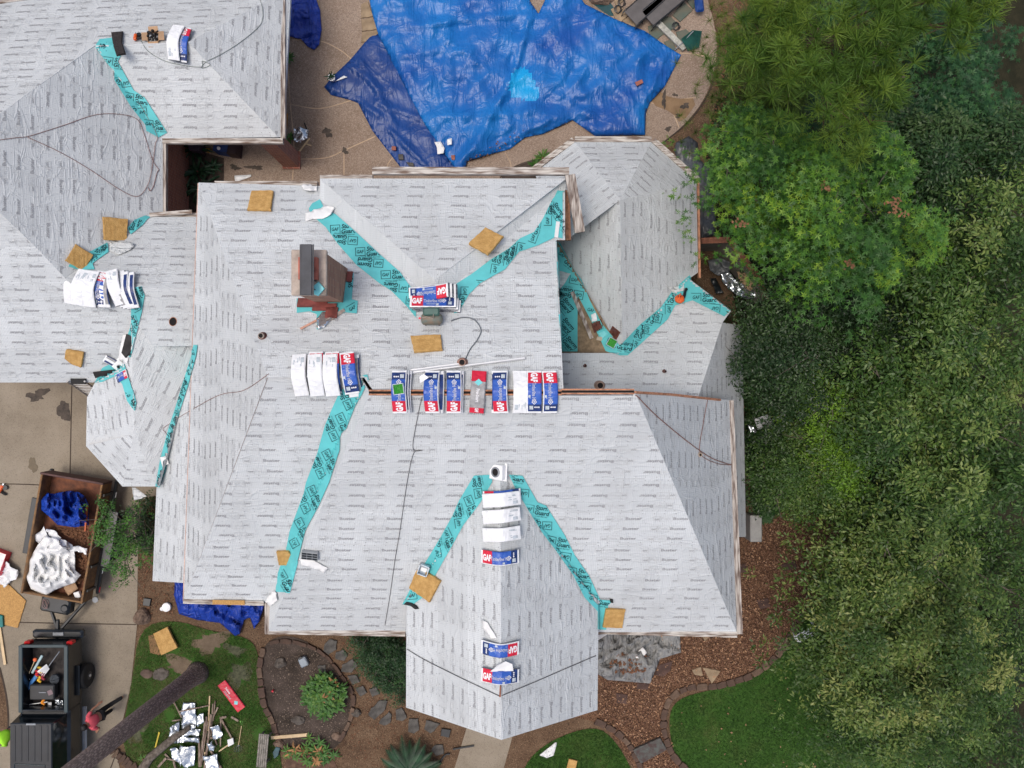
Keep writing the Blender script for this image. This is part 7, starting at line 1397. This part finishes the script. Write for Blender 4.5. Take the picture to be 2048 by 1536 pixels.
tree("woodland_shrub", "dim understorey shrubs seen between the right hand trees", "shrub", [(1860, 650, 120, 2.6, 1.1), (1710, 780, 66, 2.4, 1), (1780, 980, 110, 2.4, 1), (1900, 420, 90, 2.6, 1), (1640, 150, 120, 2.4, 1), (1860, 80, 140, 2.4, 1), (2000, 700, 90, 2.6, 1), (1720, 530, 60, 2.4, 1), (1800, 1060, 80, 2.2, .9), (2000, 1350, 120, 2.4, 1), (1740, 850, 50, 2.2, 1)], 'oval', 900, 22, .13, GD, seed=15, tint=(.5, .3), cr=.5, limbs=4, trunk_r=.06)
tree("thin_shrub", "thin brownish green shrub beside the curved pool deck", "shrub", [(1485, 215, 24, 1.2, .5), (1490, 270, 26, 1.3, .5), (1462, 290, 16, 1.0, .4), (1465, 325, 20, 1.2, .5), (1505, 60, 24, 1.2, .5)], 'oval', 170, 22, .06, GO, seed=16, tint=(.3, .2), cr=.28, limbs=6, trunk_r=.03, per=2, br=.15)
# crape myrtle between trailer and house
tree("crape_myrtle", "small leafy myrtle branches hanging over the trailer wheels", "tree", [(190, 1005, 12, 3.0, .3), (203, 1020, 14, 3.0, .3), (205, 1070, 24, 3.3, .4), (225, 1080, 22, 3.3, .4), (235, 1110, 22, 3.2, .4), (262, 1100, 22, 3.0, .4), (238, 1150, 14, 2.8, .3), (280, 1130, 14, 2.8, .3), (250, 1045, 18, 3.0, .4), (237, 1170, 8, 2.6, .2), (185, 1065, 14, 3.1, .3), (220, 1135, 14, 3, .3)], 'oval', 120, 18, .08, leaf_mat("myrtle_leaf", [(0, (.02, .08, .015)), (.5, (.035, .13, .02)), (1, (.07, .2, .03))]), seed=17, trunk=(283, 1075), tint=(.5, .25), cr=.2, limbs=12, trunk_r=.05, under=.5, per=2, br=.1, depth=.4)
tree("dark_shrub", "dark shrub in the bed between driveway and house", "shrub", [(275, 1040, 20, 1.2, .5), (280, 1080, 22, 1.2, .5), (290, 1010, 14, 1.0, .4), (272, 1100, 12, .9, .4)], 'oval', 110, 20, .09, GD, seed=18, tint=(.6, .3), cr=.26, limbs=4, trunk_r=.03, per=3, br=.15)
tree("hedge", "dense dark hedge between the path and the front wing", "hedge", [(760, 1300, 48, 1.1, .9), (780, 1350, 44, 1.1, .9), (745, 1340, 30, 1.0, .8), (795, 1380, 28, 1.0, .8), (720, 1290, 22, .9, .7), (800, 1310, 30, 1.1, .9)], 'oval', 700, 24, .07, leaf_mat("hedge_leaf", [(0, (.006, .028, .010)), (.6, (.012, .05, .017)), (1, (.025, .08, .025))], .45, .1), seed=19, tint=(.5, .3), cr=.24, limbs=3, trunk_r=.05, per=3, br=.16)
litter("ivy", "dark ivy ground cover along the east wall", "ivy", smooth_poly([(1495, 660), (1600, 680), (1620, 900), (1560, 1040), (1505, 1050), (1500, 850)]), 2600, .07, leaf_mat("ivy_leaf", [(0, (.02, .07, .02)), (1, (.03, .09, .03))]), .02, 20, .35)
# clump plants
def fronds(name, label, cx, cy, n, L_, wd, mats, up, droop, seed, segs=6):
    p = W(cx, cy, 0); r_ = root(name, tuple(p), label, "plant"); MB().lathe(p, [(.12, 0), (.10, .2), (.05, .3)], 10).build("stem", BROWN, r_)
    for k, mt in enumerate(mats):
        m2 = MB(); leaves_radial(m2, p + Vector((0, 0, .25)), n // len(mats), L_, wd, up, droop, seed + k * 11, segs=segs); m2.build("leaves", mt, r_)
    return r_
r0 = root("ginger_clump", tuple(W(645, 1392, 0)), "big clump of broad glossy leaves in the island bed", "plant"); g9 = random.Random(8)
for k, mt in enumerate((GLEAF, YLEAF, GLEAF, BLEAF)):
    m2 = MB()
    for i in range((30, 26, 28, 3)[k]):
        aa, ra = g9.uniform(0, 6.28), 40 * math.sqrt(g9.random()); x = 648 + ra * math.cos(aa); y = 1390 + ra * math.sin(aa); leaves_radial(m2, W(x, y, .15 + .4 * (1 - (ra / 44) ** 2)), 6, .26, .045, .9, .5, g9.randrange(9999), segs=3)
    m2.build("leaves", mt, r0)
MB().lathe(W(645, 1392, 0), [(.1, 0), (.06, .35)], 8).build("stem", BROWN, r0)
r0 = root("dry_lily_clump", tuple(W(620, 1510, 0)), "half dry leafy clump at the bottom of the frame beside the path", "plant")
for k, mt in enumerate((YLEAF, BLEAF, GLEAF)):
    m2 = MB()
    for i in range((9, 9, 8)[k]):
        x = g9.gauss(620 + 8 * k, 20); y = g9.gauss(1512, 14); leaves_radial(m2, W(x, y, g9.uniform(.05, .2)), 8, .28, .03, .7, .5, g9.randrange(9999), segs=3)
    m2.build("leaves", mt, r0)
MB().lathe(W(620, 1510, 0), [(.1, 0), (.06, .15)], 8).build("stem", BROWN, r0)
plant(577, 1500, 16, .3, .03, YLEAF, "small yellow green tuft left of the dry clump", .7, .4, 12)
def sago(cx, cy, n, L_, label, seed):
    p = W(cx, cy, 0); r_ = root("sago_palm", tuple(p), label, "palm"); MB().lathe(p, [(.2, 0), (.2, .35), (.1, .5)], 12).build("trunk", BARKP, r_); q = random.Random(seed)
    for i in range(n):
        a = 2.399 * i; ll = L_ * q.uniform(.75, 1.05); e = q.uniform(.25, .8); mb = MB(); P = []
        for s in range(9): t = s / 8; P.append(p + Vector((math.cos(a) * ll * t, math.sin(a) * ll * t, .45 + ll * (e * t - .7 * t * t))))
        mb.tube(P, [.012] * 8 + [.004], 4); side = Vector((-math.sin(a), math.cos(a), 0)); dr = Vector((math.cos(a), math.sin(a), 0))
        for s in range(26):
            t = .12 + .88 * s / 25; k = t * 8; i0 = min(7, int(k)); c = P[i0].lerp(P[i0 + 1], k - i0); w_ = .20 * math.sin(math.pi * min(.97, t * .8 + .15))
            for sg in (-1, 1): tip = c + side * sg * w_ + dr * w_ * .55 + Vector((0, 0, -.03)); mb.add([c - dr * .022, c + dr * .022, tip], [(0, 1, 2)])
        mb.build("frond", DLEAF, r_)
sago(822, 1530, 26, 1.15, "dark sago palm at the bottom edge beside the sandy path", 3)
# leaning pine trunk with a few branches
PB = None
m, t, b = NT("pine_trunk_bark"); b.inputs['Roughness'].default_value = .95; tc = nd(t, "ShaderNodeTexCoord"); mp = nd(t, "ShaderNodeMapping"); mp.inputs['Scale'].default_value = (17, 17, 4.5); vo = nd(t, "ShaderNodeTexVoronoi"); vo.feature = 'DISTANCE_TO_EDGE'; vo.inputs['Scale'].default_value = 1.2; no = nd(t, "ShaderNodeTexNoise"); no.inputs['Scale'].default_value = 4
t.links.new(tc.outputs['Object'], mp.inputs[0]); ad = nd(t, "ShaderNodeMix", data_type='RGBA'); ad.inputs[0].default_value = .22; t.links.new(mp.outputs[0], no.inputs[0]); t.links.new(mp.outputs[0], ad.inputs[6]); t.links.new(no.outputs['Color'], ad.inputs[7]); t.links.new(mp.outputs[0], vo.inputs['Vector'])
r = nd(t, "ShaderNodeValToRGB"); r.color_ramp.elements[0].color = (.17, .12, .10, 1); r.color_ramp.elements[1].color = (.44, .33, .28, 1); r.color_ramp.elements[1].position = .28; t.links.new(vo.outputs[0], r.inputs[0]); t.links.new(r.outputs[0], b.inputs['Base Color']); bp = nd(t, "ShaderNodeBump"); bp.inputs['Distance'].default_value = .05; t.links.new(vo.outputs[0], bp.inputs['Height']); t.links.new(bp.outputs[0], b.inputs['Normal'])
base = W(396, 1345, 0); r_ = root("pine_tree", tuple(base), "tall leaning pine with a bare trunk rising from the left lawn", "tree"); topP = W(40, 1625, 9.5); P = [base - Vector((0, 0, .1)), base + (topP - base) * .02 + Vector((0, 0, .1)), base.lerp(topP, .1), base.lerp(topP, .35), base.lerp(topP, .7), topP, topP + Vector((-.6, -.5, 4))]
MB().tube(P, [.42, .34, .29, .27, .25, .23, .15], 20).build("trunk", m, r_, smooth=True)
tp = np.array(P[-1]); g = np.random.default_rng(5); C = tp + g.normal(size=(90, 3)) * np.array([1.1, 1.1, .7]) + np.array([-1.5, -1.2, .6]); idx = np.repeat(np.arange(90), 60); N = len(idx)
leaf_mesh("crown", C[idx], NEED, .34 * g.uniform(.7, 1.1, N), g.uniform(0, 6.28, N), g.uniform(-.3, 1.2, N), g.uniform(0, 3, N), g.uniform(.2, .9, N), GP1, r_, tuple(base))
o = MB(); o.tube([W(270, 1560, .1), W(300, 1515, .12), W(345, 1478, .14), W(380, 1455, .12)], [.17, .15, .13, .08], 12); tag(o.build("fallen_log", BARK, org=W(330, 1490, 0), smooth=True), "grey log lying at the foot of the scrap heap", "log")
plant(290, 1515, 16, .22, .025, YLEAF, "lime weed beside the grey log", .7, .4, 14)
blob("lawn_bare_patch", 420, 1285, 32, 20, .0095, ground_mat("dry_patch", [(.3, (.12, .09, .06)), (.6, (.19, .145, .10)), (.8, (.07, .10, .03))], 3), 61, jag=.6); blob("lawn_bare_patch", 365, 1330, 35, 16, .0095, MATS["dry_patch"], 62, jag=.6); blob("lawn_bare_patch", 478, 1350, 22, 26, .0095, M("dull_turf", (.085, .09, .05), .95, var=.4, vs=9), 63, jag=.6); blob("lawn_bare_patch", 300, 1420, 16, 9, .0095, MATS['dry_patch'], 65, jag=.7); blob("lawn_bare_patch", 470, 1300, 18, 12, .0095, MATS['dull_turf'], 66, jag=.7); blob("lawn_bare_patch", 275, 1460, 18, 26, .0095, MATS["dull_turf"], 64, jag=.7)
# grass
GG = leaf_mat("grass_blade", [(0, (.022, .062, .010)), (.45, (.036, .10, .016)), (.75, (.085, .15, .03)), (1, (.20, .19, .08))], .6, .2)
def grass(poly, n, seed, label, holes=(), mean=.45):
    g = np.random.default_rng(seed); xs = [p[0] for p in poly]; ys = [p[1] for p in poly]; x0, x1, y0, y1 = min(xs), max(xs), min(ys), min(1600, max(ys)); X = g.uniform(x0, x1, n * 2); Y = g.uniform(y0, y1, n * 2); ok = in_poly(poly, X, Y)
    for cx, cy, rx, ry in holes: ok &= (((X - cx) / rx) ** 2 + ((Y - cy) / ry) ** 2 > g.uniform(.35, 1.15, len(X)))
    X, Y = X[ok][:n], Y[ok][:n]; N = len(X); pat = np.array([noise.noise(Vector((x * .02, y * .02, seed))) for x, y in zip(X, Y)]); C = np.stack([(X - 1024) / FP * CH, (768 - Y) / FP * CH, np.full(N, .01)], 1)
    return tag(leaf_mesh("grass", C, BLADE, g.uniform(.05, .10, N), g.uniform(0, 6.28, N), g.uniform(.25, 1.2, N), g.normal(0, .5, N), np.clip(mean + pat * .5 + g.normal(0, .16, N), 0, 1), GG), label, "grass", kind='stuff')
grass(LR, 60000, 1, "short dark green grass of the right lawn", mean=.36); grass(LM, 14000, 2, "short green grass of the middle lawn", mean=.42); grass(LL, 46000, 3, "patchy grass of the left lawn", holes=[(420, 1285, 36, 24), (365, 1330, 38, 20), (478, 1350, 20, 24), (275, 1460, 16, 22), (345, 1300, 18, 12), (340, 1430, 12, 16), (300, 1420, 16, 10), (250, 1420, 10, 16), (470, 1300, 16, 12), (520, 1470, 16, 20)], mean=.84)
# loose gravel
def pebbles(poly, n, seed, s, label, name="gravel", mats=None):
    g = np.random.default_rng(seed); xs = [p[0] for p in poly]; ys = [p[1] for p in poly]; X = g.uniform(min(xs), max(xs), n * 2); Y = g.uniform(min(ys), max(ys), n * 2); ok = in_poly(poly, X, Y); X, Y = X[ok][:n], Y[ok][:n]; N = len(X); C = np.stack([(X - 1024) / FP * CH, (768 - Y) / FP * CH, np.full(N, .012)], 1)
    T_ = []
    oc = [(1, 0, 0), (0, .7, 0), (-1, 0, 0), (0, -.7, 0)]; tp_ = [(.45, 0, .55), (0, .35, .55), (-.45, 0, .5), (0, -.35, .5)]
    for i in range(4): j = (i + 1) % 4; T_.append([oc[i], oc[j], tp_[j], tp_[i]])
    T_.append(tp_); T_ = np.array(T_) * .5
    return tag(leaf_mesh(name, C, T_, s * g.uniform(.5, 1.5, N), g.uniform(0, 6.28, N), g.normal(0, .2, N), g.normal(0, .2, N), np.clip(g.beta(1.6, 2.6, N), 0, 1), leaf_mat(name + "_mix", [(0, (.04, .02, .013)), (.35, (.125, .06, .034)), (.65, (.23, .125, .078)), (.9, (.38, .25, .17)), (1, (.5, .40, .30))], .85, 0)), label, "gravel", kind='stuff')
GB = smooth_poly([(1190, 1268), (1440, 1272), (1482, 1262), (1482, 1080), (1560, 1015), (1650, 1040), (1690, 1090), (1640, 1190), (1590, 1245), (1556, 1305), (1490, 1352), (1400, 1370), (1345, 1384), (1320, 1440), (1340, 1510), (1380, 1580), (1340, 1600), (1275, 1535), (1232, 1465), (1190, 1430)], 1)
pebbles(GB, 23000, 4, .055, "loose brown gravel of the bed along the front of the house")
litter("leaf_litter", "brown leaves and chips scattered over the sandy path", "leaves", smooth_poly([(640, 1280), (760, 1270), (900, 1460), (900, 1536), (700, 1536), (700, 1430)]), 900, .016, LEAFB, .004, 22, .01)
litter("leaf_litter", "leaf crumbs scattered over the dark island bed", "leaves", [(530, 1300), (640, 1290), (700, 1390), (690, 1480), (560, 1490)], 700, .014, M("bed_crumb", (.22, .17, .13), .9, var=.4), .007, 23, .01)
litter("leaf_litter", "dead leaves on the bare dirt near the pines", "leaves", [(1440, 0), (1500, 0), (1500, 300), (1400, 330), (1430, 200)], 700, .03, LEAFB, .004, 24, .01)
litter("leaf_litter", "brown leaf bits along the driveway and bed edge", "leaves", [(276, 1000), (370, 1160), (350, 1240), (276, 1240)], 400, .02, LEAFB, .008, 25, .01)
# brown dead seed clusters in the sweetgum
for k, (x, y, z) in enumerate(((1652, 372, 8.6), (1788, 405, 8.3), (1800, 425, 8.3), (1702, 530, 7.6), (1480, 450, 7.6))):
    mb = MB(); q = random.Random(k); p = W(x, y, z + .35)
    for _ in range(15): c = p + Vector((q.gauss(0, .08), q.gauss(0, .07), q.gauss(0, .05))); a = q.uniform(0, 6); d1 = Vector((math.cos(a), math.sin(a), q.uniform(-.4, .4))) * .05; d2 = Vector((-math.sin(a), math.cos(a), q.uniform(-.4, .4))) * .03; mb.add([c - d1, c + d2, c + d1, c - d2], [(0, 1, 2, 3)])
    tag(mb.build("dead_leaf_cluster", M("dead_cluster", (.20, .10, .05), .9, var=.3), org=p), ("dry brown leaf cluster in the upper part of the bright tree", "dry brown cluster right of centre in the bright tree", "second dry cluster touching the one right of centre", "large dry cluster at the bright tree's lower edge", "small dry cluster near the octagon roof")[k], "dead leaves")

litter("leaf_litter", "tan fallen leaves strewn over the brown gravel bed", "leaves", GB, 1700, .022, M("tan_leaves", (.36, .21, .12), .9, var=.4, vs=20), .03, 26, .03)
litter("leaf_litter", "few tan leaves fallen on the right lawn", "leaves", LR, 120, .02, MATS["tan_leaves"], .07, 27, .02)
